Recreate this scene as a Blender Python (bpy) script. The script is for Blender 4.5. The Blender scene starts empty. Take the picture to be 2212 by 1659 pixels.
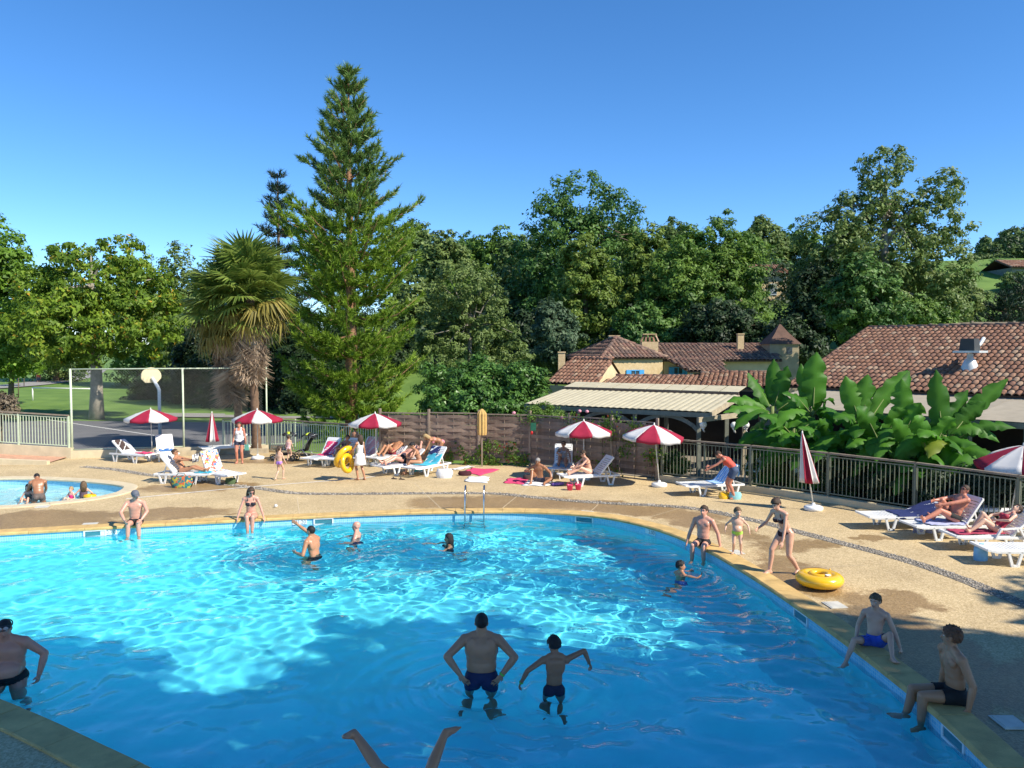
import bpy, bmesh, math, random, time
import numpy as np
from mathutils import Vector, Matrix
from mathutils.geometry import tessellate_polygon

T0 = time.time()
S = bpy.context.scene
COL = S.collection
R = math.radians
random.seed(7)
RNG = np.random.default_rng(11)

# ------------------------------------------------------------------ camera, sky, sun, exposure
CAMZ, PITCH, LENS = 4.4, R(2.646), 28.0
cam = bpy.data.cameras.new('camera'); cam.sensor_width = 36; cam.lens = LENS; cam.clip_end = 3000
cam_o = bpy.data.objects.new('camera', cam); COL.objects.link(cam_o)
cam_o.location = (0, 0, CAMZ); cam_o.rotation_euler = (R(90) - PITCH, 0, 0)
S.camera = cam_o

SUN_EL, SUN_AZ = R(42), R(119)          # azimuth clockwise from +Y
SUN_DIR = Vector((math.sin(SUN_AZ) * math.cos(SUN_EL), math.cos(SUN_AZ) * math.cos(SUN_EL), math.sin(SUN_EL)))
world = bpy.data.worlds.new('World'); S.world = world; world.use_nodes = True
wn = world.node_tree
sky = wn.nodes.new('ShaderNodeTexSky'); sky.sky_type = 'NISHITA'; sky.sun_disc = False
sky.sun_elevation = SUN_EL; sky.sun_rotation = SUN_AZ
sky.air_density = 0.68; sky.dust_density = 0.0; sky.ozone_density = 4.0; sky.altitude = 200
hs = wn.nodes.new('ShaderNodeHueSaturation'); hs.inputs['Saturation'].default_value = 1.2
wn.links.new(sky.outputs[0], hs.inputs['Color'])
wn.links.new(hs.outputs[0], wn.nodes['Background'].inputs[0])
wn.nodes['Background'].inputs[1].default_value = 0.15

sun = bpy.data.lights.new('sun', 'SUN'); sun.energy = 4.7; sun.angle = R(0.53); sun.color = (1, .93, .80)
sun_o = bpy.data.objects.new('sun', sun); COL.objects.link(sun_o)
sun_o.rotation_euler = SUN_DIR.to_track_quat('Z', 'Y').to_euler()
sun.cycles.is_caustics_light = True

S.view_settings.view_transform = 'Standard'; S.view_settings.look = 'None'
S.view_settings.exposure = 0.64; S.view_settings.gamma = 1; S.view_settings.use_curve_mapping = False
S.cycles.use_denoising = True
S.cycles.max_bounces = 8; S.cycles.diffuse_bounces = 3; S.cycles.glossy_bounces = 3
S.cycles.transmission_bounces = 8; S.cycles.transparent_max_bounces = 12
S.cycles.sample_clamp_indirect = 6

# ------------------------------------------------------------------ picture coordinates -> points on the ground (survey of the photo, 2212 x 1659)
FPX = LENS / 36 * 2212
def ray(x, y):
    u, v = (x - 1106) / FPX, (829.5 - y) / FPX
    return Vector((u, math.cos(PITCH) + v * math.sin(PITCH), -math.sin(PITCH) + v * math.cos(PITCH)))
def gp(x, y, z=0.0):
    d = ray(x, y); t = (z - CAMZ) / d.z
    return Vector((d.x * t, d.y * t, z))
def at(x, y, depth):
    d = ray(x, y); t = depth / d.y
    return Vector((d.x * t, depth, CAMZ + d.z * t))

# ------------------------------------------------------------------ materials
MATS = {}
def N(nt, t, **kw):
    n = nt.nodes.new(t)
    for k, v in kw.items():
        if k in n.inputs: n.inputs[k].default_value = v
        else: setattr(n, k, v)
    return n
def mat(name, col, rough=.6, var=.12, scale=6., bump=0., bscale=None, spec=.4, col2=None, metal=0., transl=0., detail=4, coat=0., objvar=0., sheen=0.):
    """procedural material: colour mottled between darker/lighter (or towards col2) by noise, optional bump"""
    if name in MATS: return MATS[name]
    m = bpy.data.materials.new(name); m.use_nodes = True; nt = m.node_tree; L = nt.links
    b = nt.nodes['Principled BSDF']
    b.inputs['Roughness'].default_value = rough; b.inputs['Metallic'].default_value = metal
    b.inputs['Specular IOR Level'].default_value = spec
    if coat: b.inputs['Coat Weight'].default_value = coat
    tc = N(nt, 'ShaderNodeTexCoord')
    no = N(nt, 'ShaderNodeTexNoise', Scale=scale, Detail=detail, Roughness=.6)
    L.new(tc.outputs['Object'], no.inputs['Vector'])
    ramp = N(nt, 'ShaderNodeValToRGB')
    c = np.array(col)
    lo, hi = (c * (1 - var), np.minimum(c * (1 + var), 1)) if col2 is None else (c, np.array(col2))
    ramp.color_ramp.elements[0].position = .3; ramp.color_ramp.elements[1].position = .7
    ramp.color_ramp.elements[0].color = (*lo, 1); ramp.color_ramp.elements[1].color = (*hi, 1)
    L.new(no.outputs['Fac'], ramp.inputs[0])
    out = ramp.outputs[0]
    if objvar:
        oi = N(nt, 'ShaderNodeObjectInfo'); mr = N(nt, 'ShaderNodeMapRange')
        mr.inputs['To Min'].default_value = 1 - objvar; mr.inputs['To Max'].default_value = 1 + objvar
        L.new(oi.outputs['Random'], mr.inputs['Value'])
        h2 = N(nt, 'ShaderNodeHueSaturation'); L.new(mr.outputs[0], h2.inputs['Value']); L.new(out, h2.inputs['Color']); out = h2.outputs[0]
    L.new(out, b.inputs['Base Color'])
    if bump:
        n2 = N(nt, 'ShaderNodeTexNoise', Scale=bscale or scale * 6, Detail=5)
        L.new(tc.outputs['Object'], n2.inputs['Vector'])
        bp = N(nt, 'ShaderNodeBump', Strength=bump, Distance=.02)
        L.new(n2.outputs['Fac'], bp.inputs['Height']); L.new(bp.outputs[0], b.inputs['Normal'])
    if transl:
        mo = nt.nodes['Material Output']; tr = N(nt, 'ShaderNodeBsdfTranslucent'); mx = N(nt, 'ShaderNodeMixShader')
        mx.inputs[0].default_value = transl
        L.new(out, tr.inputs['Color']); L.new(b.outputs[0], mx.inputs[1]); L.new(tr.outputs[0], mx.inputs[2]); L.new(mx.outputs[0], mo.inputs[0])
    MATS[name] = m
    return m

def leafmat(name, dark, light, transl=.3, rough=.55, accent=None):
    """foliage: colour varies per leaf clump through the 'tone' attribute of the mesh"""
    if name in MATS: return MATS[name]
    m = bpy.data.materials.new(name); m.use_nodes = True; nt = m.node_tree; L = nt.links
    b = nt.nodes['Principled BSDF']; b.inputs['Roughness'].default_value = rough; b.inputs['Specular IOR Level'].default_value = .35
    a = N(nt, 'ShaderNodeAttribute', attribute_name='tone')
    ramp = N(nt, 'ShaderNodeValToRGB'); e = ramp.color_ramp.elements
    e[0].color = (*dark, 1); e[1].color = (*light, 1); e[0].position = .05; e[1].position = .9
    if accent:
        k = e.new(.97); k.color = (*accent, 1)
    L.new(a.outputs['Fac'], ramp.inputs[0]); L.new(ramp.outputs[0], b.inputs['Base Color'])
    mo = nt.nodes['Material Output']; tr = N(nt, 'ShaderNodeBsdfTranslucent'); mx = N(nt, 'ShaderNodeMixShader'); mx.inputs[0].default_value = transl
    L.new(ramp.outputs[0], tr.inputs['Color']); L.new(b.outputs[0], mx.inputs[1]); L.new(tr.outputs[0], mx.inputs[2]); L.new(mx.outputs[0], mo.inputs[0])
    MATS[name] = m
    return m

# ------------------------------------------------------------------ mesh helpers
def V(*a): return Vector(a)
class MB:
    """collects shapes, build() links them as ONE mesh object"""
    def __init__(s): s.v = []; s.f = []; s.mi = []; s.sm = []
    def add(s, vs, fs, mi=0, smooth=False):
        o = len(s.v); s.v += [tuple(p) for p in vs]
        for f in fs: s.f.append(tuple(i + o for i in f)); s.mi.append(mi); s.sm.append(smooth)
        return s
    def box(s, c, size, rz=0, M=None, mi=0, taper=1.0):
        hx, hy, hz = size[0] / 2, size[1] / 2, size[2] / 2
        m = M or Matrix.Rotation(rz, 3, 'Z'); c = Vector(c)
        vs = [c + m @ Vector((x * hx * (taper if z > 0 else 1), y * hy * (taper if z > 0 else 1), z * hz)) for z in (-1, 1) for x, y in ((-1, -1), (1, -1), (1, 1), (-1, 1))]
        return s.add(vs, [(0, 3, 2, 1), (4, 5, 6, 7), (0, 1, 5, 4), (1, 2, 6, 5), (2, 3, 7, 6), (3, 0, 4, 7)], mi)
    def bar(s, a, b, w, h=None, up=(0, 0, 1), mi=0, ext=0):
        """rectangular bar from a to b, w wide across, h along 'up'"""
        a, b = Vector(a), Vector(b); h = h or w
        d = (b - a); L = d.length; d = d / L if L else Vector((1, 0, 0))
        up = Vector(up)
        if abs(d.dot(up)) > .98: up = Vector((0, 1, 0))
        x = d.cross(up).normalized(); z = x.cross(d)
        m = Matrix((x, d, z)).transposed()
        return s.box((a + b) / 2, (w, L + 2 * ext, h), M=m, mi=mi)
    def tube(s, pts, r, n=8, cap=True, mi=0, smooth=True, closed=False):
        pts = [Vector(p) for p in pts]; k = len(pts)
        rs = [r] * k if not hasattr(r, '__len__') else r
        vs = []; px = None
        for i, p in enumerate(pts):
            if closed: d = pts[(i + 1) % k] - pts[i - 1]
            else: d = pts[min(i + 1, k - 1)] - pts[max(i - 1, 0)]
            d = d.normalized() if d.length > 1e-9 else Vector((0, 0, 1))
            if px is None:
                ref = Vector((0, 0, 1)) if abs(d.z) < .9 else Vector((1, 0, 0))
                px = d.cross(ref).normalized()
            else:
                px = (px - d * px.dot(d)); px = px.normalized() if px.length > 1e-9 else d.orthogonal().normalized()
            py = d.cross(px)
            for j in range(n):
                a = 2 * math.pi * j / n
                vs.append(p + (px * math.cos(a) + py * math.sin(a)) * rs[i])
        fs = []
        for i in range(k if closed else k - 1):
            i2 = (i + 1) % k
            for j in range(n):
                fs.append((i * n + j, i * n + (j + 1) % n, i2 * n + (j + 1) % n, i2 * n + j))
        if cap and not closed: fs += [tuple(range(n))[::-1], tuple((k - 1) * n + j for j in range(n))]
        return s.add(vs, fs, mi, smooth)
    def lathe(s, prof, n=16, c=(0, 0, 0), M=None, mi=0, smooth=True, sx=1, sy=1):
        vs = []; c = Vector(c)
        for r, z in prof:
            for j in range(n):
                a = 2 * math.pi * j / n; p = Vector((r * math.cos(a) * sx, r * math.sin(a) * sy, z))
                vs.append(c + (M @ p if M else p))
        fs = [(i * n + j, i * n + (j + 1) % n, (i + 1) * n + (j + 1) % n, (i + 1) * n + j) for i in range(len(prof) - 1) for j in range(n)]
        return s.add(vs, fs, mi, smooth)
    def ball(s, c, r, n=10, M=None, mi=0):
        rx, ry, rz = (r, r, r) if not hasattr(r, '__len__') else r
        c = Vector(c); vs = []; fs = []; k = n // 2 + 1
        for i in range(k + 1):
            t = math.pi * i / k
            for j in range(n):
                a = 2 * math.pi * j / n
                p = Vector((rx * math.sin(t) * math.cos(a), ry * math.sin(t) * math.sin(a), rz * math.cos(t)))
                vs.append(c + (M @ p if M else p))
        for i in range(k):
            for j in range(n): fs.append((i * n + j, (i + 1) * n + j, (i + 1) * n + (j + 1) % n, i * n + (j + 1) % n))
        return s.add(vs, fs, mi, True)
    def poly(s, pts, mi=0): return s.add(pts, [tuple(range(len(pts)))], mi)
    def prism(s, poly, z0, z1, mi=0):
        n = len(poly); vs = [(*p[:2], z0) for p in poly] + [(*p[:2], z1) for p in poly]
        return s.add(vs, [tuple(range(n))[::-1], tuple(range(n, 2 * n))] + [(i, (i + 1) % n, n + (i + 1) % n, n + i) for i in range(n)], mi)
    def sheet(s, grid, thick=0, mi=0, smooth=True):
        """grid: list of rows of points"""
        nr, nc = len(grid), len(grid[0]); vs = [p for row in grid for p in row]
        return s.add(vs, [(i * nc + j, i * nc + j + 1, (i + 1) * nc + j + 1, (i + 1) * nc + j) for i in range(nr - 1) for j in range(nc - 1)], mi, smooth)
    def mesh(s, name, mats):
        me = bpy.data.meshes.new(name); me.from_pydata(s.v, [], s.f)
        for m in (mats if isinstance(mats, (list, tuple)) else [mats]): me.materials.append(m)
        me.polygons.foreach_set('material_index', s.mi); me.polygons.foreach_set('use_smooth', s.sm)
        me.update(); return me
    def build(s, name, mats, parent=None, bevel=0, solid=0):
        return link(name, s.mesh(name, mats), parent, bevel, solid)
def link(name, me, parent=None, bevel=0, solid=0):
    o = bpy.data.objects.new(name, me); COL.objects.link(o)
    if parent: o.parent = parent
    if solid: md = o.modifiers.new('s', 'SOLIDIFY'); md.thickness = solid; md.offset = 0
    if bevel: md = o.modifiers.new('b', 'BEVEL'); md.width = bevel; md.segments = 2; md.limit_method = 'ANGLE'
    return o
def raw_mesh(name, v, f, mats, smooth=False, tone=None):
    v = np.asarray(v, dtype=np.float32); f = np.asarray(f, dtype=np.int32)
    me = bpy.data.meshes.new(name); k = f.shape[1]
    me.vertices.add(len(v)); me.vertices.foreach_set('co', v.ravel())
    me.loops.add(f.size); me.loops.foreach_set('vertex_index', f.ravel())
    me.polygons.add(len(f)); me.polygons.foreach_set('loop_start', np.arange(0, f.size, k, dtype=np.int32))
    me.polygons.foreach_set('use_smooth', np.full(len(f), smooth))
    for m in (mats if isinstance(mats, (list, tuple)) else [mats]): me.materials.append(m)
    if tone is not None:
        a = me.attributes.new('tone', 'FLOAT', 'POINT'); a.data.foreach_set('value', np.asarray(tone, dtype=np.float32))
    me.update(); me.validate(); return me
def thing(name, label, cat, loc=(0, 0, 0), rz=0, group=None):
    o = bpy.data.objects.new(name, None); COL.objects.link(o); o.empty_display_size = .1
    o.location = loc; o.rotation_euler = (0, 0, rz)
    return tag(o, label, cat, group)
def tag(o, label=None, cat=None, group=None, kind=None):
    if label: o['label'] = label
    if cat: o['category'] = cat
    if group: o['group'] = group
    if kind: o['kind'] = kind
    return o
KIDS = {}
def copy_tree(o, parent=None):
    c = o.copy(); COL.objects.link(c); c.parent = parent
    for ch in [x for x in o.children]: copy_tree(ch, c)
    return c
def spline(pts, n=12, closed=False):
    """Catmull-Rom through pts (2D or 3D)"""
    P = [np.array(p, float) for p in pts]; k = len(P); out = []
    rng_ = range(k) if closed else range(k - 1)
    for i in rng_:
        p0 = P[(i - 1) % k] if closed or i > 0 else 2 * P[0] - P[1]
        p1, p2 = P[i], P[(i + 1) % k]
        p3 = P[(i + 2) % k] if closed or i + 2 < k else 2 * P[-1] - P[-2]
        for j in range(n):
            t = j / n
            out.append(.5 * ((2 * p1) + (p2 - p0) * t + (2 * p0 - 5 * p1 + 4 * p2 - p3) * t * t + (-p0 + 3 * p1 - 3 * p2 + p3) * t ** 3))
    if not closed: out.append(P[-1])
    return out
def resample(pts, step, closed=False):
    P = np.array(pts); 
    if closed: P = np.vstack([P, P[:1]])
    s = np.r_[0, np.cumsum(np.linalg.norm(np.diff(P, axis=0), axis=1))]
    n = max(2, int(round(s[-1] / step))); q = np.linspace(0, s[-1], n + 1)
    r = np.stack([np.interp(q, s, P[:, k]) for k in range(P.shape[1])], 1)
    return r[:-1] if closed else r
def offset_loop(P, d, closed=True):
    """offset polyline to its right-hand side by d"""
    P = np.asarray(P)[:, :2]
    if closed: t = np.roll(P, -1, 0) - np.roll(P, 1, 0)
    else: t = np.gradient(P, axis=0)
    t = t / np.linalg.norm(t, axis=1)[:, None]
    return P + np.stack([t[:, 1], -t[:, 0]], 1) * d
def inside(poly, X, Y):
    poly = np.asarray(poly); r = np.zeros(np.shape(X), bool); j = len(poly) - 1
    for i in range(len(poly)):
        xi, yi = poly[i][:2]; xj, yj = poly[j][:2]
        c = ((yi > Y) != (yj > Y)) & (X < (xj - xi) * (Y - yi) / (yj - yi + 1e-12) + xi)
        r ^= c; j = i
    return r
def strip_mesh(name, A, B, z, m, parent=None, closed=False):
    A = np.asarray(A); B = np.asarray(B); n = len(A)
    mb = MB(); vs = [(a[0], a[1], z) for a in A] + [(b[0], b[1], z) for b in B]
    mb.add(vs, [(i, (i + 1) % n, n + (i + 1) % n, n + i) for i in range(n if closed else n - 1)])
    return mb.build(name, m, parent)
# ================================================================== THE SETTING: pools, deck, ground
WATER_Z = -0.18
POOL = [(4.9, 6.9), (5.05, 8.33), (5.1, 9.4), (5.02, 11.2), (4.82, 13.5), (4.51, 15.7), (4.17, 17.3), (3.65, 18.75), (2.94, 19.85), (2.05, 20.6), (.54, 21.05), (-1.3, 21.05),
        (-3.7, 20.75), (-7.9, 19.75), (-12, 18.6), (-16, 17.4), (-18.3, 15.6), (-17.6, 13.6), (-14, 12.7), (-10, 11.6), (-6.2, 9.6), (-4.1, 8.3), (-2, 7.0), (1, 5.9), (3.7, 6.0)]
POOL = resample(spline(POOL, 10, True), .3, True)
KIDP = [(-12.0, 24.35), (-12.35, 25.05), (-13.6, 25.75), (-15.4, 26.3), (-17.2, 26.4), (-19.5, 25.6), (-20, 24), (-18.5, 22.6), (-16.2, 21.8), (-14.0, 21.85), (-12.5, 22.75), (-11.98, 23.6)]
KIDP = resample(spline(KIDP, 8, True), .25, True)

def pool_depth(x, y):
    t = np.clip((y - 10) / 9, 0, 1)
    return (1 - t) * np.clip(.92 + (x + 6.5) * .012, .8, 1.2) + t * np.clip(.7 + (x + 9.4) * .1, .6, 2.1)

# ---- materials of the setting
def deck_material():
    m = bpy.data.materials.new('washed_concrete'); m.use_nodes = True; nt = m.node_tree; L = nt.links
    b = nt.nodes['Principled BSDF']; geo = N(nt, 'ShaderNodeNewGeometry'); pos = geo.outputs['Position']
    fine = N(nt, 'ShaderNodeTexVoronoi', Scale=42.); L.new(pos, fine.inputs['Vector'])
    mid = N(nt, 'ShaderNodeTexNoise', Scale=9., Detail=5); L.new(pos, mid.inputs['Vector'])
    big = N(nt, 'ShaderNodeTexNoise', Scale=.55, Detail=5, Roughness=.65); L.new(pos, big.inputs['Vector'])
    r1 = N(nt, 'ShaderNodeValToRGB'); e = r1.color_ramp.elements
    e[0].color = (.42, .31, .155, 1); e[1].color = (.64, .50, .29, 1); e[0].position = .2; e[1].position = .8
    L.new(fine.outputs['Color'], r1.inputs[0])
    r2 = N(nt, 'ShaderNodeValToRGB'); e = r2.color_ramp.elements
    e[0].color = (.82, .80, .78, 1); e[1].color = (1.08, 1.07, 1.05, 1); e[0].position = .32; e[1].position = .68
    mx0 = N(nt, 'ShaderNodeMath', operation='ADD'); mu0 = N(nt, 'ShaderNodeMath', operation='MULTIPLY'); mu0.inputs[1].default_value = .45
    L.new(mid.outputs['Fac'], mu0.inputs[0]); L.new(big.outputs['Fac'], mx0.inputs[0]); L.new(mu0.outputs[0], mx0.inputs[1])
    sb = N(nt, 'ShaderNodeMath', operation='SUBTRACT'); sb.inputs[1].default_value = .22; L.new(mx0.outputs[0], sb.inputs[0]); L.new(sb.outputs[0], r2.inputs[0])
    mul = N(nt, 'ShaderNodeMix', data_type='RGBA', blend_type='MULTIPLY'); mul.inputs[0].default_value = 1
    L.new(r1.outputs[0], mul.inputs[6]); L.new(r2.outputs[0], mul.inputs[7])
    # puddles and damp patches left by bathers: ellipses with ragged outlines
    wob = N(nt, 'ShaderNodeTexNoise', Scale=1.2, Detail=7, Roughness=.68); L.new(pos, wob.inputs['Vector'])
    wv = N(nt, 'ShaderNodeVectorMath', operation='SUBTRACT'); wv.inputs[1].default_value = (.5, .5, .5); L.new(wob.outputs['Color'], wv.inputs[0])
    ws = N(nt, 'ShaderNodeVectorMath', operation='SCALE'); ws.inputs['Scale'].default_value = 2.0; L.new(wv.outputs[0], ws.inputs[0])
    wp = N(nt, 'ShaderNodeVectorMath', operation='ADD'); L.new(pos, wp.inputs[0]); L.new(ws.outputs[0], wp.inputs[1])
    prev = None
    patches = [(-12.4, 20.2, 2.2, 1.0, .2), (-9.6, 21.0, 2.0, .55, .22), (-12.5, 19.3, 3.6, .5, .2), (-8.4, 20.6, 1.3, .3, .2), (-9.9, 25.0, 1.7, .9, .1), (-.3, 22.3, 2.7, 1.15, -.05), (3.3, 21.5, 2.3, .75, -.5), (5.0, 19.2, 1.6, .55, -1.0),
               (5.5, 15.2, .6, 1.6, .1), (6.5, 13.5, .75, .6, .2), (6.0, 11.6, .75, 2.0, .0), (7.4, 10.2, 1.5, .8, .2), (-9.3, 30.7, 1.9, .7, 0), (6.9, 17.6, .5, .25, .3), (8.3, 18.0, .55, .3, 0.), (5.5, 8.5, .5, 2.0, 0), (6.2, 17.4, 1.0, .5, .4)]
    for x, y, rx, ry, a in patches:
        mp = N(nt, 'ShaderNodeMapping', vector_type='TEXTURE'); mp.inputs['Location'].default_value = (x, y, 0); mp.inputs['Rotation'].default_value = (0, 0, a); mp.inputs['Scale'].default_value = (rx, ry, 50)
        L.new(wp.outputs[0], mp.inputs[0]); ln = N(nt, 'ShaderNodeVectorMath', operation='LENGTH'); L.new(mp.outputs[0], ln.inputs[0])
        o = ln.outputs['Value']
        if prev is not None:
            mn = N(nt, 'ShaderNodeMath', operation='MINIMUM'); L.new(prev, mn.inputs[0]); L.new(o, mn.inputs[1]); o = mn.outputs[0]
        prev = o
    wet = N(nt, 'ShaderNodeMapRange'); wet.inputs['From Min'].default_value = 1.16; wet.inputs['From Max'].default_value = .90; L.new(prev, wet.inputs['Value'])
    dk = N(nt, 'ShaderNodeMix', data_type='RGBA', blend_type='MULTIPLY'); dk.inputs[7].default_value = (.62, .535, .43, 1)
    L.new(wet.outputs[0], dk.inputs[0]); L.new(mul.outputs[2], dk.inputs[6]); L.new(dk.outputs[2], b.inputs['Base Color'])
    ro = N(nt, 'ShaderNodeMapRange'); ro.inputs['To Min'].default_value = .85; ro.inputs['To Max'].default_value = .42; L.new(wet.outputs[0], ro.inputs['Value']); L.new(ro.outputs[0], b.inputs['Roughness'])
    bp = N(nt, 'ShaderNodeBump', Strength=.45, Distance=.01); L.new(fine.outputs['Distance'], bp.inputs['Height']); L.new(bp.outputs[0], b.inputs['Normal'])
    MATS['washed_concrete'] = m; return m
def mosaic_material(name, c1, c2, grout, size):
    m = bpy.data.materials.new(name); m.use_nodes = True; nt = m.node_tree; L = nt.links; b = nt.nodes['Principled BSDF']
    uv = N(nt, 'ShaderNodeUVMap'); br = N(nt, 'ShaderNodeTexBrick', offset=0.0)
    br.inputs['Color1'].default_value = (*c1, 1); br.inputs['Color2'].default_value = (*c2, 1); br.inputs['Mortar'].default_value = (*grout, 1)
    br.inputs['Scale'].default_value = 1; br.inputs['Brick Width'].default_value = size; br.inputs['Row Height'].default_value = size; br.inputs['Mortar Size'].default_value = size * .07
    L.new(uv.outputs[0], br.inputs['Vector']); L.new(br.outputs['Color'], b.inputs['Base Color']); b.inputs['Roughness'].default_value = .25
    return m
M_DECK = deck_material()
M_COPING = mat('coping_stone', (.57, .38, .145), .75, .22, 3.5, .3, 60)
M_KCOP = mat('pale_coping', (.60, .50, .33), .75, .12, 3, .3, 60)
M_BASIN = mat('basin_paint', (.13, .84, .98), .45, .06, 1.2)
M_MOSAIC = mosaic_material('mosaic_tiles', (.17, .52, .72), (.28, .64, .80), (.54, .72, .78), .05)
M_WHITEP = mat('white_plastic', (.80, .80, .78), .35, .05, 5, 0, None, .5)
M_GRASS = mat('grass', (.075, .15, .02), .9, .3, .35, .6, 14, col2=(.16, .26, .045))
M_ASPHALT = mat('asphalt', (.11, .11, .115), .85, .2, .8, .3, 60, col2=(.155, .15, .15))
M_CREAM = mat('cream_render', (.62, .52, .34), .85, .12, 2.5, .25, 30)
M_BRICKP = mat('brick_paving', (.50, .28, .18), .85, .2, 6, .2)
M_PLINE = mat('line_paint', (.74, .72, .66), .7, .12, 9)
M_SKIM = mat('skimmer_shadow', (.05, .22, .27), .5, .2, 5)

def uv_strip(name, P, ztop, zbot, m, parent=None):
    """vertical strip under a closed loop P, with uv = (arc length, z), facing inwards"""
    P = np.asarray(P); n = len(P); zb = zbot(P[:, 0], P[:, 1]) if callable(zbot) else np.full(n, zbot)
    me = bpy.data.meshes.new(name); vs = [(p[0], p[1], ztop) for p in P] + [(p[0], p[1], z) for p, z in zip(P, zb)]
    me.from_pydata(vs, [], [(i, (i + 1) % n, n + (i + 1) % n, n + i) for i in range(n)][:]); me.materials.append(m)
    s = np.r_[0, np.cumsum(np.linalg.norm(np.roll(P, -1, 0) - P, axis=1))]
    uv = me.uv_layers.new(name='UVMap').data
    for p in me.polygons:
        i = p.index; u = [s[i], s[i + 1], s[i + 1], s[i]]; z = [ztop, ztop, zb[(i + 1) % n], zb[i]]
        for k, li in enumerate(p.loop_indices): uv[li].uv = (u[k], z[k])
    me.polygons.foreach_set('use_smooth', [True] * n)
    return link(name, me, parent)

BATHERS = [(gp(x, y, WATER_Z).x, gp(x, y, WATER_Z).y, a) for x, y, a in ((18, 1480, .010), (1040, 1489, .012), (1197, 1499, .012), (870, 1760, .014), (680, 1197, .014), (770, 1161, .010), (969, 1173, .012), (1470, 1243, .012), (83, 1083, .008), (170, 1076, .007))]
def make_water(name, P, wz, step, amp, seed, lam=(.35, 2.4)):
    P = np.asarray(P); x0, y0 = P[:, :2].min(0) - .2; x1, y1 = P[:, :2].max(0) + .2
    nx, ny = int((x1 - x0) / step), int((y1 - y0) / step)
    X, Y = np.meshgrid(np.linspace(x0, x1, nx), np.linspace(y0, y1, ny)); r = np.random.default_rng(seed); Z = np.zeros_like(X)
    env = .75 + .35 * np.sin(.45 * X + 1.3 * np.sin(.31 * Y)) * np.cos(.5 * Y + .6)
    for i in range(80):
        l = math.exp(r.uniform(math.log(lam[0]), math.log(lam[1]))); k = 2 * math.pi / l; a = r.uniform(0, 2 * math.pi) if i % 3 else r.normal(2.0, .5)
        z = np.sin(k * (X * math.cos(a) + Y * math.sin(a)) + r.uniform(0, 7) + 1.1 * np.sin(.9 * X + i) + 1.1 * np.sin(.8 * Y - i))
        Z += amp * l ** 1.0 * r.uniform(.4, 1.3) * z
    Z *= env
    for (sx, sy, sa) in BATHERS:        # rings spreading from the people standing in the water
        rr = np.hypot(X - sx, Y - sy); Z += 1.7 * sa * np.exp(-((rr - .35).clip(0) / .75)) * np.sin(2 * math.pi * rr / .30 + sx) * (rr > .12)
    idx = np.arange(nx * ny).reshape(ny, nx)
    f = np.stack([idx[:-1, :-1], idx[:-1, 1:], idx[1:, 1:], idx[1:, :-1]], -1).reshape(-1, 4)
    grown = offset_loop(P, .05)
    ins = inside(grown, X, Y).ravel(); f = f[ins[f].any(1)]
    v = np.stack([X, Y, Z + wz], -1).reshape(-1, 3)
    used = np.unique(f); mp = np.zeros(len(v), int); mp[used] = np.arange(len(used))
    return raw_mesh(name, v[used], mp[f], M_WATER, True)
def water_material(dens):
    m = bpy.data.materials.new('water'); m.use_nodes = True; nt = m.node_tree; nt.nodes.clear(); L = nt.links
    out = N(nt, 'ShaderNodeOutputMaterial'); g = N(nt, 'ShaderNodeBsdfGlass', IOR=1.333, Roughness=0.0); L.new(g.outputs[0], out.inputs[0])
    if dens > 0:
        va = N(nt, 'ShaderNodeVolumeAbsorption', Density=dens); va.inputs['Color'].default_value = (.10, .80, .985, 1); L.new(va.outputs[0], out.inputs[1])
    return m
M_WATER = water_material(0)

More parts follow.
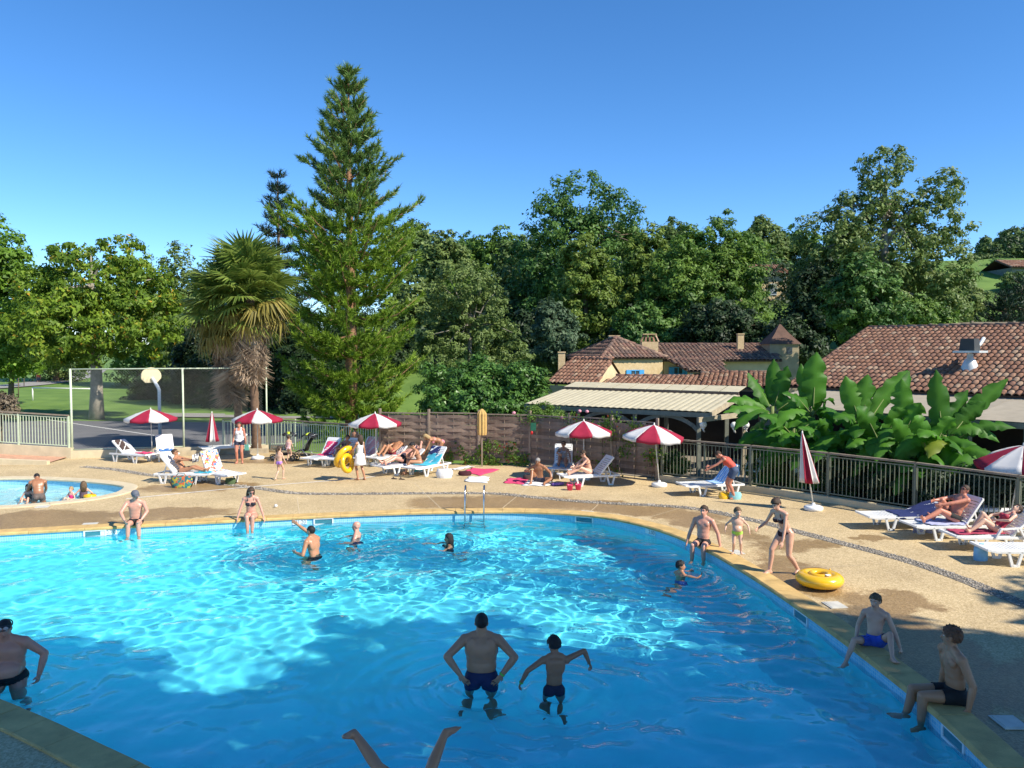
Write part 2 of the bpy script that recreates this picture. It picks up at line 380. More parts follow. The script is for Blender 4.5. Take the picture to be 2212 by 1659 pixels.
def pool(P, depth, prefix, coping_m, coping_w, stone_len, step, amp, seed, band, lam=(.35, 2.4), M_BASIN=M_BASIN):
    uv_strip(prefix + '_tile_band', P, -.001, -band, M_MOSAIC)['kind'] = 'structure'
    w = uv_strip(prefix + '_wall', P, -band, (lambda x, y: -depth(x, y) - .05), M_BASIN); w['kind'] = 'structure'
    x0, y0 = P.min(0) - .3; x1, y1 = P.max(0) + .3
    X, Y = np.meshgrid(np.linspace(x0, x1, 50), np.linspace(y0, y1, 40)); Z = -depth(X, Y)
    idx = np.arange(X.size).reshape(X.shape); f = np.stack([idx[:-1, :-1], idx[:-1, 1:], idx[1:, 1:], idx[1:, :-1]], -1).reshape(-1, 4)
    fl = link(prefix + '_floor', raw_mesh(prefix + '_floor', np.stack([X, Y, Z], -1).reshape(-1, 3), f, M_BASIN, True)); fl['kind'] = 'structure'
    wo = link(prefix + '_water', make_water(prefix + '_water', P, WATER_Z, step, amp, seed, lam)); wo['kind'] = 'structure'
    wo.cycles.is_caustics_caster = True
    for o in (w, fl, bpy.data.objects[prefix + '_tile_band']): o.cycles.is_caustics_receiver = True
    # coping: single stones with open joints on a bed
    bed = strip_mesh(prefix + '_coping', offset_loop(P, 0.0), offset_loop(P, coping_w), -.002, mat('joint_mortar', (.30, .25, .17), .9), None, True); bed['kind'] = 'structure'
    fine = resample(P, .05, True); I = offset_loop(fine, -.035); O = offset_loop(fine, coping_w); n = len(fine); k = int(round(stone_len / .05)); nst = n // k
    cuts = np.linspace(0, n, nst + 1).astype(int)
    for a, b in zip(cuts[:-1], cuts[1:]):
        if fine[a][1] < 5.5 or fine[a][0] < -19: continue
        ids = [(a + 0), *range(a + 3, b - 2, 4), b - 0]; mb = MB(); g = .004
        ii = [I[q % n] for q in ids]; oo = [O[q % n] for q in ids]
        # shrink ends a little for the joint
        for arr in (ii, oo):
            d0 = arr[1] - arr[0]; arr[0] = arr[0] + d0 / np.linalg.norm(d0) * g; d1 = arr[-2] - arr[-1]; arr[-1] = arr[-1] + d1 / np.linalg.norm(d1) * g
        h = .036 + random.uniform(-.003, .003); rows = []
        for p, q in zip(ii, oo):
            w_ = (q - p); rows.append([(*(p + w_ * .0), -.03), (*(p - w_ * .0), .012), (*(p + w_ * .06), h), (*(q - w_ * .04), h), (*q, h - .012), (*q, -.01)])
        mb.sheet(rows, smooth=False); e = len(rows) - 1
        mb.poly([rows[0][i] for i in range(5, -1, -1)]); mb.poly([rows[e][i] for i in range(6)])
        o = mb.build('coping_stone', coping_m, bed)
    return wo

pool(POOL, pool_depth, 'pool', M_COPING, .40, .62, .043, .0034, 3, .34, (.22, 2.2))
pool(KIDP, lambda x, y: .35 + 0 * x, 'toddler_pool', M_KCOP, .38, .8, .07, .0022, 5, .2, (.3, 1.2), mat('pale_basin_paint', (.50, .86, .93), .45, .06, 1.2))

# ---- deck with the two pool openings
WOOD_A, WOOD_B, WOOD_C = V(-5.05, 30.4, 0), V(.67, 29.3, 0), V(4.8, 26.2, 0)
RF = [V(4.95, 26.15, 0), V(7.3, 24.2, 0), V(9.0, 22.5, 0), V(10.5, 20.6, 0), V(11.85, 18.5, 0), V(13.6, 15.2, 0)]
outer = [(-36, -4), (26, -4), (26, 6), (14.2, 14.5), (11.98, 18.6), (10.6, 20.75), (9.1, 22.65), (7.4, 24.35), (5.0, 26.4), (.8, 29.5), (-5.0, 30.6), (-10.2, 33.5), (-17.4, 31.55), (-36, 31.3)]
loops = [[Vector((*p, 0)) for p in outer], [Vector((*p, 0)) for p in POOL[::-1]], [Vector((*p, 0)) for p in KIDP[::-1]]]
tris = tessellate_polygon(loops); allv = [p for l in loops for p in l]
mb = MB(); mb.add(allv, [tuple(t) for t in tris]); deck = mb.build('pool_deck', M_DECK); deck['kind'] = 'structure'
bm = bmesh.new(); bm.from_mesh(deck.data); bmesh.ops.recalc_face_normals(bm, faces=bm.faces)
if sum(f.normal.z for f in bm.faces) < 0: bmesh.ops.reverse_faces(bm, faces=bm.faces)
bm.to_mesh(deck.data); bm.free()

def ribbon(name, pts2212, width, z, m, step=.25, wob=0.):
    c = resample([tuple(gp(*p))[:2] for p in pts2212] if len(pts2212) < 3 else spline([tuple(gp(*p))[:2] for p in pts2212], 8), step)
    wj = width * (1 + wob * RNG.uniform(-1, 1, len(c)))[:, None]
    t = np.gradient(c, axis=0); t /= np.linalg.norm(t, axis=1)[:, None]; nn = np.stack([t[:, 1], -t[:, 0]], 1)
    return strip_mesh(name, c + nn * wj / 2, c - nn * wj / 2, z, m), c, nn
o, _, _ = ribbon('painted_line', [(272, 1078), (308, 1074), (540, 1052), (759, 1035), (812, 1029)], .075, .005, M_PLINE, .2, .08); o['kind'] = 'structure'
GRAV = [(179, 1008), (245, 1014), (308, 1024), (361, 1031), (460, 1043), (560, 1055), (634, 1065), (723, 1067), (891, 1066), (1059, 1066), (1141, 1073), (1237, 1082), (1333, 1088), (1420, 1092), (1509, 1100), (1632, 1125), (1740, 1153), (1848, 1181), (1956, 1210), (2064, 1246), (2154, 1282), (2240, 1317), (2330, 1362)]
M_GRAVBED = mat('gravel_bed', (.20, .175, .14), .9, .3, 30, .5, 60)
go, gc, gn = ribbon('gravel_strip', GRAV, .34, .004, M_GRAVBED, .25, .05); go['kind'] = 'structure'
# pebbles pressed into the strip: too many and too small to count
def pebbles():
    t = (1 + 5 ** .5) / 2; ico = np.array([(-1, t, 0), (1, t, 0), (-1, -t, 0), (1, -t, 0), (0, -1, t), (0, 1, t), (0, -1, -t), (0, 1, -t), (t, 0, -1), (t, 0, 1), (-t, 0, -1), (-t, 0, 1)]) / 1.9
    F = np.array([(0, 11, 5), (0, 5, 1), (0, 1, 7), (0, 7, 10), (0, 10, 11), (1, 5, 9), (5, 11, 4), (11, 10, 2), (10, 7, 6), (7, 1, 8), (3, 9, 4), (3, 4, 2), (3, 2, 6), (3, 6, 8), (3, 8, 9), (4, 9, 5), (2, 4, 11), (6, 2, 10), (8, 6, 7), (9, 8, 1)])
    vs, fs, tn = [], [], []; o = 0
    for i in range(len(gc) - 1):
        near = gc[i][1] < 19; cnt = 34 if near else 16
        for _ in range(cnt):
            u = random.random(); w = random.uniform(-.17, .17); p = gc[i] * (1 - u) + gc[i + 1] * u + gn[i] * w
            s = random.uniform(.012, .024) * (1 if near else 1.35)
            vs.append(ico * [s * random.uniform(.8, 1.4), s, s * .55] + [p[0], p[1], .008]); fs.append(F + o); o += 12; tn += [random.random()] * 12
    return raw_mesh('pebbles', np.vstack(vs), np.vstack(fs), leafmat('pebble', (.17, .145, .115), (.46, .41, .34), 0.0, .7), True, tn)
po = link('pebbles', pebbles(), go); po['kind'] = 'stuff'
# control joints in the concrete and the patch of turf growing over the strip
M_JOINT = mat('joint_line', (.60, .49, .32), .8, .1)
for k, (a, b) in enumerate([((1085, 1098), (1156, 1040)), ((1272, 1108), (1292, 1090)), ((1400, 1118), (1472, 1097)), ((1700, 1226), (1868, 1222)), ((648, 1119), (642, 1075)), ((960, 1106), (895, 1043)), ((160, 1045), (330, 1005))]):
    ribbon('concrete_joint', [a, b], .018, .0045, M_JOINT)[0]['kind'] = 'structure'

# ---- ground: one sheet to the horizon, rising to a wooded hill behind
def ground_z(x, y):
    t = np.clip((y + .4 * x - 43) / 75, 0, 1.0); side = np.clip((x + 26) / 22, 0, 1); side = side * side * (3 - 2 * side)
    z = 14 * t * (.35 * t + .72) * side + .5 * np.clip((y - 55) / 40, 0, 2) * (1 - side)
    return z
gx = np.r_[-1500, -600, -300, -150, np.arange(-100, 101, 2.5), 150, 300, 600, 1500]; gy = np.r_[-400, -100, -40, np.arange(-15, 140, 2.5), 170, 250, 500, 1000, 2000]
X, Y = np.meshgrid(gx, gy)
Z = ground_z(X, Y) + .04 * np.sin(X * .7) * np.sin(Y * .53) * (Y > 36) - .03
Z = np.where((Y < 30.2) & (X > -33) & (X + .75 * Y < 23.2) & (Y > -2) | ((Y < 24) & (X > -33) & (X < 4) & (Y > -2)), -3.2, Z)
Z = np.where((Y >= 33) & (Y <= 50) & (X < -4), -.05, Z)
idx = np.arange(X.size).reshape(X.shape); f = np.stack([idx[:-1, :-1], idx[:-1, 1:], idx[1:, 1:], idx[1:, :-1]], -1).reshape(-1, 4)
g = link('ground', raw_mesh('ground', np.stack([X, Y, Z], -1).reshape(-1, 3), f, M_GRASS, True)); g['kind'] = 'structure'

def flat(name, pts, z, m):
    o = MB().poly([(p[0], p[1], z) for p in pts]).build(name, m); o['kind'] = 'structure'; return o
flat('sports_court', [(-60, 31.6), (-17.6, 31.7), (-10.3, 33.65), (-10, 36), (-10, 45.5), (-26, 47.5), (-60, 47.5)], .002, M_ASPHALT)
flat('footpath', [(-24, 50.2), (-10, 48.8), (-2, 46), (-2, 48.5), (-10, 51.5), (-24, 53)], .03, mat('path_tarmac', (.27, .255, .23), .9, .15, 1, .2, 40))
def on_ground(pts, w, name, m, lift=.05):
    c = resample(spline(pts, 8), 2.0); t = np.gradient(c, axis=0); t /= np.linalg.norm(t, axis=1)[:, None]; nn = np.stack([t[:, 1], -t[:, 0]], 1)
    rows = [[(*(p + n_ * w * s), float(ground_z(*(p + n_ * w * s))) + lift) for s in (-.5, 0, .5)] for p, n_ in zip(c, nn)]
    o = MB().sheet(rows).build(name, m); o['kind'] = 'structure'; return o
on_ground([(-70, 56), (-58, 68), (-52, 84), (-56, 102), (-66, 125)], 4.5, 'lane', MATS['path_tarmac'])
# court marking
a, b = gp(160, 915), gp(275, 932); c = (b - a).normalized(); n_ = Vector((c.y, -c.x, 0)) * .05
flat('court_line', [a + n_ - c * 4, b + n_ + c * 3, b - n_ + c * 3, a - n_ - c * 4], .006, M_PLINE)

# terrace of the restaurant behind the fence
flat('restaurant_terrace', [(.7, 29.7), (5.2, 26.4), (7.5, 24.5), (10.8, 20.9), (12.2, 18.5), (14.5, 14.5), (24, 14.5), (24, 24), (14, 38), (4, 40)], -.004, mat('terrace_slabs', (.26, .22, .17), .85, .15, 1.5))

# low kerbs carrying the fences
def kerb(name, pts, w, h, m, z0=-.1):
    for a, b in zip(pts[:-1], pts[1:]):
        o = MB().bar(Vector((a[0], a[1], (z0 + h) / 2)), Vector((b[0], b[1], (z0 + h) / 2)), w, h - z0, ext=.0).build(name, m); o['kind'] = 'structure'
kerb('court_kerb', [(-17.45, 31.42), (-10.25, 33.4)], .22, .3, M_CREAM)
kerb('fence_kerb', [tuple(p)[:2] for p in RF], .24, .17, M_CREAM)
kerb('fence_kerb', [(-10.25, 33.35), (-5.2, 30.5)], .16, .10, M_CREAM)
# ramp with brick paving on the left
mb = MB(); rows = [[(-34, 29.75, .75), (-17.6, 29.95, .02)], [(-34, 31.3, .8), (-17.6, 31.3, .06)]]
mb.sheet(rows, smooth=False); o = mb.build('ramp_paving', M_BRICKP); o['kind'] = 'structure'
mb = MB()
for (x0, x1, y0, y1, za, zb, zl) in [(-34, -17.4, 29.62, 29.82, .88, .14, -.05), (-34, -17.42, 31.3, 31.52, 1.35, .42, -.05)]:
    o = MB().add([(x0, y0, zl), (x1, y0, zl), (x1, y1, zl), (x0, y1, zl), (x0, y0, za), (x1, y0, zb), (x1, y1, zb), (x0, y1, za)], [(0, 3, 2, 1), (4, 5, 6, 7), (0, 1, 5, 4), (1, 2, 6, 5), (2, 3, 7, 6), (3, 0, 4, 7)]).build('ramp_wall', M_CREAM); o['kind'] = 'structure'
print('setting', time.time() - T0)
# ================================================================== FENCES AND BUILDINGS
M_GREENB = mat('pale_green_paint', (.56, .63, .45), .5, .08, 8)
M_GREENSHADE = mat('shade_toned_green_paint', (.17, .185, .135), .55, .12, 8)  # pale green paint darkened to stand for the shade of the plants
M_RAILW = mat('weathered_rail', (.25, .20, .15), .8, .25, 5, .3, 40)
M_SLATM = mat('weathered_slats', (.17, .12, .09), .85, .3, 4, .4, 50, objvar=.3, col2=(.28, .205, .155))
M_POSTW = mat('fence_post_wood', (.30, .23, .17), .85, .2, 5, .3, 40)

def lerp(a, b, t): return Vector(a) * (1 - t) + Vector(b) * t
def bar_fence(label, pts, h, z0s, spacing, mbar, mpost, mrail, bar_r=.011, posts_every=1.9, rail_w=.09, cat='fence', name='railing_fence'):
    """uprights between a bottom rail and a wooden top rail; z0s = height of the bottom at each point; every upright its own part"""
    root = thing(name, label, cat, pts[0])
    base = Vector(pts[0]); bm_ = MB().box((0, 0, .5), (bar_r * 2, bar_r * 2, 1)).mesh('bar', mbar); pm_ = MB().box((0, 0, .5), (.06, .06, 1)).mesh('post', mpost)
    for (a, b, za, zb) in zip(pts[:-1], pts[1:], z0s[:-1], z0s[1:]):
        a, b = Vector(a) - base, Vector(b) - base; L = (b - a).length; ang = math.atan2(b.y - a.y, b.x - a.x)
        up = lambda t, e: Vector((*lerp(a, b, t)[:2], za * (1 - t) + zb * t + e))
        MB().bar(up(0, h), up(1, h), rail_w, .05, ext=.02).build('top_rail', mrail, root)
        MB().bar(up(0, .08), up(1, .08), .03, .03).build('bottom_rail', mbar, root)
        MB().bar(up(0, h - .09), up(1, h - .09), .028, .03).build('upper_rail', mbar, root)
        n = max(1, int(L / spacing)); np_ = max(1, int(round(L / posts_every)))
        for i in range(n):
            t = (i + .5) / n
            if min(abs(t - k / np_) for k in range(np_ + 1)) * L < spacing * .4: continue
            o = link('bar', bm_, root); o.location = up(t, .08); o.scale = (1, 1, h - .16); o.rotation_euler.z = ang
        for k in range(np_ + 1):
            o = link('post', pm_, root); o.location = up(k / np_, -.05); o.scale = (1, 1, h + .03); o.rotation_euler.z = ang
    return root
# left: rising along the ramp
bar_fence('pale green railing rising along the ramp at the left edge', [V(-17.55, 31.41, 0), V(-25.5, 31.41, 0)], 1.28, [.42, .88], .115, M_GREENB, M_GREENB, M_RAILW)
# centre: behind pushchairs
bar_fence('pale green bar fence with wooden top rail behind the two pushchairs', [V(-10.2, 33.35, 0), V(-5.2, 30.5, 0)], 1.27, [.1, .1], .12, M_GREENB, M_GREENB, M_RAILW)
bar_fence('green railing along the lawn behind the palm trees', [V(-12.6, 34.6, 0), V(-9.6, 35.2, 0)], 1.2, [.05, .05], .13, M_GREENB, M_GREENB, M_RAILW)
# right: long fence towards the viewer
bar_fence('long bar fence in front of the banana plants, shade painted into its green', [p + V(0, 0, 0) for p in RF], 1.22, [.17] * 6, .118, M_GREENSHADE, M_GREENSHADE, M_RAILW, bar_r=.009, rail_w=.11)

# ---- woven timber fence: every slat a board of its own
def slat_mesh(L, w, bow, ph):
    mb = MB(); n = 9; rows = []
    for i in range(n):
        t = i / (n - 1); y = bow * math.sin(2 * math.pi * 1.5 * t + ph); x = (t - .5) * L
        rows.append([(x, y - .006, -w / 2), (x, y - .009, w / 2), (x, y + .006, w / 2), (x, y + .006, -w / 2), (x, y - .006, -w / 2)])
    return mb.sheet(rows, smooth=False).mesh('slat', M_SLATM)
def timber_fence():
    root = thing('timber_fence', 'tall dark woven timber fence behind the sunbathers, six panels', 'fence', WOOD_A); base = WOOD_A
    w = .128
    for (a, b, n) in ((WOOD_A, WOOD_B, 3), (WOOD_B, WOOD_C, 3)):
        a, b = a - base, b - base; L = (b - a).length / n; ang = math.atan2(b.y - a.y, b.x - a.x)
        ms = [slat_mesh(L - .08, w, .018, 0), slat_mesh(L - .08, w, .018, math.pi)]
        nv = Vector((math.sin(ang), -math.cos(ang), 0))
        for p in range(n):
            c = lerp(a, b, (p + .5) / n); drop = .0 if p % 2 else .03; rows = 13
            for k in range(rows):
                o = link('slat', ms[k % 2], root); o.location = c + Vector((0, 0, .26 + k * .128 - drop)) + nv * random.uniform(-.004, .004)
                o.rotation_euler = (random.uniform(-.12, .12), random.uniform(-.004, .004), ang)
            for q in (-.33, 0, .33):
                o = MB().box((0, 0, 0), (.022, .026, rows * .128 + .06)).build('batten', M_POSTW, root); o.location = c + Vector((math.cos(ang), math.sin(ang), 0)) * (q * L * .98) + Vector((0, 0, 1.03 - drop)); o.rotation_euler.z = ang
            for zz, hh in ((1.93 - drop, .045), (.17 - drop, .06)):
                o = MB().box((0, 0, 0), (L - .075, .045, hh)).build('frame_rail', M_RAILW, root); o.location = c + Vector((0, 0, zz)); o.rotation_euler.z = ang
        for p in range(n + (1 if n and b == WOOD_C - base else 0)):
            o = MB().box((0, 0, 1.0), (.085, .085, 2.12)).build('post', M_POSTW, root, .006); o.location = lerp(a, b, p / n); o.rotation_euler.z = ang
timber_fence()

# ---- ball court fence: steel frame with chain-link mesh
def court_fence():
    root = thing('court_fence', 'tall pale green framed chain-link fence of the ball court', 'fence', (-17.45, 31.45, 0))
    A, B, C_ = V(0, 0, 0), V(4.0, 1.05, 0), V(7.0, 1.85, 0); Hf = 3.55
    for p, r in ((A, .045), (B, .04), (C_ + V(.1, .2, 0), .035)): MB().tube([p + V(0, 0, .0), p + V(0, 0, Hf)], r, 8).build('post', M_GREENB, root)
    MB().tube([A + V(0, 0, Hf - .02), B + V(0, 0, Hf - .02), C_ + V(0, 0, Hf - .02)], .03, 6).build('top_rail', M_GREENB, root)
    MB().tube([A + V(0, 0, .34), B + V(0, 0, .34)], .016, 6).build('bottom_wire', M_GREENB, root)
    wm = mat('galvanised_wire', (.20, .22, .20), .5, .1, 5)
    for a, b in ((A, B), (B, C_)):
        L = (b - a).length; s = .11; vs, fs = [], []; h0, h1 = .32, Hf - .05; Hh = h1 - h0; r = .0016; nrm = Vector(((b - a).y, -(b - a).x, 0)).normalized()
        for sgn in (1, -1):
            for k in range(-int(Hh / s) - 1, int(L / s) + 2):
                x0, x1 = k * s, k * s + Hh; z0, z1 = 0, Hh
                if x0 < 0: z0 = -x0; x0 = 0
                if x1 > L: z1 -= x1 - L; x1 = L
                if x1 <= x0: continue
                if sgn < 0: x0, x1 = L - x0, L - x1
                p = lerp(a, b, x0 / L) + V(0, 0, h0 + z0); q = lerp(a, b, x1 / L) + V(0, 0, h0 + z1); d = (q - p).normalized(); w = d.cross(nrm) * r; o = len(vs); m_ = nrm * r
                vs += [p + w, p - w * .5 + m_, p - w * .5 - m_, q + w, q - w * .5 + m_, q - w * .5 - m_]; fs += [(o, o + 1, o + 4, o + 3), (o + 1, o + 2, o + 5, o + 4), (o + 2, o, o + 3, o + 5)]
        o = MB().add(vs, fs).build('chain_link', wm, root); o['kind'] = 'stuff'
court_fence()

# ---- canal tile roofs
def tile_material(name, cols):
    m = bpy.data.materials.new(name); m.use_nodes = True; nt = m.node_tree; L = nt.links; b = nt.nodes['Principled BSDF']; b.inputs['Roughness'].default_value = .85
    a = N(nt, 'ShaderNodeAttribute', attribute_name='tone'); oi = N(nt, 'ShaderNodeObjectInfo'); ad = N(nt, 'ShaderNodeMath', operation='ADD'); fr = N(nt, 'ShaderNodeMath', operation='FRACT')
    L.new(a.outputs['Fac'], ad.inputs[0]); L.new(oi.outputs['Random'], ad.inputs[1]); L.new(ad.outputs[0], fr.inputs[0])
    rp = N(nt, 'ShaderNodeValToRGB'); e = rp.color_ramp.elements; rp.color_ramp.interpolation = 'CONSTANT'
    e[0].color = (*cols[0], 1)
    for k, c in enumerate(cols[1:-1]): q = e.new((k + 1) / len(cols)); q.color = (*c, 1)
    e[-1].position = 1 - 1 / len(cols); e[-1].color = (*cols[-1], 1)
    L.new(fr.outputs[0], rp.inputs[0])
    g = N(nt, 'ShaderNodeNewGeometry'); no = N(nt, 'ShaderNodeTexNoise', Scale=7., Detail=6, Roughness=.7); L.new(g.outputs['Position'], no.inputs['Vector'])
    r2 = N(nt, 'ShaderNodeValToRGB'); e2 = r2.color_ramp.elements; e2[0].position = .36; e2[1].position = .62; e2[0].color = (.55, .55, .58, 1); e2[1].color = (1.12, 1.05, 1, 1); L.new(no.outputs['Fac'], r2.inputs[0])
    mx = N(nt, 'ShaderNodeMix', data_type='RGBA', blend_type='MULTIPLY'); mx.inputs[0].default_value = 1; L.new(rp.outputs[0], mx.inputs[6]); L.new(r2.outputs[0], mx.inputs[7]); L.new(mx.outputs[2], b.inputs['Base Color'])
    return m
M_TILE = tile_material('canal_tiles', [(.28, .145, .09), (.32, .17, .105), (.36, .21, .135), (.26, .135, .09), (.30, .155, .095), (.40, .28, .19), (.29, .15, .095), (.33, .18, .115)])
M_TILE2 = tile_material('old_canal_tiles', [(.19, .115, .085), (.25, .15, .105), (.15, .10, .08), (.30, .20, .14), (.22, .12, .09), (.17, .115, .09)])
M_UNDER = mat('roof_underlay', (.13, .075, .055), .9, .2, 4)
def tile_arrays(w, L):
    """one half-barrel tile, ridge up, along +y (up the slope), width w; 16 quads"""
    na = 5; v = []; f = []
    for (y, sc, lift) in ((0, 1.0, .022), (L * 1.12, .86, .0)):
        for rr in (1.0, .84):
            for i in range(na + 1):
                a = math.pi * i / na; v.append((-math.cos(a) * w / 2 * sc * rr, y, math.sin(a) * w * .42 * sc * rr + lift))
    k = na + 1
    for i in range(na):
        f.append((i, i + 1, 2 * k + i + 1, 2 * k + i)); f.append((k + i, i + 0, i + 1, k + i + 1)[::-1])
    return np.array(v), np.array(f)
def tiled_roof(parent, eL, eR, rR, rL, w=.21, row=.34, m=M_TILE, budget=300, clip=None):
    """canal tiles on the slope eaveL-eaveR-ridgeR-ridgeL (lower edge first); trapezoid or triangle"""
    eL, eR, rR, rL = map(Vector, (eL, eR, rR, rL))
    ex = (eR - eL).normalized(); nrm = ex.cross((rL + rR) / 2 - eL).normalized()
    if nrm.z < 0: nrm = -nrm
    ey = nrm.cross(ex)
    th = .07; o = MB(); lo = -nrm * th
    o.add([eL, eR, rR, rL, eL + lo, eR + lo, rR + lo, rL + lo], [(0, 1, 2, 3), (7, 6, 5, 4), (0, 4, 5, 1), (1, 5, 6, 2), (2, 6, 7, 3), (3, 7, 4, 0)]); o.build('roof_slab', M_UNDER, parent)
    q = [((p - eL).dot(ex), (p - eL).dot(ey)) for p in (eL, eR, rR, rL)]
    H = max(q[2][1], q[3][1]); W = q[1][0]; tv, tf = tile_arrays(w * 1.02, row)
    me = raw_mesh('roof_tile', tv, tf, m, True)
    spots = []
    rows = max(1, int(H / row))
    for r_ in range(rows + 1):
        y = r_ * row; 
        if y > H - row * .3: break
        tt = min(1, (y + row * .5) / H); xa = q[0][0] + (q[3][0] - q[0][0]) * tt; xb = q[1][0] + (q[2][0] - q[1][0]) * tt
        c0 = math.ceil(min(q[0][0], q[3][0]) / w); c1 = int(max(q[1][0], q[2][0]) / w) + 1
        for c in range(c0, c1):
            x = (c + .5) * w
            if x < xa - w * .1 or x > xb + w * .1: continue
            spots.append((x + random.uniform(-.008, .008), y - .05 + random.uniform(-.012, .012)))
    P = [eL + ex * x + ey * y + nrm * .003 for x, y in spots]
    order = sorted(range(len(P)), key=lambda i: (P[i] - Vector((0, 0, CAMZ))).length)
    near = [i for i in order if not clip or clip(P[i])][:budget]; ns = set(near)
    B3 = Matrix((ex, ey, nrm)).transposed()
    for i in near:
        t = link('roof_tile', me, parent); t.matrix_local = Matrix.Translation(P[i]) @ (B3 @ Matrix.Rotation(random.uniform(-.03, .03), 3, 'Z') @ Matrix.Rotation(random.uniform(-.02, .02), 3, 'X')).to_4x4()
    rest = [i for i in range(len(P)) if i not in ns]
    if rest:
        Bn = np.array(B3); vs = []; fs = []; tn = []
        for k, i in enumerate(rest):
            jit = np.array(Matrix.Rotation(random.uniform(-.03, .03), 3, 'Z'))
            vs.append(tv @ jit.T @ Bn.T + np.array(P[i])); fs.append(tf + k * len(tv)); tn += [random.random()] * len(tv)
        t = link('roof_tiles', raw_mesh('roof_tiles', np.vstack(vs), np.vstack(fs), m, True, tn), parent); t['kind'] = 'stuff'
def ridge_tiles(parent, a, b, m, r=.12, step=.4):
    a, b = Vector(a), Vector(b); n = max(1, int((b - a).length / step)); d = (b - a).normalized(); x = d.cross(Vector((0, 0, 1))).normalized(); z = x.cross(d)
    tv, tf = tile_arrays(r * 2, (b - a).length / n); me = raw_mesh('ridge_tile', tv, tf, m, True); B3 = Matrix((x, d, z)).transposed()
    for i in range(n):
        t = link('ridge_tile', me, parent); t.matrix_local = Matrix.Translation(lerp(a, b, i / n) + Vector((0, 0, .02 + random.uniform(-.01, .01)))) @ B3.to_4x4()

M_STONEW = mat('rubble_stone', (.52, .38, .20), .9, .22, 5, .6, 18, col2=(.66, .50, .29))
M_RENDER = mat('house_render', (.64, .50, .30), .9, .1, 2, .2, 20)
M_BLUESH = mat('blue_shutter', (.06, .34, .68), .5, .08, 6)
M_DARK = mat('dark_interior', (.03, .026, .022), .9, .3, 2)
M_TIMBER = mat('grey_green_timber', (.20, .21, .17), .75, .2, 5, .3, 40)
M_PALETIMB = mat('pale_timber', (.42, .35, .24), .8, .2, 5, .3, 40)
M_CANVAS = mat('striped_canopy', (.52, .46, .31), .7, .1, 3, .15, 20, objvar=.05)
M_GLASS = mat('window_glass', (.05, .07, .08), .12, .2, 2, 0, None, .6)
M_GLOBE = mat('opal_globe', (.85, .85, .80), .25, .03, 5)

def local(root, p): return Vector(p) - root.location
def wall_box(root, name, pts, z0, z1, m):
    """walls around a footprint (world xy)"""
    pts = [Vector((p[0], p[1], 0)) for p in pts]; mb = MB(); n = len(pts)
    mb.prism([local(root, p) for p in pts], z0 - root.location.z, z1 - root.location.z); return mb.build(name, m, root)
def shutter_window(root, p0, p1, z0, z1, side=1, sh=True, m=M_BLUESH):
    """window with pane, glazing bars and an open shutter; p0,p1 along the wall (world), pushed 'side' towards viewer"""
    a, b = Vector((p0[0], p0[1], 0)), Vector((p1[0], p1[1], 0)); d = (b - a).normalized(); n = Vector((d.y, -d.x, 0)) * side
    fr = MB(); L = (b - a).length; zc = (z0 + z1) / 2
    win = MB().bar(local(root, a + n * .02 + Vector((0, 0, zc))), local(root, b + n * .02 + Vector((0, 0, zc))), .03, z1 - z0).build('window', M_GLASS, root)
    for t in (0, .5, 1): fr.bar(lerp(a, b, t) + n * .045 + Vector((0, 0, z0)), lerp(a, b, t) + n * .045 + Vector((0, 0, z1)), .05)
    for t in (0, .5, 1): fr.bar(a + n * .043 + Vector((0, 0, z0 + (z1 - z0) * t)), b + n * .043 + Vector((0, 0, z0 + (z1 - z0) * t)), .05, .05)
    f = fr.build('frame', m, None); f.parent = win; f.location = -root.location
    if sh:
        for (q, s) in ((a, -1), (b, 1)):
            mb = MB(); c = q + d * (s * L * .3) + n * .04
            mb.bar(local(root, c - d * L * .25 + Vector((0, 0, zc))), local(root, c + d * L * .25 + Vector((0, 0, zc))), .035, z1 - z0 + .05)
            s_ = mb.build('shutter', m, root)
            MB().bar(local(root, c - d * L * .2 + n * .025 + Vector((0, 0, zc - .2))), local(root, c + d * L * .2 + n * .025 + Vector((0, 0, zc + .2))), .02, .06).build('brace', m, s_)
def chimney(root, x, y, z0, z1, w=.5, m=M_STONEW, style=0, ang=0):
    c = local(root, (x, y, (z0 + z1) / 2)); o = MB().box(c, (w, w * .8, z1 - z0), ang).build('chimney', m, root)
    top = c.z + (z1 - z0) / 2
    if style == 1:      # tiles leaned together under a slab
        for k in range(5): MB().bar((c.x - w * .55 + k * w * .27, c.y - w * .35, top), (c.x - w * .35 + k * w * .18, c.y - w * .1, top + .42), .1, .03).build('cap_tile', M_TILE, o)
        MB().box((c.x, c.y, top + .44), (w * .85, w * .6, .05)).build('cap_slab', M_STONEW, o)
    else: MB().box((c.x, c.y, top + .03), (w * 1.15, w, .06)).build('cap_slab', M_STONEW, o)
    return o

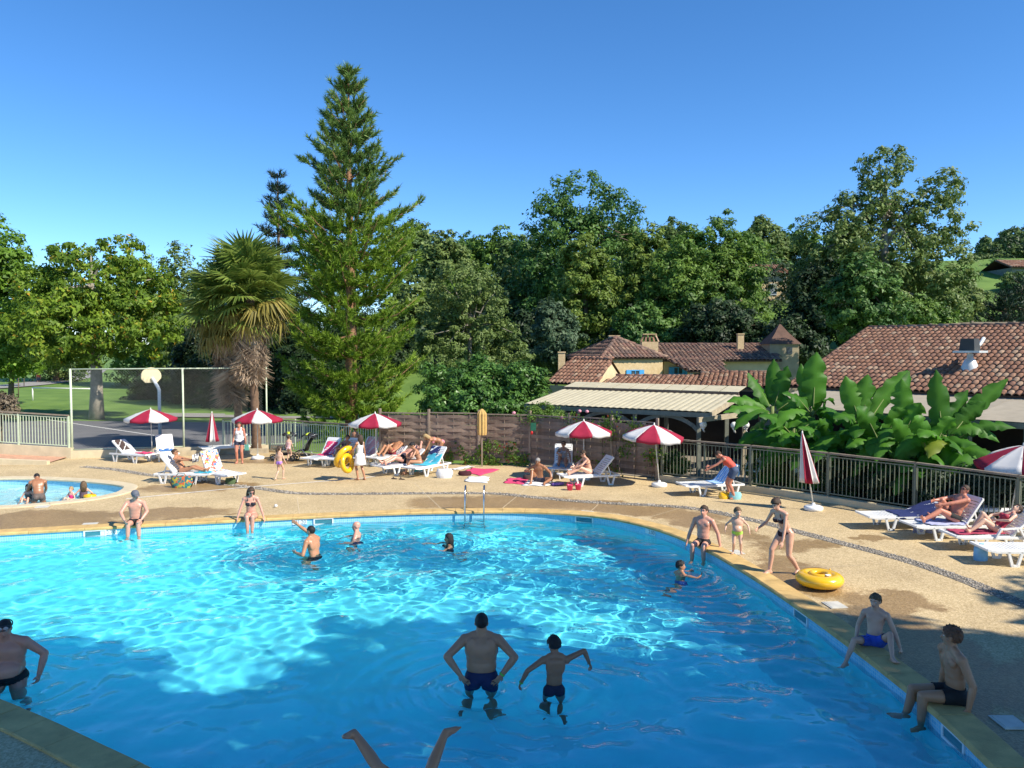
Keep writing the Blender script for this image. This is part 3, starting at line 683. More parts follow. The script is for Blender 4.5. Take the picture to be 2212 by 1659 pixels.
# ---- large roof on the right: restaurant hall parallel to the right fence
M_AWN = mat('tan_awning', (.36, .31, .23), .8, .1, 3, .1, 20, objvar=.04)
def hall():
    E0 = V(15.6, 24.3, 2.9); s = V(-.62, .785, 0).normalized(); p = V(.785, .62, 0).normalized()
    root = thing('restaurant_hall', 'long hall with a broad brown tiled roof behind the banana plants', 'building', (12, 28, 0))
    a, b = -4.0, 8.0
    eR, eL = E0 + s * a, E0 + s * b; rR, rL = eR + p * 6 + V(0, 0, 2.3), eL + p * 6 + V(0, 0, 2.3)
    loc = lambda q: local(root, q)
    tiled_roof(root, loc(eL), loc(eR), loc(rR), loc(rL), .215, .345, M_TILE, 300)
    bk = rL + p * 5 - V(0, 0, 2); bk2 = rR + p * 5 - V(0, 0, 2)
    o = MB().add([loc(rL), loc(rR), loc(bk2), loc(bk)], [(0, 1, 2, 3)]).build('rear_roof', M_UNDER, root)
    ridge_tiles(root, loc(rL), loc(rR), M_TILE)
    ridge_tiles(root, loc(eL + V(0, 0, .02)), loc(rL), M_TILE, .11)
    wl = [eL + p * .5 - s * .25, eR + p * .5, eR + p * 10.5, eL + p * 10.5 - s * .25]
    wall_box(root, 'wall', wl, 0, 2.8, M_RENDER)
    MB().add([loc(eL + p * .5 - s * .25 + V(0, 0, -.1)), loc(rL - s * .25 + V(0, 0, -.15)), loc(eL + p * 10.5 - s * .25 + V(0, 0, .2))], [(0, 1, 2)]).build('gable', M_RENDER, root, solid=.1)
    # awning towards the pool: canvas panels on a frame
    n = 8; q = -p
    for k in range(n):
        s0, s1 = a + (b - .6 - a) * k / n, a + (b - .6 - a) * (k + 1) / n - .015
        rows = [[E0 + s * u + q * (d * 3.1) + V(0, 0, -.08 - .46 * d - (.012 if i == 1 else 0) * math.sin(math.pi * d)) for i, u in enumerate((s0, (s0 + s1) / 2, s1))] for d in (-.05, .25, .5, .75, 1)]
        MB().sheet([[loc(x) for x in r_] for r_ in rows], smooth=False).build('awning_panel', M_AWN, root, solid=.012)
        MB().bar(loc(E0 + s * s0 + V(0, 0, -.13)), loc(E0 + s * s0 + q * 3.1 + V(0, 0, -.6)), .05, .07).build('awning_beam', M_TIMBER, root)
        MB().bar(loc(E0 + s * s0 + q * 3.0 + V(0, 0, -2.9)), loc(E0 + s * s0 + q * 3.0 + V(0, 0, -.6)), .09).build('awning_post', M_TIMBER, root)
    MB().bar(loc(E0 + s * a + q * 3.08 + V(0, 0, -.64)), loc(E0 + s * (b - .6) + q * 3.08 + V(0, 0, -.64)), .06, .16).build('awning_fascia', M_TIMBER, root)
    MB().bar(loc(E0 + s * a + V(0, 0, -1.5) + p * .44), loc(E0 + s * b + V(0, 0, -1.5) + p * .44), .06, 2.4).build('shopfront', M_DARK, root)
    # kitchen ventilator on the slope
    cpt = at(2095, 790, 27.3); cl = loc(cpt)
    v = MB().lathe([(.30, -.35), (.27, -.05), (.17, .2), (.1, .26), (.1, .42)], 14, cl).build('roof_vent', mat('vent_metal', (.62, .66, .66), .45, .1, 4, metal=.2), root)
    MB().box(cl + V(0, 0, .48), (.85, .7, .07), -.9).build('vent_tray', MATS['vent_metal'], v)
    MB().box(cl + V(-.02, 0, .72), (.5, .5, .42), -.9, taper=.85).build('motor_box', mat('vent_black', (.05, .055, .055), .6), v)
    MB().tube([cl + V(.2, .1, .55), cl + V(.55, .35, .75), cl + V(.75, .5, .95)], .06, 8).build('flue_pipe', MATS['vent_metal'], v)
hall()

# ---- pergola with pale canopy in front of the old houses
def pergola():
    FL, FR, BR, BL = V(.5, 31.0, 2.2), V(6.75, 26.95, 2.2), V(8.4, 29.45, 2.63), V(2.15, 33.5, 2.63)
    root = thing('restaurant_pergola', 'timber pergola with a pale ribbed canopy and arched braces', 'pergola', (4, 30, 0)); loc = lambda q: local(root, q)
    n = 30; ed = (FR - FL).normalized(); out = Vector((ed.y, -ed.x, 0))
    if out.y > 0: out = -out
    for k in range(n):
        t0, t1 = k / n, (k + 1) / n - .0035; a, b, c, d = lerp(FL, FR, t0), lerp(FL, FR, t1), lerp(BL, BR, t1), lerp(BL, BR, t0); m1, m2 = lerp(a, b, .5) + V(0, 0, .016), lerp(d, c, .5) + V(0, 0, .016)
        MB().add([loc(q) for q in (a, m1, b, c, m2, d)], [(0, 1, 4, 5), (1, 2, 3, 4)]).build('canopy_panel', M_CANVAS, root, solid=.012)
    UL, UR = BL + V(.05, .1, .1), BR + V(.05, .1, .1); UB, UC = UL + V(.55, .85, .17), UR + V(.55, .85, .17)
    for k in range(10):
        t0, t1 = k / 10, (k + 1) / 10 - .006; MB().add([loc(q) for q in (lerp(UL, UR, t0), lerp(UL, UR, t1), lerp(UB, UC, t1), lerp(UB, UC, t0))], [(0, 1, 2, 3)]).build('upper_canopy_panel', M_CANVAS, root, solid=.015)
    MB().bar(loc(lerp(BL, BR, -.0) + V(0, 0, .03)), loc(BR + V(0, 0, .03)), .1, .1).build('gutter', mat('gutter_brown', (.10, .07, .055), .6), root)
    MB().bar(loc(FL + V(0, .05, -.12)), loc(FR + V(0, .05, -.12)), .08, .16).build('front_beam', M_TIMBER, root)
    MB().bar(loc(BL + V(0, 0, -.12)), loc(BR + V(0, 0, -.12)), .1, .2).build('rear_beam', M_TIMBER, root)
    MB().bar(loc(FR + V(0, .02, -.09)), loc(BR + V(0, 0, -.09)), .08, .18).build('side_beam', M_PALETIMB, root)
    ts = (.0, .31, .62, .94)
    for i, t in enumerate(ts):
        p = lerp(FL, FR, t) + V(.05, .12, 0); p.z = 0
        MB().bar(loc(p), loc(p + V(0, 0, 2.08)), .13).build('post', M_TIMBER, root)
        pb = lerp(BL, BR, t); pb.z = 0; MB().bar(loc(pb), loc(pb + V(0, 0, 2.4)), .14).build('post', M_TIMBER, root)
        MB().bar(loc(p + V(0, 0, 2.08)), loc(pb + V(0, 0, 2.48)), .07, .14).build('rafter', M_TIMBER, root)
        if i < 3:
            p2 = lerp(FL, FR, ts[i + 1]) + V(.05, .12, 0); p2.z = 0; rows = []
            for k in range(13):
                u = k / 12; q = lerp(p, p2, u); h = 1.5 + .5 * math.sin(math.pi * u) ** .7
                rows.append(q + V(0, 0, h))
            mb = MB()
            for a, b in zip(rows[:-1], rows[1:]): mb.bar(loc(a), loc(b), .07, .13, ext=.01)
            mb.build('arched_brace', M_TIMBER, root)
    # outrigger beam and far post on the right
    p = V(8.0, 27.3, 0); MB().bar(loc(p), loc(p + V(0, 0, 2.1)), .13).build('post', M_PALETIMB, root)
    MB().bar(loc(V(6.2, 26.4, 1.98)), loc(V(8.9, 27.9, 2.14)), .07, .17).build('cross_beam', M_PALETIMB, root)
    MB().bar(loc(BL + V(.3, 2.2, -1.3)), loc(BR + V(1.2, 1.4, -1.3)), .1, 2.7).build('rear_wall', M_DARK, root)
    return FL, FR, root
PFL, PFR, _ = pergola()
def globe_lamp(p, lab, k):
    r = thing('globe_lamp', lab, 'lamp', p, 0, 'globe lamps on the pergola posts')
    MB().ball((0, 0, 0), .125, 14).build('globe', M_GLOBE, r)
    MB().tube([V(0, .0, -.12), V(.02, .0, -.2), V(.06, .06, -.25), V(.05, .16, -.22), V(.02, .2, -.12)], .022, 8).build('bracket', M_WHITEP, r)
    MB().lathe([(.06, -.14), (.07, -.10), (.05, -.09)], 10).build('collar', M_WHITEP, r)
for x, y, d, lab in [(1388, 914, 28.6, 'white globe lamp left of the three, deep under the canopy'), (1519, 917, 26.75, 'white globe lamp on the canopy corner post above the red-topped person'), (1586, 919, 27.05, 'white globe lamp on the left of the pale post by the banana leaves'),
                     (1611, 918, 27.15, 'white globe lamp on the right of the pale post by the banana leaves')]:
    globe_lamp(at(x, y, d), lab, 0)

# ---- the old houses
def house_hip():
    d = 45; root = thing('stone_house', 'square stone house with hipped roof and blue shutters', 'house', (at(1370, 800, d)[0], d, 0)); loc = lambda q: local(root, q)
    fz = 3.8; A, B, C_ = at(1299, 773, 43.2), at(1442, 773, 44.6), at(1224, 774, 47)
    for q in (A, B, C_): q.z = fz
    D_ = B + C_ - A; ap = at(1355, 737, 47.2); 
    ap = V((A.x + B.x + C_.x + D_.x) / 4, (A.y + B.y + C_.y + D_.y) / 4, 4.95)
    tiled_roof(root, loc(A), loc(B), loc(ap), loc(ap), .24, .4, M_TILE2, 120); tiled_roof(root, loc(C_), loc(A), loc(ap), loc(ap), .24, .4, M_TILE2, 120)
    MB().add([loc(B), loc(D_), loc(ap), loc(C_)], [(0, 1, 2), (1, 3, 2)]).build('rear_roof', M_UNDER, root)
    for q in (A, B, C_): ridge_tiles(root, loc(q), loc(ap), M_TILE2, .13)
    ce = (A + D_) / 2; ins = [ce + (q - ce) * .91 for q in (A, B, D_, C_)]
    wall_box(root, 'wall', ins, 0, fz - .02, M_STONEW)
    a, b = ins[0], ins[1]; shutter_window(root, lerp(a, b, .46), lerp(a, b, .60), 2.45, 3.12)
    chimney(root, *at(1326, 740, 48)[:2], 4.2, 5.05, .6, M_WHITEP)
def house_gable():
    root = thing('small_gabled_house', 'low rendered house with red tiled roof and narrow chimney at left', 'house', (3.5, 38.5, 0)); loc = lambda q: local(root, q)
    rA, rB = at(1228, 777, 40.2), at(1322, 777, 38.6); rA.z = rB.z = 3.78; eA, eB = at(1180, 816, 38.3), at(1288, 831, 36.6); eA.z = eB.z = 2.68
    tiled_roof(root, loc(eA), loc(eB), loc(rB), loc(rA), .215, .34, M_TILE, 220)
    fB = rB + (rB - eB) * .85; fB.z = 2.8; fA = rA + (rA - eA) * .85; fA.z = 2.8
    MB().add([loc(rA), loc(rB), loc(fB), loc(fA)], [(0, 1, 2, 3)]).build('rear_roof', M_UNDER, root)
    ridge_tiles(root, loc(rA), loc(rB), M_TILE)
    sx = (eA - eB).normalized() * .2
    MB().add([loc(eB + sx + V(0, 0, -.08)), loc(rB + sx + V(0, 0, -.08)), loc(fB + sx + V(0, 0, -.08)), loc(V(fB.x, fB.y, 0) + sx), loc(V(eB.x, eB.y, 0) + sx)], [(0, 4, 3, 2, 1)]).build('gable_wall', M_RENDER, root, solid=.2)
    MB().add([loc(eA - sx + V(0, 0, -.1)), loc(eB + sx + V(0, 0, -.1)), loc(V(eB.x, eB.y, 0) + sx), loc(V(eA.x, eA.y, 0) - sx)], [(0, 1, 2, 3)]).build('wall', M_RENDER, root, solid=.2)
    chimney(root, *at(1213, 785, 39.6)[:2], 2.8, 4.12, .34, M_STONEW)
def house_long():
    root = thing('long_farmhouse', 'long farmhouse with dark brown tiled roof and porch beside the slim tower', 'house', (12, 45, 0)); loc = lambda q: local(root, q)
    rL, rR = at(1392, 745, 48.5), at(1662, 745, 48.5); eL, eR = at(1425, 777, 44.8), at(1690, 780, 44.8); rL.z = rR.z = 4.55; eL.z = eR.z = 3.65
    tiled_roof(root, loc(eL), loc(eR), loc(rR), loc(rL), .23, .38, M_TILE2, 200); ridge_tiles(root, loc(rL), loc(rR), M_TILE2)
    wall_box(root, 'wall', [eL + V(.3, .4, 0), eR + V(-.2, .4, 0), rR + V(0, 3, 0), rL + V(0, 3, 0)], 0, 3.6, M_RENDER)
    MB().add([loc(rL), loc(rR), loc(rR + V(0, 3.4, -.9)), loc(rL + V(0, 3.4, -.9))], [(0, 1, 2, 3)]).build('rear_roof', M_UNDER, root)
    # porch
    pl, pr = at(1488, 801, 42.3), at(1566, 800, 42.3); tl, tr = at(1440, 776, 45.1), at(1562, 779, 45.1); pl.z = pr.z = 3.12; tl.z = tr.z = 3.72
    tiled_roof(root, loc(pl), loc(pr), loc(tr), loc(tl), .23, .38, M_TILE2, 60)
    for q in (pl + V(.15, .15, 0), pr + V(-.15, .15, 0)): MB().bar(loc(V(q.x, q.y, 0)), loc(V(q.x, q.y, 3.08)), .16).build('porch_post', M_PALETIMB, root)
    y = eL.y + .38
    for x0, x1 in ((1455, 1474),): 
        a, b = at(x0, 815, y), at(x1, 815, y); shutter_window(root, a, b, 2.5, 3.25, 1, True)
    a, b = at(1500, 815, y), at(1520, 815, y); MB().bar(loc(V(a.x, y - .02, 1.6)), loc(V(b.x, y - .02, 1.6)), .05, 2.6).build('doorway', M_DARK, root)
    chimney(root, *at(1402, 742, 46.8)[:2], 4.0, 4.72, .95, M_STONEW, 1); chimney(root, *at(1599, 742, 47.2)[:2], 4.0, 5.15, .36, M_STONEW)
    # tower
    c = at(1684, 741, 47); w = .85; tw = thing('stair_tower', 'slim square tower with steep pyramid roof at the farmhouse end', 'tower', (c.x, c.y, 0))
    MB().box((0, 0, 2.3), (w * 2, w * 2, 4.6)).build('wall', mat('shade_toned_tower_render', (.36, .29, .19), .9, .2, 2, .3, 20), tw)  # wall colour darkened to stand for the shade of the trees
    MB().lathe([(1.36, 4.58), (1.3, 4.62), (.55, 5.25), (.06, 5.75)], 4, M=Matrix.Rotation(R(45), 3, 'Z'), smooth=False).build('roof', M_UNDER, tw)  # roof kept in a dark colour to suggest the same shade
    MB().tube([V(0, 0, 5.7), V(0, 0, 6.1)], .02, 6).build('finial', M_DARK, tw)
    MB().box((.3, -w - .01, 4.2), (.3, .04, .4)).build('window', M_GLASS, tw)
def low_roof():
    root = thing('low_tiled_outbuilding', 'low red tiled outbuilding roof just behind the pergola', 'building', (8, 36, 0)); loc = lambda q: local(root, q)
    eL, eR = at(1296, 832, 35.6), at(1700, 845, 33.2); rL, rR = at(1330, 819, 38.0), at(1700, 806, 37.0); eL.z = 2.7; eR.z = 2.7; rL.z = 3.0; rR.z = 3.22; m1 = lerp(eL, eR, .55); m2 = lerp(rL, rR, .5); m2.z = 2.98
    r1 = m2.copy(); r1.z = 3.15
    tiled_roof(root, loc(eL), loc(m1), loc(m2), loc(rL), .215, .34, M_TILE, 150); tiled_roof(root, loc(m1), loc(eR), loc(rR), loc(r1), .215, .34, M_TILE, 150)
    ridge_tiles(root, loc(rL), loc(m2), M_TILE); ridge_tiles(root, loc(r1), loc(rR), M_TILE)
    wall_box(root, 'wall', [eL + V(.2, .3, 0), m1 + V(0, .3, 0), eR + V(-.1, .3, 0), rR, m2, rL], 0, 2.62, M_RENDER)
house_hip(); house_gable(); house_long(); low_roof()
# far houses glimpsed between the trees
def far_house(label, x0, x1, ytop, ybot, d, m, roofh=1.0):
    a, b = at(x0, ytop, d), at(x1, ytop, d); zb = at(x0, ybot, d).z - 3; root = thing('hillside_house', label, 'house', (a.x, d, zb)); W = b.x - a.x; Hh = a.z - zb
    MB().box((W / 2, 2.5, Hh / 2), (W, 5, Hh)).build('wall', m, root)
    tiled_roof(root, V(-.3, -.4, Hh), V(W + .3, -.4, Hh), V(W + .3, 2.5, Hh + roofh), V(-.3, 2.5, Hh + roofh), .3, .5, M_TILE, 60)
    MB().add([(-.3, 5.4, Hh), (W + .3, 5.4, Hh), (W + .3, 2.5, Hh + roofh), (-.3, 2.5, Hh + roofh)], [(0, 1, 2, 3)]).build('rear_roof', M_UNDER, root)
    for t in (.25, .7): MB().box((W * t, -.03, Hh - 1.6), (.8, .08, 1.2)).build('window', mat('grey_shutter', (.35, .42, .48), .6), root)
far_house('pale house half hidden by trees on the hillside', 1600, 1700, 592, 650, 84, M_RENDER, 1.2)
far_house('low roofed house at the far right edge on the hill', 2186, 2290, 578, 600, 84, M_TIMBER, 1.0)
# grey rail fence on the slope above the hall
root = thing('slope_fence', 'grey slatted fence on the slope above the long tiled roof', 'fence', (26, 50, 0))
pts = [at(2010, 703, 52), at(2100, 697, 52), at(2190, 697, 52), at(2300, 697, 52)]
for i, p in enumerate(pts): MB().box(local(root, p) + V(0, 0, -.5), (.14, .14, 1.25)).build('post', M_POSTW, root)
for a, b in zip(pts[:-1], pts[1:]):
    for k in range(4): MB().bar(local(root, a) + V(0, 0, -.02 - k * .2), local(root, b) + V(0, 0, -.02 - k * .2), .03, .13).build('slat', M_POSTW, root)
print('buildings', time.time() - T0)
# ================================================================== TREES AND PLANTS
M_BARK = mat('bark', (.15, .11, .075), .9, .3, 4, .6, 25)
M_BARKP = mat('pine_bark', (.30, .16, .09), .9, .25, 5, .6, 25)
M_BARKG = mat('grey_bark', (.28, .25, .20), .9, .25, 4, .5, 25)
LM = dict(
    lime=leafmat('lime_leaves', (0.077, 0.161, 0.015), (0.218, 0.378, 0.039), .35),
    walnut=leafmat('walnut_leaves', (0.086, 0.167, 0.013), (0.271, 0.392, 0.038), .4, accent=(0.598, 0.361, 0.039)),
    oak=leafmat('oak_leaves', (0.044, 0.116, 0.022), (0.130, 0.241, 0.044), .25),
    olive=leafmat('dull_leaves', (0.094, 0.153, 0.033), (0.226, 0.297, 0.083), .3),
    mid=leafmat('mid_leaves', (0.063, 0.139, 0.020), (0.189, 0.302, 0.045), .3),
    yellow=leafmat('yellowish_leaves', (0.089, 0.151, 0.020), (0.239, 0.324, 0.055), .35),
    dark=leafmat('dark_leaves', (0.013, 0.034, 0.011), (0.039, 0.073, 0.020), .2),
    fig=leafmat('fig_leaves', (0.044, 0.114, 0.019), (0.133, 0.270, 0.052), .25, .4),
    hill=leafmat('hill_leaves', (0.073, 0.131, 0.036), (0.155, 0.227, 0.056), .25),
    blue=leafmat('bluish_leaves', (0.064, 0.116, 0.057), (0.136, 0.200, 0.099), .25),
    pine=leafmat('pine_needles', (0.112, 0.199, 0.017), (0.296, 0.437, 0.045), .3),
    pinet=leafmat('pine_top_needles', (0.088, 0.160, 0.039), (0.224, 0.338, 0.077), .25),
    spruce=leafmat('spruce_needles', (0.013, 0.036, 0.020), (0.034, 0.067, 0.034), .1),
)
def unit(n, r):
    v = r.normal(size=(n, 3)); return v / np.linalg.norm(v, axis=1)[:, None]
def leaf_quads(P, D, Nn, size, r, w=.55):
    """P centres, D direction, Nn normal-ish, size per leaf"""
    S_ = np.cross(D, Nn); S_ /= np.linalg.norm(S_, axis=1)[:, None] + 1e-9
    s = size[:, None]; a = P - D * s * .5; b = P + S_ * s * w * .5; c = P + D * s * .5; d = P - S_ * s * w * .5
    v = np.stack([a, b, c, d], 1).reshape(-1, 3); f = np.arange(len(v)).reshape(-1, 4); return v, f
def leaf_tris(P, D, Nn, size, w=.6):
    S_ = np.cross(D, Nn); S_ /= np.linalg.norm(S_, axis=1)[:, None] + 1e-9; s = size[:, None]
    return np.stack([P - D * s * .45 + S_ * s * w * .5, P + D * s * .55, P - D * s * .45 - S_ * s * w * .5], 1).reshape(-1, 3)
def crown_mesh(name, lobes, n, size, m, r, clump=.30, dens=1.0, droop=.0, accent=.03):
    """leaves gathered in clumps on the surface of a few lobes"""
    vol = np.array([l[3] * l[4] + l[4] * l[5] + l[3] * l[5] for l in lobes]); share = vol / vol.sum(); cen = []
    vs, tn = [], []
    for l, sh in zip(lobes, share):
        R3 = np.array(l[3:6]); rm = R3.mean(); cr = clump * rm ** .55 * 1.25
        k = max(6, int(9 * (rm / cr) ** 1.7 * .55)); dirs = unit(k, r); rad = r.uniform(.45, 1.05, k) ** .6
        C = np.array(l[:3]) + dirs * R3 * (rad[:, None]) * np.where(r.random(k) < .15, 1.14, 1)[:, None]
        m_ = max(8, int(n * sh / k)); crs = cr * r.uniform(.6, 1.25, k)
        for c, q, dd in zip(C, crs, dirs):
            u = unit(m_, r); pr = r.random(m_) ** .45
            Pp = c + u * (q * pr)[:, None] * np.array([1.15, 1.15, .8])
            nn = u * .7 + dd * .5 + r.normal(size=(m_, 3)) * .45 + np.array([0, 0, .45]); D = np.cross(nn, unit(m_, r)) + np.array([0, 0, -droop]); D /= np.linalg.norm(D, axis=1)[:, None]
            sz = size * r.uniform(.6, 1.35, m_); vs.append(leaf_tris(Pp, D, nn, sz))
            t = np.clip(.45 + r.normal() * .22 + r.normal(size=m_) * .15, 0, .92); t = np.where(r.random(m_) < accent, 1.0, t); tn.append(np.repeat(t, 3))
        cen += list(C)
    v = np.vstack(vs); return raw_mesh(name, v, np.arange(len(v)).reshape(-1, 3), m, False, np.concatenate(tn)), cen
def tree(name, label, cat, base, lobes, n, size, m, trunk=.25, seed=1, group=None, bark=None, clump=.30, limbs=12, droop=.0, accent=.0, fork=.35, trunk_part='trunk'):
    r = np.random.default_rng(seed); root = thing(name, label, cat, base, 0, group); n = int(n * 2.3); size *= 1.0
    me, cen = crown_mesh('crown', lobes, n, size, m, r, clump, droop=droop, accent=accent); link('crown', me, root)
    top = max(l[2] for l in lobes); lo = min(l[2] - l[5] for l in lobes); mb = MB(); z1 = max(lo + .3, top * fork); cx = np.mean([l[0] for l in lobes]); cy = np.mean([l[1] for l in lobes])
    sp = [V(0, 0, -.3), V(.05, 0, z1 * .5), V(cx * .3 + .1, cy * .3, z1), V(cx * .7, cy * .7, (z1 + top) / 2), V(cx, cy, top)]
    mb.tube(sp, [trunk * 1.35, trunk, trunk * .85, trunk * .5, trunk * .12], 9)
    pick = r.choice(len(cen), min(limbs, len(cen)), replace=False)
    for i in pick:
        c = Vector(cen[i]); t = r.uniform(.35, .95); s = lerp(sp[2], sp[4], t * .8) if c.z > z1 else sp[2]; mid_ = lerp(s, c, .5) + V(0, 0, .12 * (c - s).length)
        mb.tube([s, lerp(s, mid_, .5) + V(0, 0, .05), mid_, c], [trunk * .34, trunk * .26, trunk * .17, trunk * .05], 5)
    mb.build(trunk_part, bark or M_BARK, root); return root
def ptree(name, label, cat, x, ytop, ybot, hw, d, n, size, m, seed, lobes=None, gz=None, trunk=.25, px=None, **kw):
    """tree from its place in the survey: centre x, top and bottom of the crown, half width (2212-pixels), depth d"""
    s = d / FPX; c = at(x, 750, d); gzv = float(ground_z(c.x, d)) if gz is None else gz
    zt, zb = at(x, ytop, d).z - gzv, at(x, ybot, d).z - gzv; W = hw * s; r = random.Random(seed); Hc = zt - zb; zc = (zt + zb) / 2
    if lobes is None:
        lobes = [(0, 0, zc - .05 * Hc, W * .72, W * .7, Hc * .40), (-.35 * W, .1 * W, zc - .12 * Hc, W * .6, W * .6, Hc * .33), (.38 * W, -.1 * W, zc - .1 * Hc, W * .58, W * .6, Hc * .33),
                 (r.uniform(-.2, .2) * W, 0, zt - Hc * .22, W * .42, W * .45, Hc * .22), (r.uniform(-.5, -.2) * W, 0, zc + .18 * Hc, W * .4, W * .4, Hc * .22), (r.uniform(.2, .5) * W, .1, zc + .16 * Hc, W * .4, W * .4, Hc * .22)]
    else: lobes = [(a * W, b * W, zb + c_ * Hc, rx * W, ry * W, rz * Hc) for a, b, c_, rx, ry, rz in lobes]
    return tree(name, label, cat, (c.x, d, gzv), lobes, n, size, m, trunk, seed, **kw)

TG = 'trees on the hillside behind the houses'
# left
ptree('lime_tree', 'tall bright green tree cut by the left edge of the view', 'tree', -25, 440, 815, 115, 52, 9000, .30, LM['lime'], 1, trunk=.35)
ptree('lime_tree', 'smaller bright green tree low at the left edge above the lane', 'tree', 20, 640, 830, 95, 60, 5000, .30, LM['lime'], 2, trunk=.2)
ptree('walnut_tree', 'broad yellow-tinged walnut tree over the ball court, trunk behind the mesh', 'tree', 205, 505, 800, 190, 49, 17000, .25, LM['walnut'], 3, gz=0, trunk=.36, accent=.018, limbs=26, clump=.24, droop=.5,
      lobes=[(0, 0, .32, .78, .7, .30), (-.5, .1, .34, .5, .5, .28), (.55, 0, .38, .46, .5, .26), (.0, 0, .62, .55, .5, .24), (-.25, 0, .8, .26, .3, .16), (.28, .1, .84, .26, .3, .17), (.62, 0, .6, .3, .3, .17), (-.62, 0, .6, .3, .3, .18), (-.1, -.5, .3, .5, .4, .25)], bark=M_BARKG)
for i, (x, yt, hw, d) in enumerate([(385, 522, 70, 78), (300, 560, 80, 84), (120, 560, 90, 92), (470, 560, 90, 80)]):
    ptree('oak_tree', ['mid green tree showing between the walnut and the palms', 'dull green tree behind the crown of the walnut', 'green tree far behind the left part of the walnut', 'green tree behind the top of the palms'][i], 'tree', x, yt, 870, hw, d, 5000, .36, LM['mid' if i % 2 else 'olive'], 10 + i, trunk=.3)
for i, (x, yt, hw, d) in enumerate([(420, 690, 75, 62), (585, 640, 80, 56), (660, 700, 70, 52), (320, 800, 60, 66), (500, 760, 80, 58), (760, 640, 95, 60), (850, 700, 80, 64), (700, 780, 80, 66), (655, 600, 80, 74), (800, 640, 80, 76)]):
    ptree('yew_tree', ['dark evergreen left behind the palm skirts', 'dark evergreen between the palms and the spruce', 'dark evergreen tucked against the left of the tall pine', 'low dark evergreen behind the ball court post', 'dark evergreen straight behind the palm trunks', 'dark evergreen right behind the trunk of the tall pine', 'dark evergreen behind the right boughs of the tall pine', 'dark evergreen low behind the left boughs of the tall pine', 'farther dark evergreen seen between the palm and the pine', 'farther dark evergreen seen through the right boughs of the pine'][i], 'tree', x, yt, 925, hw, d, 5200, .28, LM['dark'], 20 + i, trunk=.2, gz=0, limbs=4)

# conifers
def conifer(name, label, x, ytop, base, H, Lmax, levels, m_top, m_low, seed, needle=.3, nn=16, bark=M_BARKP, z0=.6, pitch=(.45, -.12), tr=.28, zsplit=.62, tuft_w=.05, broad=False):
    r = np.random.default_rng(seed); root = thing(name, label, 'tree', base); tk = MB(); tk.tube([V(0, 0, -.3), V(.05, 0, H * .3), V(0, .05, H * .65), V(.02, 0, H)], [tr * 1.2, tr, tr * .55, .03], 9)
    sets = {0: [], 1: []}; tones = {0: [], 1: []}
    for lv in range(levels):
        t = (lv + r.uniform(-.3, .3)) / levels; z = z0 + (H - z0) * max(0, t + (.35 / levels) * (1 if lv % 2 else -1)) ** .95; k = r.integers(5, 8)
        env = (min(1, (1 - t) * 1.9) ** .9 if broad else (1 - t) ** .78) * (1.0 if t > .12 else .85 + t * 1.2) * r.uniform(.72, 1.12); a0 = r.uniform(0, 6.28)
        for j in range(k):
            a = a0 + 6.283 * j / k + r.uniform(-.3, .3); L = Lmax * env * r.uniform(.62, 1.12) + .25; pt = pitch[1] + (pitch[0] - pitch[1]) * t
            dirv = np.array([math.cos(a), math.sin(a), 0]); p0 = np.array([0, 0, z]); q = lambda u: p0 + dirv * L * u + np.array([0, 0, L * (pt * u + .22 * u * u - (.16 if t < .5 else .03) * math.sin(3.0 * u))])
            tk.tube([q(0), q(.35), q(.7), q(.98)], [.05 * (1 - t) + .014, .035 * (1 - t) + .01, .02, .006], 5)
            nt_ = max(4, int(L / .15)); side = np.array([-dirv[1], dirv[0], 0])
            for s in range(nt_):
                u = .22 + .78 * (s + r.random()) / nt_; c = q(u); spread = L * .30 * (1 - abs(u - .55)) * r.uniform(-1, 1); c = c + side * spread + np.array([0, 0, r.uniform(-.06, .14)])
                ax = dirv * .7 + side * np.sign(spread) * .4 + np.array([0, 0, .55 + .5 * t]); ax /= np.linalg.norm(ax)
                D = ax + r.normal(size=(nn, 3)) * .55; D /= np.linalg.norm(D, axis=1)[:, None]; sz = needle * r.uniform(.6, 1.15, nn); P = c + D * (sz * .5)[:, None] + ax * r.uniform(-.18, .18, nn)[:, None]
                v = leaf_tris(P, D, unit(nn, r), sz, tuft_w / needle); w = 0 if t + r.normal() * .05 > zsplit else 1
                sets[w].append(v); tones[w].append(np.repeat(np.clip(.5 + r.normal() * .2 + r.normal(size=nn) * .12, 0, .92), 3))
    for w, m in ((0, m_top), (1, m_low)):
        if sets[w]:
            v = np.vstack(sets[w]); link('crown', raw_mesh('crown', v, np.arange(len(v)).reshape(-1, 3), m, False, np.concatenate(tones[w])), root)
    tk.build('trunk', bark, root); return root
pb = at(757, 750, 40); conifer('pine_tree', 'very tall yellow-green pine rising above everything in the centre left', 757, 145, (pb.x, 40, 0), 17.9, 3.4, 40, LM['pinet'], LM['pine'], 4, .32, 38, zsplit=.55, tuft_w=.05, broad=True)
pb = at(604, 750, 55); conifer('spruce_tree', 'thin dark spruce poking up left of the tall pine', 604, 385, (pb.x, 55, 0), 16.3, 3.6, 30, LM['spruce'], LM['spruce'], 6, .40, 12, M_BARK, pitch=(.2, -.25), tr=.2, tuft_w=.06)
for i, (x, yt, d, L) in enumerate([(2168, 640, 58, 2.2), (2205, 610, 62, 2.6), (2035, 705, 57, 1.2)]):
    b = at(x, 735, d); conifer('young_spruce', ['young dark conifer on the meadow slope, left of two', 'young dark conifer on the meadow slope at the right edge', 'small dark conifer at the end of the slope fence'][i], x, yt, (b.x, d, b.z), at(x, yt, d).z - b.z, L, 12, LM['spruce'], LM['spruce'], 30 + i, .4, 9, M_BARK, z0=.1, tuft_w=.07)

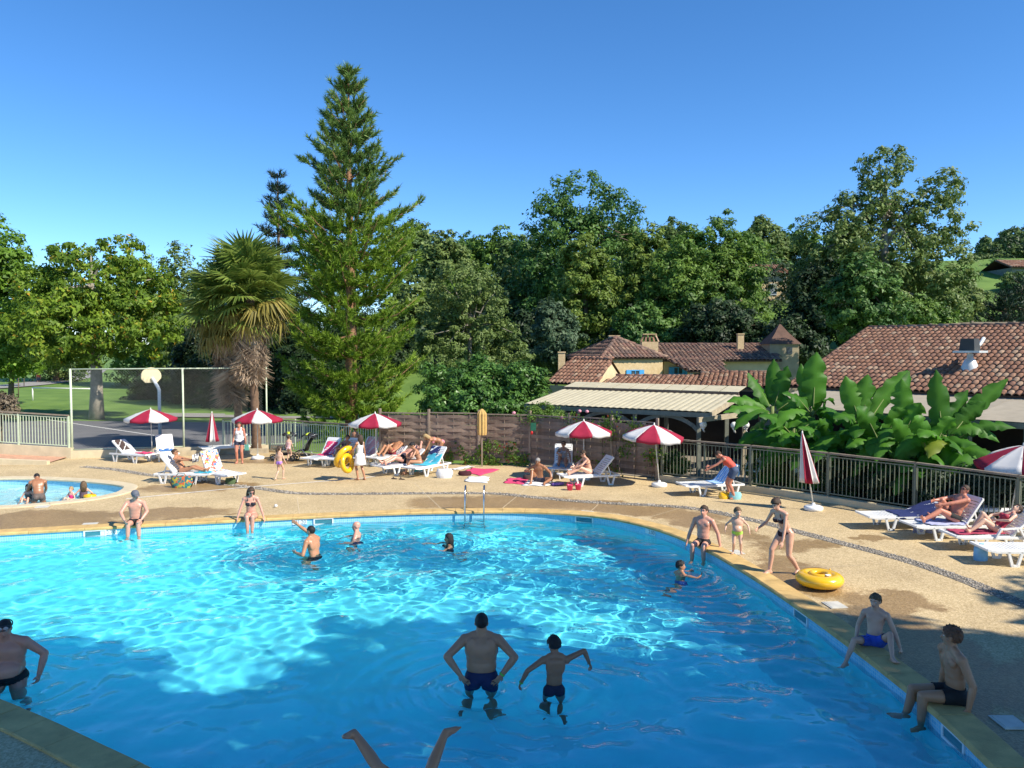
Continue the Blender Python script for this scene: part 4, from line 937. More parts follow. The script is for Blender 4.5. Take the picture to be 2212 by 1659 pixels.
# centre
ptree('locust_tree', 'airy dull green tree with pale branches right of the tall pine', 'tree', 1005, 560, 860, 120, 46, 15000, .17, LM['olive'], 41, gz=.2, trunk=.2, bark=M_BARKG, limbs=30, clump=.22,
      lobes=[(0, 0, .8, .62, .6, .17), (-.3, .2, .62, .55, .5, .2), (.35, 0, .6, .5, .5, .2), (.1, 0, .35, .75, .6, .26), (-.45, 0, .3, .5, .5, .25), (.75, 0, .3, .45, .4, .25), (.4, 0, .1, .6, .5, .2)])
ptree('fig_bush', 'glossy rounded bush behind the timber fence, widest of the bushes', 'bush', 1045, 775, 905, 150, 35.5, 11000, .17, LM['fig'], 42, gz=0, trunk=.1, clump=.22, limbs=8, trunk_part='stem',
      lobes=[(-.5, 0, .45, .5, .5, .5), (0, .1, .5, .55, .5, .52), (.5, 0, .5, .5, .5, .48), (-.2, -.2, .3, .5, .4, .4), (.75, .1, .35, .28, .3, .35), (.2, -.2, .25, .5, .4, .35)])
ptree('dark_shrub', 'tall bluish-green shrub beside the small gabled house', 'bush', 1200, 640, 810, 62, 50, 8000, .20, LM['blue'], 43, gz=.8, trunk=.1, clump=.24, limbs=5, trunk_part='stem')
ptree('oak_tree', 'huge dark round-topped oak, tallest of the hillside trees', 'tree', 1262, 372, 760, 160, 76, 15000, .36, LM['oak'], 44, trunk=.5, limbs=10, clump=.3,
      lobes=[(0, 0, .82, .5, .5, .18), (-.35, 0, .7, .45, .5, .18), (.4, 0, .7, .45, .5, .17), (0, 0, .5, .8, .7, .28), (-.5, 0, .45, .5, .5, .28), (.5, 0, .42, .5, .5, .25), (-.3, 0, .2, .7, .6, .25), (.3, .2, .2, .7, .6, .25), (-.62, 0, .15, .4, .4, .2)])
ptree('maple_tree', 'yellow-green tree in front of the huge dark oak', 'tree', 1265, 495, 770, 75, 64, 9000, .30, LM['yellow'], 45, trunk=.25)
ptree('maple_tree', 'yellow-green topped tree right of the huge dark oak', 'tree', 1395, 480, 740, 70, 70, 7000, .32, LM['yellow'], 46, trunk=.25)
ptree('oak_tree', 'green ivy-hung tree standing behind the hipped stone house', 'tree', 1470, 515, 800, 100, 62, 12000, .28, LM['mid'], 47, trunk=.3)
ptree('oak_tree', 'rounded olive-green tree above the long farmhouse roof', 'tree', 1545, 455, 780, 115, 70, 12000, .32, LM['mid'], 48, trunk=.35)
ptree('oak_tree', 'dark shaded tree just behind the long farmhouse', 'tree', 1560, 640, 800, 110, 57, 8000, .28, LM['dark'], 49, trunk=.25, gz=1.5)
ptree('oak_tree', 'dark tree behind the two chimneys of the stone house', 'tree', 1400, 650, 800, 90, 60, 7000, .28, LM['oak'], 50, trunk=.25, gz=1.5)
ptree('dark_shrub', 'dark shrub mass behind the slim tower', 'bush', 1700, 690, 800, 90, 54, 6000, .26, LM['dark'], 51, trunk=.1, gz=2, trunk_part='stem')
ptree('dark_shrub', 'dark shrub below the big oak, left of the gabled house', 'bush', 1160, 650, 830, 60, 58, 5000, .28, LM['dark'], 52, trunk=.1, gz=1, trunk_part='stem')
# right
ptree('ash_tree', 'great open-crowned tree above the long tiled roof', 'tree', 1905, 312, 735, 195, 58, 19000, .27, LM['olive'], 55, trunk=.42, limbs=34, clump=.24, bark=M_BARKG,
      lobes=[(0, 0, .88, .28, .3, .11), (-.1, 0, .72, .26, .3, .12), (-.38, 0, .62, .3, .35, .14), (-.62, 0, .52, .34, .35, .15), (.6, 0, .76, .24, .3, .11), (.55, 0, .6, .34, .35, .14), (.22, 0, .66, .22, .3, .11), (-.1, 0, .46, .6, .5, .16), (.5, 0, .4, .5, .45, .18),
             (-.55, 0, .28, .46, .5, .22), (.1, 0, .22, .66, .55, .22), (.6, .1, .2, .42, .45, .2), (-.75, 0, .12, .4, .4, .16)])
ptree('ash_tree', 'dark lower tree at the left foot of the great open-crowned tree', 'tree', 1770, 560, 770, 85, 56, 8000, .27, LM['dark'], 56, trunk=.25)
ptree('ash_tree', 'dark lower tree added behind the ridge of the long hall to shade the tower', 'tree', 1862, 545, 735, 85, 43, 8000, .22, LM['oak'], 61, trunk=.25)  # extra tree put in to shade the tower and the farmhouse end
ptree('hazel_bush', 'green bush in front of the low house at the right edge', 'bush', 2195, 585, 640, 40, 78, 2500, .3, LM['hill'], 62, trunk=.1, trunk_part='stem')
ptree('hazel_bush', 'pale green bush on the slope right of the great tree', 'bush', 2060, 590, 705, 70, 66, 6000, .27, LM['olive'], 57, trunk=.12, trunk_part='stem')
ptree('hazel_bush', 'leafy bush standing behind the ridge of the long tiled roof', 'bush', 1960, 640, 720, 90, 55, 7000, .24, LM['mid'], 58, trunk=.12, trunk_part='stem')
ptree('oak_tree', 'far dark tree on the right horizon behind the low roof', 'tree', 2185, 492, 580, 62, 112, 5000, .45, LM['hill'], 59, trunk=.3)
ptree('oak_tree', 'slim far tree left of the one on the right horizon', 'tree', 2128, 510, 600, 32, 105, 3000, .42, LM['hill'], 60, trunk=.25)
# hillside rows
hill = [(2215, 520, 60, 96), (2100, 545, 50, 98), (2160, 555, 60, 92), (720, 500, 70, 108), (880, 470, 75, 104), (960, 495, 62, 96), (1010, 500, 55, 112), (1075, 488, 65, 108), (1130, 505, 60, 100), (1650, 468, 55, 106), (1710, 482, 60, 108), (1610, 500, 60, 98), (1460, 470, 50, 112), (1350, 470, 60, 112), (560, 585, 70, 100), (1780, 500, 60, 104), (1850, 520, 70, 100), (2000, 560, 60, 100), (2080, 560, 60, 104), (1000, 580, 90, 84), (1110, 580, 90, 82), (900, 590, 80, 80), (1690, 560, 60, 90)]
hlab = ['at the right edge behind the low roof', 'left of the far roof on the right', 'right behind the far low roof', 'left of the pine', 'peeping out right of the pine', 'dark, right of the pine on the ridge', 'pale, on the ridge mid-way to the big oak', 'on the ridge near the big oak', 'touching the left side of the big oak', 'left of the great open-crowned tree on the ridge', 'against the left edge of the great open-crowned tree', 'above the half-hidden house', 'on the ridge between the two maples', 'behind the yellow-topped maple', 'behind the spruce', 'behind the left side of the great tree', 'behind the middle of the great tree', 'behind the right side of the great tree', 'at the right foot of the great tree', 'behind the airy locust', 'between the locust and the big oak', 'behind the right half of the pine', 'just right of the half-hidden house']
for i, ((x, yt, hw, d), hl) in enumerate(zip(hill, hlab)):
    ptree('hill_tree', 'hillside tree ' + hl, 'tree', x, yt, yt + 150 + (d < 95) * 60, hw * 1.15, d, 4200, .46, LM[['hill', 'olive', 'oak', 'mid'][i % 4]], 70 + i, trunk=.25, group=TG, limbs=5)
# remaining woodland floor cover behind: reads as one mass
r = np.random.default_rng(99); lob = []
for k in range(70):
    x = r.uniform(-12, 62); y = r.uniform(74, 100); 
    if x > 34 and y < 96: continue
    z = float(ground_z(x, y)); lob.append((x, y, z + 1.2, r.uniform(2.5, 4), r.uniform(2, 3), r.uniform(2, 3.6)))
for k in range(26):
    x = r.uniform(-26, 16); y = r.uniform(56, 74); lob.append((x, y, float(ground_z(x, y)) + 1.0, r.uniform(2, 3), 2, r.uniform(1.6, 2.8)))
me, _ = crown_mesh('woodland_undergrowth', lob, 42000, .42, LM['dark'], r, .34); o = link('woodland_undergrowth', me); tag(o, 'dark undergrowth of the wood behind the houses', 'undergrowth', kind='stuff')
for i, (x, d, hw, yt) in enumerate([(-5, 33.5, 55, 848)]):
    ptree('bare_shrub', 'brownish dry shrub behind the left railing', 'bush', x, yt, 905, 40, 34, 1800, .12, leafmat('dry_twigs', (.12, .09, .06), (.24, .19, .12), .1), 120, gz=0, trunk=.05, trunk_part='stem')
# trees beside the viewpoint: they shade the near end of the pool
SHADE = [(12.1, 3.2, 14.5, 4.6, 4.4), (17.0, 2.9, 14, 4.4, 4.4), (7.4, .9, 16.5, 4.5, 4.2), (20.8, 5.8, 12, 4.0, 4), (2.7, .1, 17, 4.6, 4.2)]
for i, (x, y, h, w, hh) in enumerate(SHADE):
    rr = random.Random(i)
    lobes = [(0, 0, h - hh * .75, w * .8, w * .8, hh * .62), (-w * .35, w * .2, h - hh * 1.1, w * .6, w * .6, hh * .55), (w * .4, -w * .2, h - hh * 1.0, w * .6, w * .6, hh * .55), (0, w * .4, h - hh * .5, w * .45, w * .45, hh * .4), (0, -.3 * w, h - hh * 1.35, w * .7, w * .6, hh * .5)]
    tree('plane_tree', ['plane tree right of the viewpoint, second from the pool, out of view', 'plane tree standing right of the pool beyond the view', 'plane tree behind the viewpoint shading the near water', 'plane tree farthest right beside the pool beyond the view', 'plane tree farthest left behind the viewpoint'][i], 'tree', (x, y, 0), lobes, 3600, .60, LM['mid'], .32, 130 + i, clump=.34, group='plane trees beside the viewpoint')
print('trees', time.time() - T0)

# ---- palms
M_PALMG = leafmat('palm_green', (.085, .15, .025), (.27, .34, .07), .35, .4); M_PALMD = leafmat('palm_dead', (.26, .18, .12), (.50, .39, .28), .15, .8); M_PALMY = leafmat('palm_yellowing', (.16, .14, .03), (.30, .24, .05), .25, .6)
def fan_mesh(Rr, n, spread, droop, m, seed, pet=.7, fold=.15):
    r = random.Random(seed); v, f, t = [], [], []
    def quad(a, b, c, d, k):
        o = len(v); v.extend([a, b, c, d]); f.append((o, o + 1, o + 2, o + 3)); t.extend([k] * 4)
    quad((-.015, 0, 0), (.015, 0, 0), (.012, pet, .05), (-.012, pet, .05), .5)
    for i in range(n):
        a = (i / (n - 1) - .5) * spread + r.uniform(-.03, .03); L = Rr * (1 - .25 * abs(a / spread * 2) ** 2) * r.uniform(.88, 1.05); d = (math.sin(a), math.cos(a)); s = (d[1], -d[0]); w = .042; z1 = fold * (.5 - (i % 2)) * .1; dr = droop * r.uniform(.5, 1.4)
        P = lambda u, q, z: (d[0] * u * L + s[0] * q, pet + d[1] * u * L + s[1] * q, .05 + z); k = min(.92, max(0, .5 + r.gauss(0, .2)))
        quad(P(.02, -.006, 0), P(.02, .006, 0), P(.55, w, -.03 * dr + z1), P(.55, -w, -.03 * dr - z1), k); quad(P(.55, -w, -.03 * dr - z1), P(.55, w, -.03 * dr + z1), P(1, .004, -.28 * dr), P(1, -.004, -.28 * dr), k)
    return raw_mesh('frond', v, f, m, False, t)
FG = [fan_mesh(.95, 28, 3.9, .95, M_PALMG, s, 1.0) for s in range(3)]; FY = [fan_mesh(.9, 30, 3.4, 1.8, M_PALMY, s + 5, .85) for s in range(2)]; FD = [fan_mesh(.75, 28, 2.2, 2.6, M_PALMD, s + 9, .6) for s in range(3)]
def palm(label, base, H, skirt, seed, lean):
    r = random.Random(seed); root = thing('palm_tree', label, 'tree', base); mb = MB(); pts = []; rs = []
    n = 34
    for i in range(n + 1):
        t = i / n; pts.append(V(lean * t, 0, H * t - .1)); rs.append(.17 + (.018 if i % 2 else -.01) + (.05 * (1 - t * 6) if t < .16 else 0))
    mb.tube(pts, rs, 12); mb.build('trunk', mat('palm_trunk', (.17, .105, .065), .95, .35, 9, .9, 40), root)
    top = V(lean, 0, H)
    def put(me, az, el, p, roll=0, sc=1):
        o = link('frond', me, root); M = Matrix.Rotation(az, 4, 'Z') @ Matrix.Rotation(el, 4, 'X') @ Matrix.Rotation(roll, 4, 'Y'); o.matrix_local = Matrix.Translation(p) @ M @ Matrix.Scale(sc, 4)
    for i in range(48):
        t = i / 48; el = R(80 - 104 * t + r.uniform(-8, 8)); put(r.choice(FG) if t < .82 or r.random() < .4 else r.choice(FY), i * 2.399 + r.uniform(-.2, .2), el, top + V(0, 0, .2 - .6 * t), r.uniform(-.4, .4), r.uniform(1.05, 1.4))
    for i in range(18): put(r.choice(FY) if i < 7 else r.choice(FD), i * 2.399, R(-30 - 35 * i / 18 + r.uniform(-8, 8)), top + V(0, 0, -.35 - .5 * i / 18), r.uniform(-.5, .5), r.uniform(1, 1.25))
    for i in range(58):
        t = i / 58; put(r.choice(FD), i * 2.399, R(-66 - 16 * t + r.uniform(-7, 7)), top + V(0, 0, -.7 - (skirt - 1.0) * t), r.uniform(-.6, .6), r.uniform(.95, 1.3))
    return root
b1, b2 = at(516, 978, 33.6), at(552, 982, 33.0)
palm('fan palm with shaggy dead skirt, left of the pair', (b1.x, 33.9, 0), 6.0, 2.9, 1, -.35); palm('fan palm with shaggy dead skirt, taller right one of the pair', (b2.x, 33.2, 0), 6.7, 2.7, 2, -.2)
# earth bed with timber edge under the palms
o = MB().poly([(-13.1, 33.0, .12), (-10.2, 33.2, .12), (-9.6, 34.4, .12), (-12.8, 34.8, .12)]).build('planting_bed', mat('bed_soil', (.16, .10, .06), .95, .3, 4, .6)); o['kind'] = 'structure'
bd = thing('bed_edging', 'low timber edging of the palm bed behind the closed parasol', 'edging', (-13, 32.4, 0)); MB().bar((-.9, -.5, .1), (1.0, .1, .1), .1, .22).build('sleeper', M_PALETIMB, bd); MB().bar((1.0, .1, .1), (2.9, .5, .1), .1, .22).build('sleeper', M_PALETIMB, bd)

# ---- banana plants: every leaf a part
M_BAN = leafmat('banana_leaf', (.04, .15, .014), (.125, .33, .035), .5, .5); M_BANY = leafmat('banana_leaf_yellowing', (.10, .17, .02), (.24, .30, .04), .45, .45); M_BANS = mat('banana_stem', (.16, .20, .06), .7, .3, 5, .2)
def banana_leaf(base, tip, width, sag, face, m, seed, tears=.5):
    """blade along a bowed midrib; face = direction the upper side looks"""
    r = random.Random(seed); base, tip, face = Vector(base), Vector(tip), Vector(face).normalized(); n = 24; rows = []; tone = []; L = (tip - base).length; up = V(0, 0, 1)
    cl = min(.9, max(.05, r.gauss(.5, .2)))
    pts = [lerp(base, tip, i / n) + V(0, 0, sag * L * 4 * (i / n) * (1 - i / n)) for i in range(n + 1)]
    for i, p in enumerate(pts):
        t = i / n; d = (pts[min(i + 1, n)] - pts[max(i - 1, 0)]).normalized(); s = d.cross(face); s = s.normalized() if s.length > .1 else d.orthogonal().normalized(); nn = s.cross(d)
        w = width * .5 * max(.03, min(1, max(0, (t - .13) / .16)) ** .7 * (1 - max(0, (t - .62) / .38) ** 2.2)); 
        wl, wr = w * (1 - tears * r.uniform(.2, .9) * (r.random() < .22)), w * (1 - tears * r.uniform(.2, .9) * (r.random() < .22)); ph = 1.8 * math.sin(i * 1.1 + seed) + r.uniform(-.9, .9)
        rows.append([p - s * wl - nn * w * (.32 + .10 * ph), p - s * wl * .5 - nn * w * .08, p, p + s * wr * .5 - nn * w * .08, p + s * wr - nn * w * (.32 - .10 * ph)])
        tone += [cl - .1 + r.uniform(-.05, .05), cl, min(.95, cl + .3), cl, cl - .1 + r.uniform(-.05, .05)]
    v = [tuple(p) for rw in rows for p in rw]; f = [(i * 5 + j, i * 5 + j + 1, (i + 1) * 5 + j + 1, (i + 1) * 5 + j) for i in range(n) for j in range(4)]
    return raw_mesh('leaf', v, f, m, True, tone)
def banana(label, px, d, hs, leaves, seed, nrand=13):
    r = random.Random(seed); b = at(px, 900, d); base = V(b.x, b.y, 0); root = thing('banana_plant', label, 'plant', base, 0, 'banana plants behind the right fence'); top = V(0, 0, hs)
    mb = MB(); mb.tube([V(0, 0, -.1), V(.03, 0, hs * .5), top], [.13, .11, .06], 9); mb.build('stem', M_BANS, root)
    for k, (tx, ty, dd, w, sag, fc) in enumerate(leaves):
        tip = at(tx, ty, d + dd) - base; s = V(random.uniform(-.05, .05), 0, hs - .25)
        me = banana_leaf(s, tip, w, sag, fc, M_BAN if k % 9 != 7 else M_BANY, seed * 31 + k); link('leaf', me, root)
        MB().tube([s + V(0, 0, -.15), lerp(s, tip, .1) + V(0, 0, sag * .3), lerp(s, tip, .45) + V(0, 0, sag * (tip - s).length * .99 - .012)], [.03, .022, .01], 6).build('midrib', M_BANS, root)
    for k in range(nrand):
        a = k * 2.4 + seed; L = r.uniform(1.1, 1.9); z = hs - r.uniform(.1, 1.1); tip = V(math.cos(a) * L * .9, math.sin(a) * L * .6, z - r.uniform(-.2, .9)); s = V(0, 0, z)
        link('leaf', banana_leaf(s, tip, r.uniform(.40, .60), r.uniform(.12, .3), (-.3, -.6, .8), M_BAN, seed * 77 + k), root)
F1, F2, F3 = (-.3, -.9, .35), (.5, -.7, .6), (-.5, -.6, .7)
banana('banana plant at the left end, leaves reaching over the pergola', 1668, 25.6, 2.5, [(1570, 868, -.2, .5, .16, F3), (1562, 892, -.6, .45, .12, F3), (1615, 805, .3, .62, .08, F2), (1672, 775, .4, .5, .02, F1), (1702, 790, 0, .55, .05, F1), (1585, 930, -.8, .5, .2, F3), (1745, 860, -.6, .6, .12, F2)], 1)
banana('banana plant with the tallest broad upright leaf', 1755, 25.0, 2.5, [(1764, 760, .1, .75, .0, (-.2, -1, .2)), (1730, 785, .5, .5, .02, F1), (1690, 850, -.6, .5, .14, F3), (1800, 860, -.6, .6, .14, F2), (1820, 905, -.8, .5, .2, F2), (1660, 935, -.9, .5, .22, F3), (1778, 800, .7, .5, .06, F2)], 2)
banana('banana plant in the middle with two rounded upright leaves', 1862, 23.7, 2.2, [(1826, 812, .2, .62, .0, F1), (1875, 808, .2, .66, .0, (-.1, -1, .2)), (1962, 800, .2, .55, .05, F2), (1800, 905, -.5, .5, .2, F3), (1925, 900, -.6, .5, .2, F2), (1845, 950, -1, .5, .25, F3), (1900, 930, -.9, .5, .2, F2)], 3)
banana('banana plant right of the middle, leaves leaning to the right', 1950, 22.7, 2.1, [(1948, 818, .1, .6, .0, F1), (1990, 870, -.3, .6, .05, F1), (1900, 960, -.9, .5, .24, F3), (2030, 930, -.4, .5, .2, F2), (1890, 1000, -1.1, .45, .2, F3), (1965, 800, .5, .5, .03, F2)], 4)
banana('banana plant with one narrow leaf standing straight up', 2040, 21.6, 2.0, [(2022, 798, .1, .55, .0, F1), (2092, 842, .2, .5, .06, F2), (2178, 818, .0, .5, .04, F2), (2130, 868, -.1, .5, .08, F2), (2195, 925, -.4, .4, .16, F2), (1985, 945, -.8, .5, .2, F3), (2080, 985, -.9, .45, .24, F2), (2005, 990, -1, .45, .2, F3)], 5)
banana('small banana plant low behind the fence near the closed parasol', 1810, 24.3, 1.4, [(1770, 905, -.3, .5, .1, F3), (1860, 900, -.3, .5, .1, F2), (1740, 985, -.7, .45, .2, F3), (1885, 975, -.8, .45, .2, F2)], 6, 9)
banana('small banana plant low behind the fence, second from the right end', 1985, 22.0, 1.3, [(1930, 905, -.3, .5, .1, F3), (2040, 900, -.3, .5, .1, F2), (1960, 1000, -.6, .45, .2, F3)], 7, 9)
banana('small banana plant low behind the fence at the left end', 1700, 25.3, 1.3, [(1660, 920, -.3, .5, .1, F3), (1745, 915, -.3, .5, .1, F2), (1640, 990, -.6, .4, .2, F3)], 8, 9)
banana('banana plant leaning over the fence between the two tallest', 1715, 24.6, 1.9, [(1640, 900, -.6, .55, .16, F3), (1790, 915, -.6, .5, .18, F2), (1690, 965, -1.0, .5, .2, F3), (1745, 975, -1.0, .5, .22, F2)], 9, 12)
banana('banana plant crowding the fence behind the closed parasol tip', 1780, 23.9, 1.7, [(1725, 925, -.6, .5, .16, F3), (1838, 930, -.6, .5, .18, F2), (1760, 1000, -.9, .5, .2, F3)], 10, 12)
banana('banana plant in the thick of the row, leaves folded low', 1905, 22.9, 1.8, [(1850, 880, -.2, .55, .12, F3), (1960, 885, -.3, .55, .14, F2), (1880, 985, -.9, .5, .2, F3), (1935, 995, -.9, .5, .22, F2)], 11, 12)
banana('banana plant near the right end with a drooping torn leaf', 2010, 21.5, 1.7, [(1975, 900, -.2, .5, .14, F3), (2065, 905, -.3, .5, .16, F2), (2110, 960, -.5, .45, .2, F2), (2040, 1010, -.8, .45, .2, F2)], 12, 12)
# shrubs behind the right fence, creepers and roses on the timber fence
ptree('juniper_bush', 'spreading dark juniper behind the fence at the right edge', 'bush', 2160, 985, 1110, 95, 20.6, 9000, .07, LM['spruce'], 140, gz=0, trunk=.05, clump=.2, limbs=4, trunk_part='stem')
ptree('leafy_shrub', 'dark leafy shrub filling the gap under the banana leaves', 'bush', 1850, 960, 1070, 120, 23.6, 7000, .09, LM['dark'], 141, gz=0, trunk=.05, clump=.2, limbs=4, trunk_part='stem')
ptree('leafy_shrub', 'dark leafy shrub behind the fence left of the closed parasol', 'bush', 1670, 940, 1050, 60, 25.6, 3500, .09, LM['mid'], 142, gz=0, trunk=.05, clump=.2, limbs=4, trunk_part='stem')
ptree('leafy_shrub', 'sunlit shrub behind the bare fence bars beside the parasol with white base', 'bush', 1455, 975, 1030, 45, 27.4, 2500, .08, LM['mid'], 143, gz=0, trunk=.04, clump=.2, limbs=4, trunk_part='stem')
ptree('leafy_shrub', 'dark leafy shrub behind the fence right of the closed parasol', 'bush', 1950, 985, 1095, 75, 21.9, 4500, .09, LM['dark'], 145, gz=0, trunk=.05, clump=.2, limbs=4, trunk_part='stem')
ptree('leafy_shrub', 'dark leafy shrub behind the fence just left of the juniper', 'bush', 2045, 1010, 1110, 60, 20.6, 3500, .09, LM['dark'], 146, gz=0, trunk=.05, clump=.2, limbs=4, trunk_part='stem')
ptree('rose_bush', 'rose bush with pink blooms leaning over the timber fence', 'bush', 1172, 868, 925, 55, 29.6, 1500, .08, LM['mid'], 144, gz=0, trunk=.03, clump=.18, limbs=8, trunk_part='stem')
rb = bpy.data.objects['rose_bush']
for x, y in ((1110, 892), (1252, 888), (1268, 889), (1213, 902), (1287, 912), (1265, 912)):
    MB().ball(at(x, y, 29.0) - rb.location, (.07, .07, .06), 8).build('bloom', mat('rose_pink', (.72, .30, .36), .6, .15), rb)
M_IVY = leafmat('creeper_leaf', (.05, .12, .015), (.17, .28, .04), .35, accent=(.35, .08, .03))
def creeper(label, a, b, n, zlo, zhi, seed, sz=.09):
    r = np.random.default_rng(seed); a, b = Vector(a), Vector(b); root = thing('creeper', label, 'creeper', lerp(a, b, .5)); nv = Vector(((b - a).y, -(b - a).x, 0)).normalized()
    if nv.y > 0: nv = -nv
    K = max(4, n // 50); ts = r.random(K); zs = zlo + (zhi - zlo) * r.random(K) ** 1.3; k = r.integers(0, K, n); t = ts[k] + r.normal(size=n) * .05; z = np.clip(zs[k] + r.normal(size=n) * .12, .03, 2.2); P = np.array([list(lerp(a, b, float(q)) - root.location) for q in t]); P[:, 2] = z; P += np.array(nv)[None] * (.06 + .08 * r.random(n))[:, None]
    nn = np.array(nv) + r.normal(size=(n, 3)) * .5; D = np.cross(nn, unit(n, r)); D /= np.linalg.norm(D, axis=1)[:, None]; v, f = leaf_quads(P, D, nn, sz * r.uniform(.6, 1.3, n), r, .8)
    o = link('leaves', raw_mesh('leaves', v, f, M_IVY, False, np.repeat(np.where(r.random(n) < .05, 1, np.clip(.5 + r.normal(size=n) * .25, 0, .9)), 4)), root); o['kind'] = 'stuff'
    mb = MB()
    for q in range(K // 2): c = lerp(a, b, float(ts[q])) - root.location + nv * .05; mb.tube([c, c + V(.05, 0, zs[q] * .5), c + V(0, 0, zs[q])], .008, 5)
    mb.build('stem', M_BARK, root)
creeper('creeper climbing the timber fence below the yellow bundle', lerp(WOOD_A, WOOD_B, .55), lerp(WOOD_A, WOOD_B, .98), 800, .02, .75, 1)
creeper('low creeper at the left foot of the timber fence', lerp(WOOD_A, WOOD_B, .42), lerp(WOOD_A, WOOD_B, .62), 200, .02, .4, 2)
creeper('creeper hanging over the top of the right timber panels', lerp(WOOD_B, WOOD_C, .3), lerp(WOOD_B, WOOD_C, .98), 600, 1.25, 2.0, 3)
creeper('creeper along the foot of the right timber panels', lerp(WOOD_B, WOOD_C, .4), lerp(WOOD_B, WOOD_C, 1.0), 300, .05, 1.0, 4)
print('plants', time.time() - T0)
# ================================================================== POOL FURNITURE AND SMALL THINGS
def facing(v): return math.atan2(v[1], v[0]) - math.pi / 2      # rotation that turns local +Y towards v
M_RED = mat('parasol_red', (.42, .022, .06), .75, .12, 4, .1, 60, transl=.25); M_PWHITE = mat('parasol_white', (.78, .76, .74), .75, .05, 4, .1, 60, transl=.25)
M_POLE = mat('pole_white', (.66, .64, .58), .4, .08, 6); M_STEEL = mat('stainless', (.55, .55, .55), .18, .05, 4, metal=1.0)

def lounger_meshes():
    w = .33; fr = MB()
    for s in (-1, 1):
        fr.bar((s * w, -.93, .30), (s * w, .80, .30), .045, .06); fr.bar((s * w, .79, .30), (s * w * .98, .97, .335), .045, .055)
    fr.bar((-w, .96, .335), (w, .96, .335), .05, .045, up=(0, 0, 1)); fr.bar((-w, -.92, .30), (w, -.92, .30), .05, .05); fr.bar((-w, -.25, .30), (w, -.25, .30), .05, .04)
    seat = MB(); n = 16
    for i in range(n): seat.box((0, -.22 + (i + .5) * 1.18 / n, .338 + .012 * math.sin(i * .4)), (.60, 1.18 / n - .016, .016))
    for s in (-1, 1): seat.box((s * .29, .37, .335), (.04, 1.19, .03))
    bk = MB(); m_ = 9
    for i in range(m_): bk.box((0, -(i + .6) * .68 / m_, .012), (.56, .68 / m_ - .018, .016))
    for s in (-1, 1): bk.bar((s * .29, 0, 0), (s * .285, -.72, 0), .05, .045)
    bk.bar((-.29, -.71, 0), (.29, -.71, 0), .06, .045, up=(0, 0, 1))
    leg = MB(); pts = [(-.13, .29), (-.055, .02), (.055, .02), (.13, .29)]
    for a, b in zip(pts[:-1], pts[1:]): leg.bar((0, a[0], a[1]), (0, b[0], b[1]), .05, .045, up=(1, 0, 0), ext=.015)
    return fr.mesh('frame', M_WHITEP), seat.mesh('seat', M_WHITEP), bk.mesh('backrest', M_WHITEP), leg.mesh('leg', M_WHITEP)
LMESH = lounger_meshes()
LOUNGERS = {}
def lounger(key, px, py, head, back, label, tint=None, arms=False):
    p = gp(px, py); root = thing('sun_lounger', label, 'sun lounger', p, facing(head), 'white plastic sun loungers on the deck')
    link('frame', LMESH[0], root, .006); link('seat', LMESH[1], root)
    b = link('backrest', LMESH[2], root); b.location = (0, -.25, .335); b.rotation_euler.x = -R(back)
    for y in (-.62, .42):
        for s in (-1, 1): l = link('leg', LMESH[3], root); l.location = (s * .33, y, 0)
    if back > 8:
        e = V(0, -.25 - .45 * math.cos(R(back)), .335 + .45 * math.sin(R(back)))
        for s in (-.2, .2): MB().bar((s, e.y, e.z - .02), (s, max(e.y - .12, -.9), .31), .03, .03).build('back_prop', M_WHITEP, root)
    if arms:
        for s in (-1, 1):
            mb = MB(); q = [V(s * .36, .12, .31), V(s * .37, .02, .50), V(s * .37, -.38, .52), V(s * .36, -.5, .31)]
            for a, c in zip(q[:-1], q[1:]): mb.bar(a, c, .055, .035, ext=.012)
            mb.build('armrest', M_WHITEP, root)
    LOUNGERS[key] = (p, head, back, root); return root
lounger('A1', 290, 997, (1.5, -.65), 38, 'white sun lounger with pink towels, leftmost on the deck')
lounger('A2', 360, 993, (.6, -1), 52, 'white sun lounger with raised back under the leftmost parasol')
lounger('A3', 487, 981, (-.8, -.5), 40, 'white sun lounger behind the closed parasol beside the woman in a white top')
lounger('B1', 403, 1042, (1, -.12), 50, 'white sun lounger on which a woman sits reading')
lounger('B2', 474, 1041, (.75, -.55), 62, 'white sun lounger with a flowered towel over its back')
lounger('C1', 700, 1003, (-.42, -.9), 55, 'white sun lounger with a folded pink towel, next to the pushchairs')
lounger('C2', 740, 1004, (-.38, -.92), 55, 'white sun lounger with a woman in sunglasses, behind the yellow ring')
lounger('C3', 790, 1001, (-.36, -.93), 55, 'white sun lounger with a pale pink towel, behind the girl in the white dress')
lounger('D1', 843, 1002, (-.6, -.8), 40, 'white sun lounger behind the bald sunbather')
lounger('D2', 866, 1022, (-.72, -.70), 38, 'white sun lounger on which a bald man lies')
lounger('D3', 922, 1024, (-.55, -.83), 48, 'white sun lounger with turquoise and navy towels')
lounger('E1', 1216, 1026, (-.12, -1), 66, 'white sun lounger with steep back in the shade of the timber fence')
lounger('E2', 1272, 1046, (-.96, -.28), 48, 'white sun lounger on which a woman in a bikini sits upright')
lounger('F1', 1535, 1067, (-.97, -.22), 50, 'white sun lounger over which a person in red is bending')
lounger('G1', 1945, 1139, (-1, -.06), 20, 'white sun lounger covered with a navy towel, near the right fence')
lounger('G2', 2045, 1160, (-1, -.1), 55, 'white sun lounger with a pale towel hanging down to the ground')
lounger('G3', 2140, 1184, (-1, -.02), 42, 'white sun lounger with armrests holding a reclining woman', arms=True)
lounger('G4', 2218, 1216, (-1, .05), 40, 'empty white sun lounger cut by the right edge', arms=False)
lounger('G5', 2150, 1122, (-1, -.1), 12, 'flat white sun lounger behind the man in sunglasses')

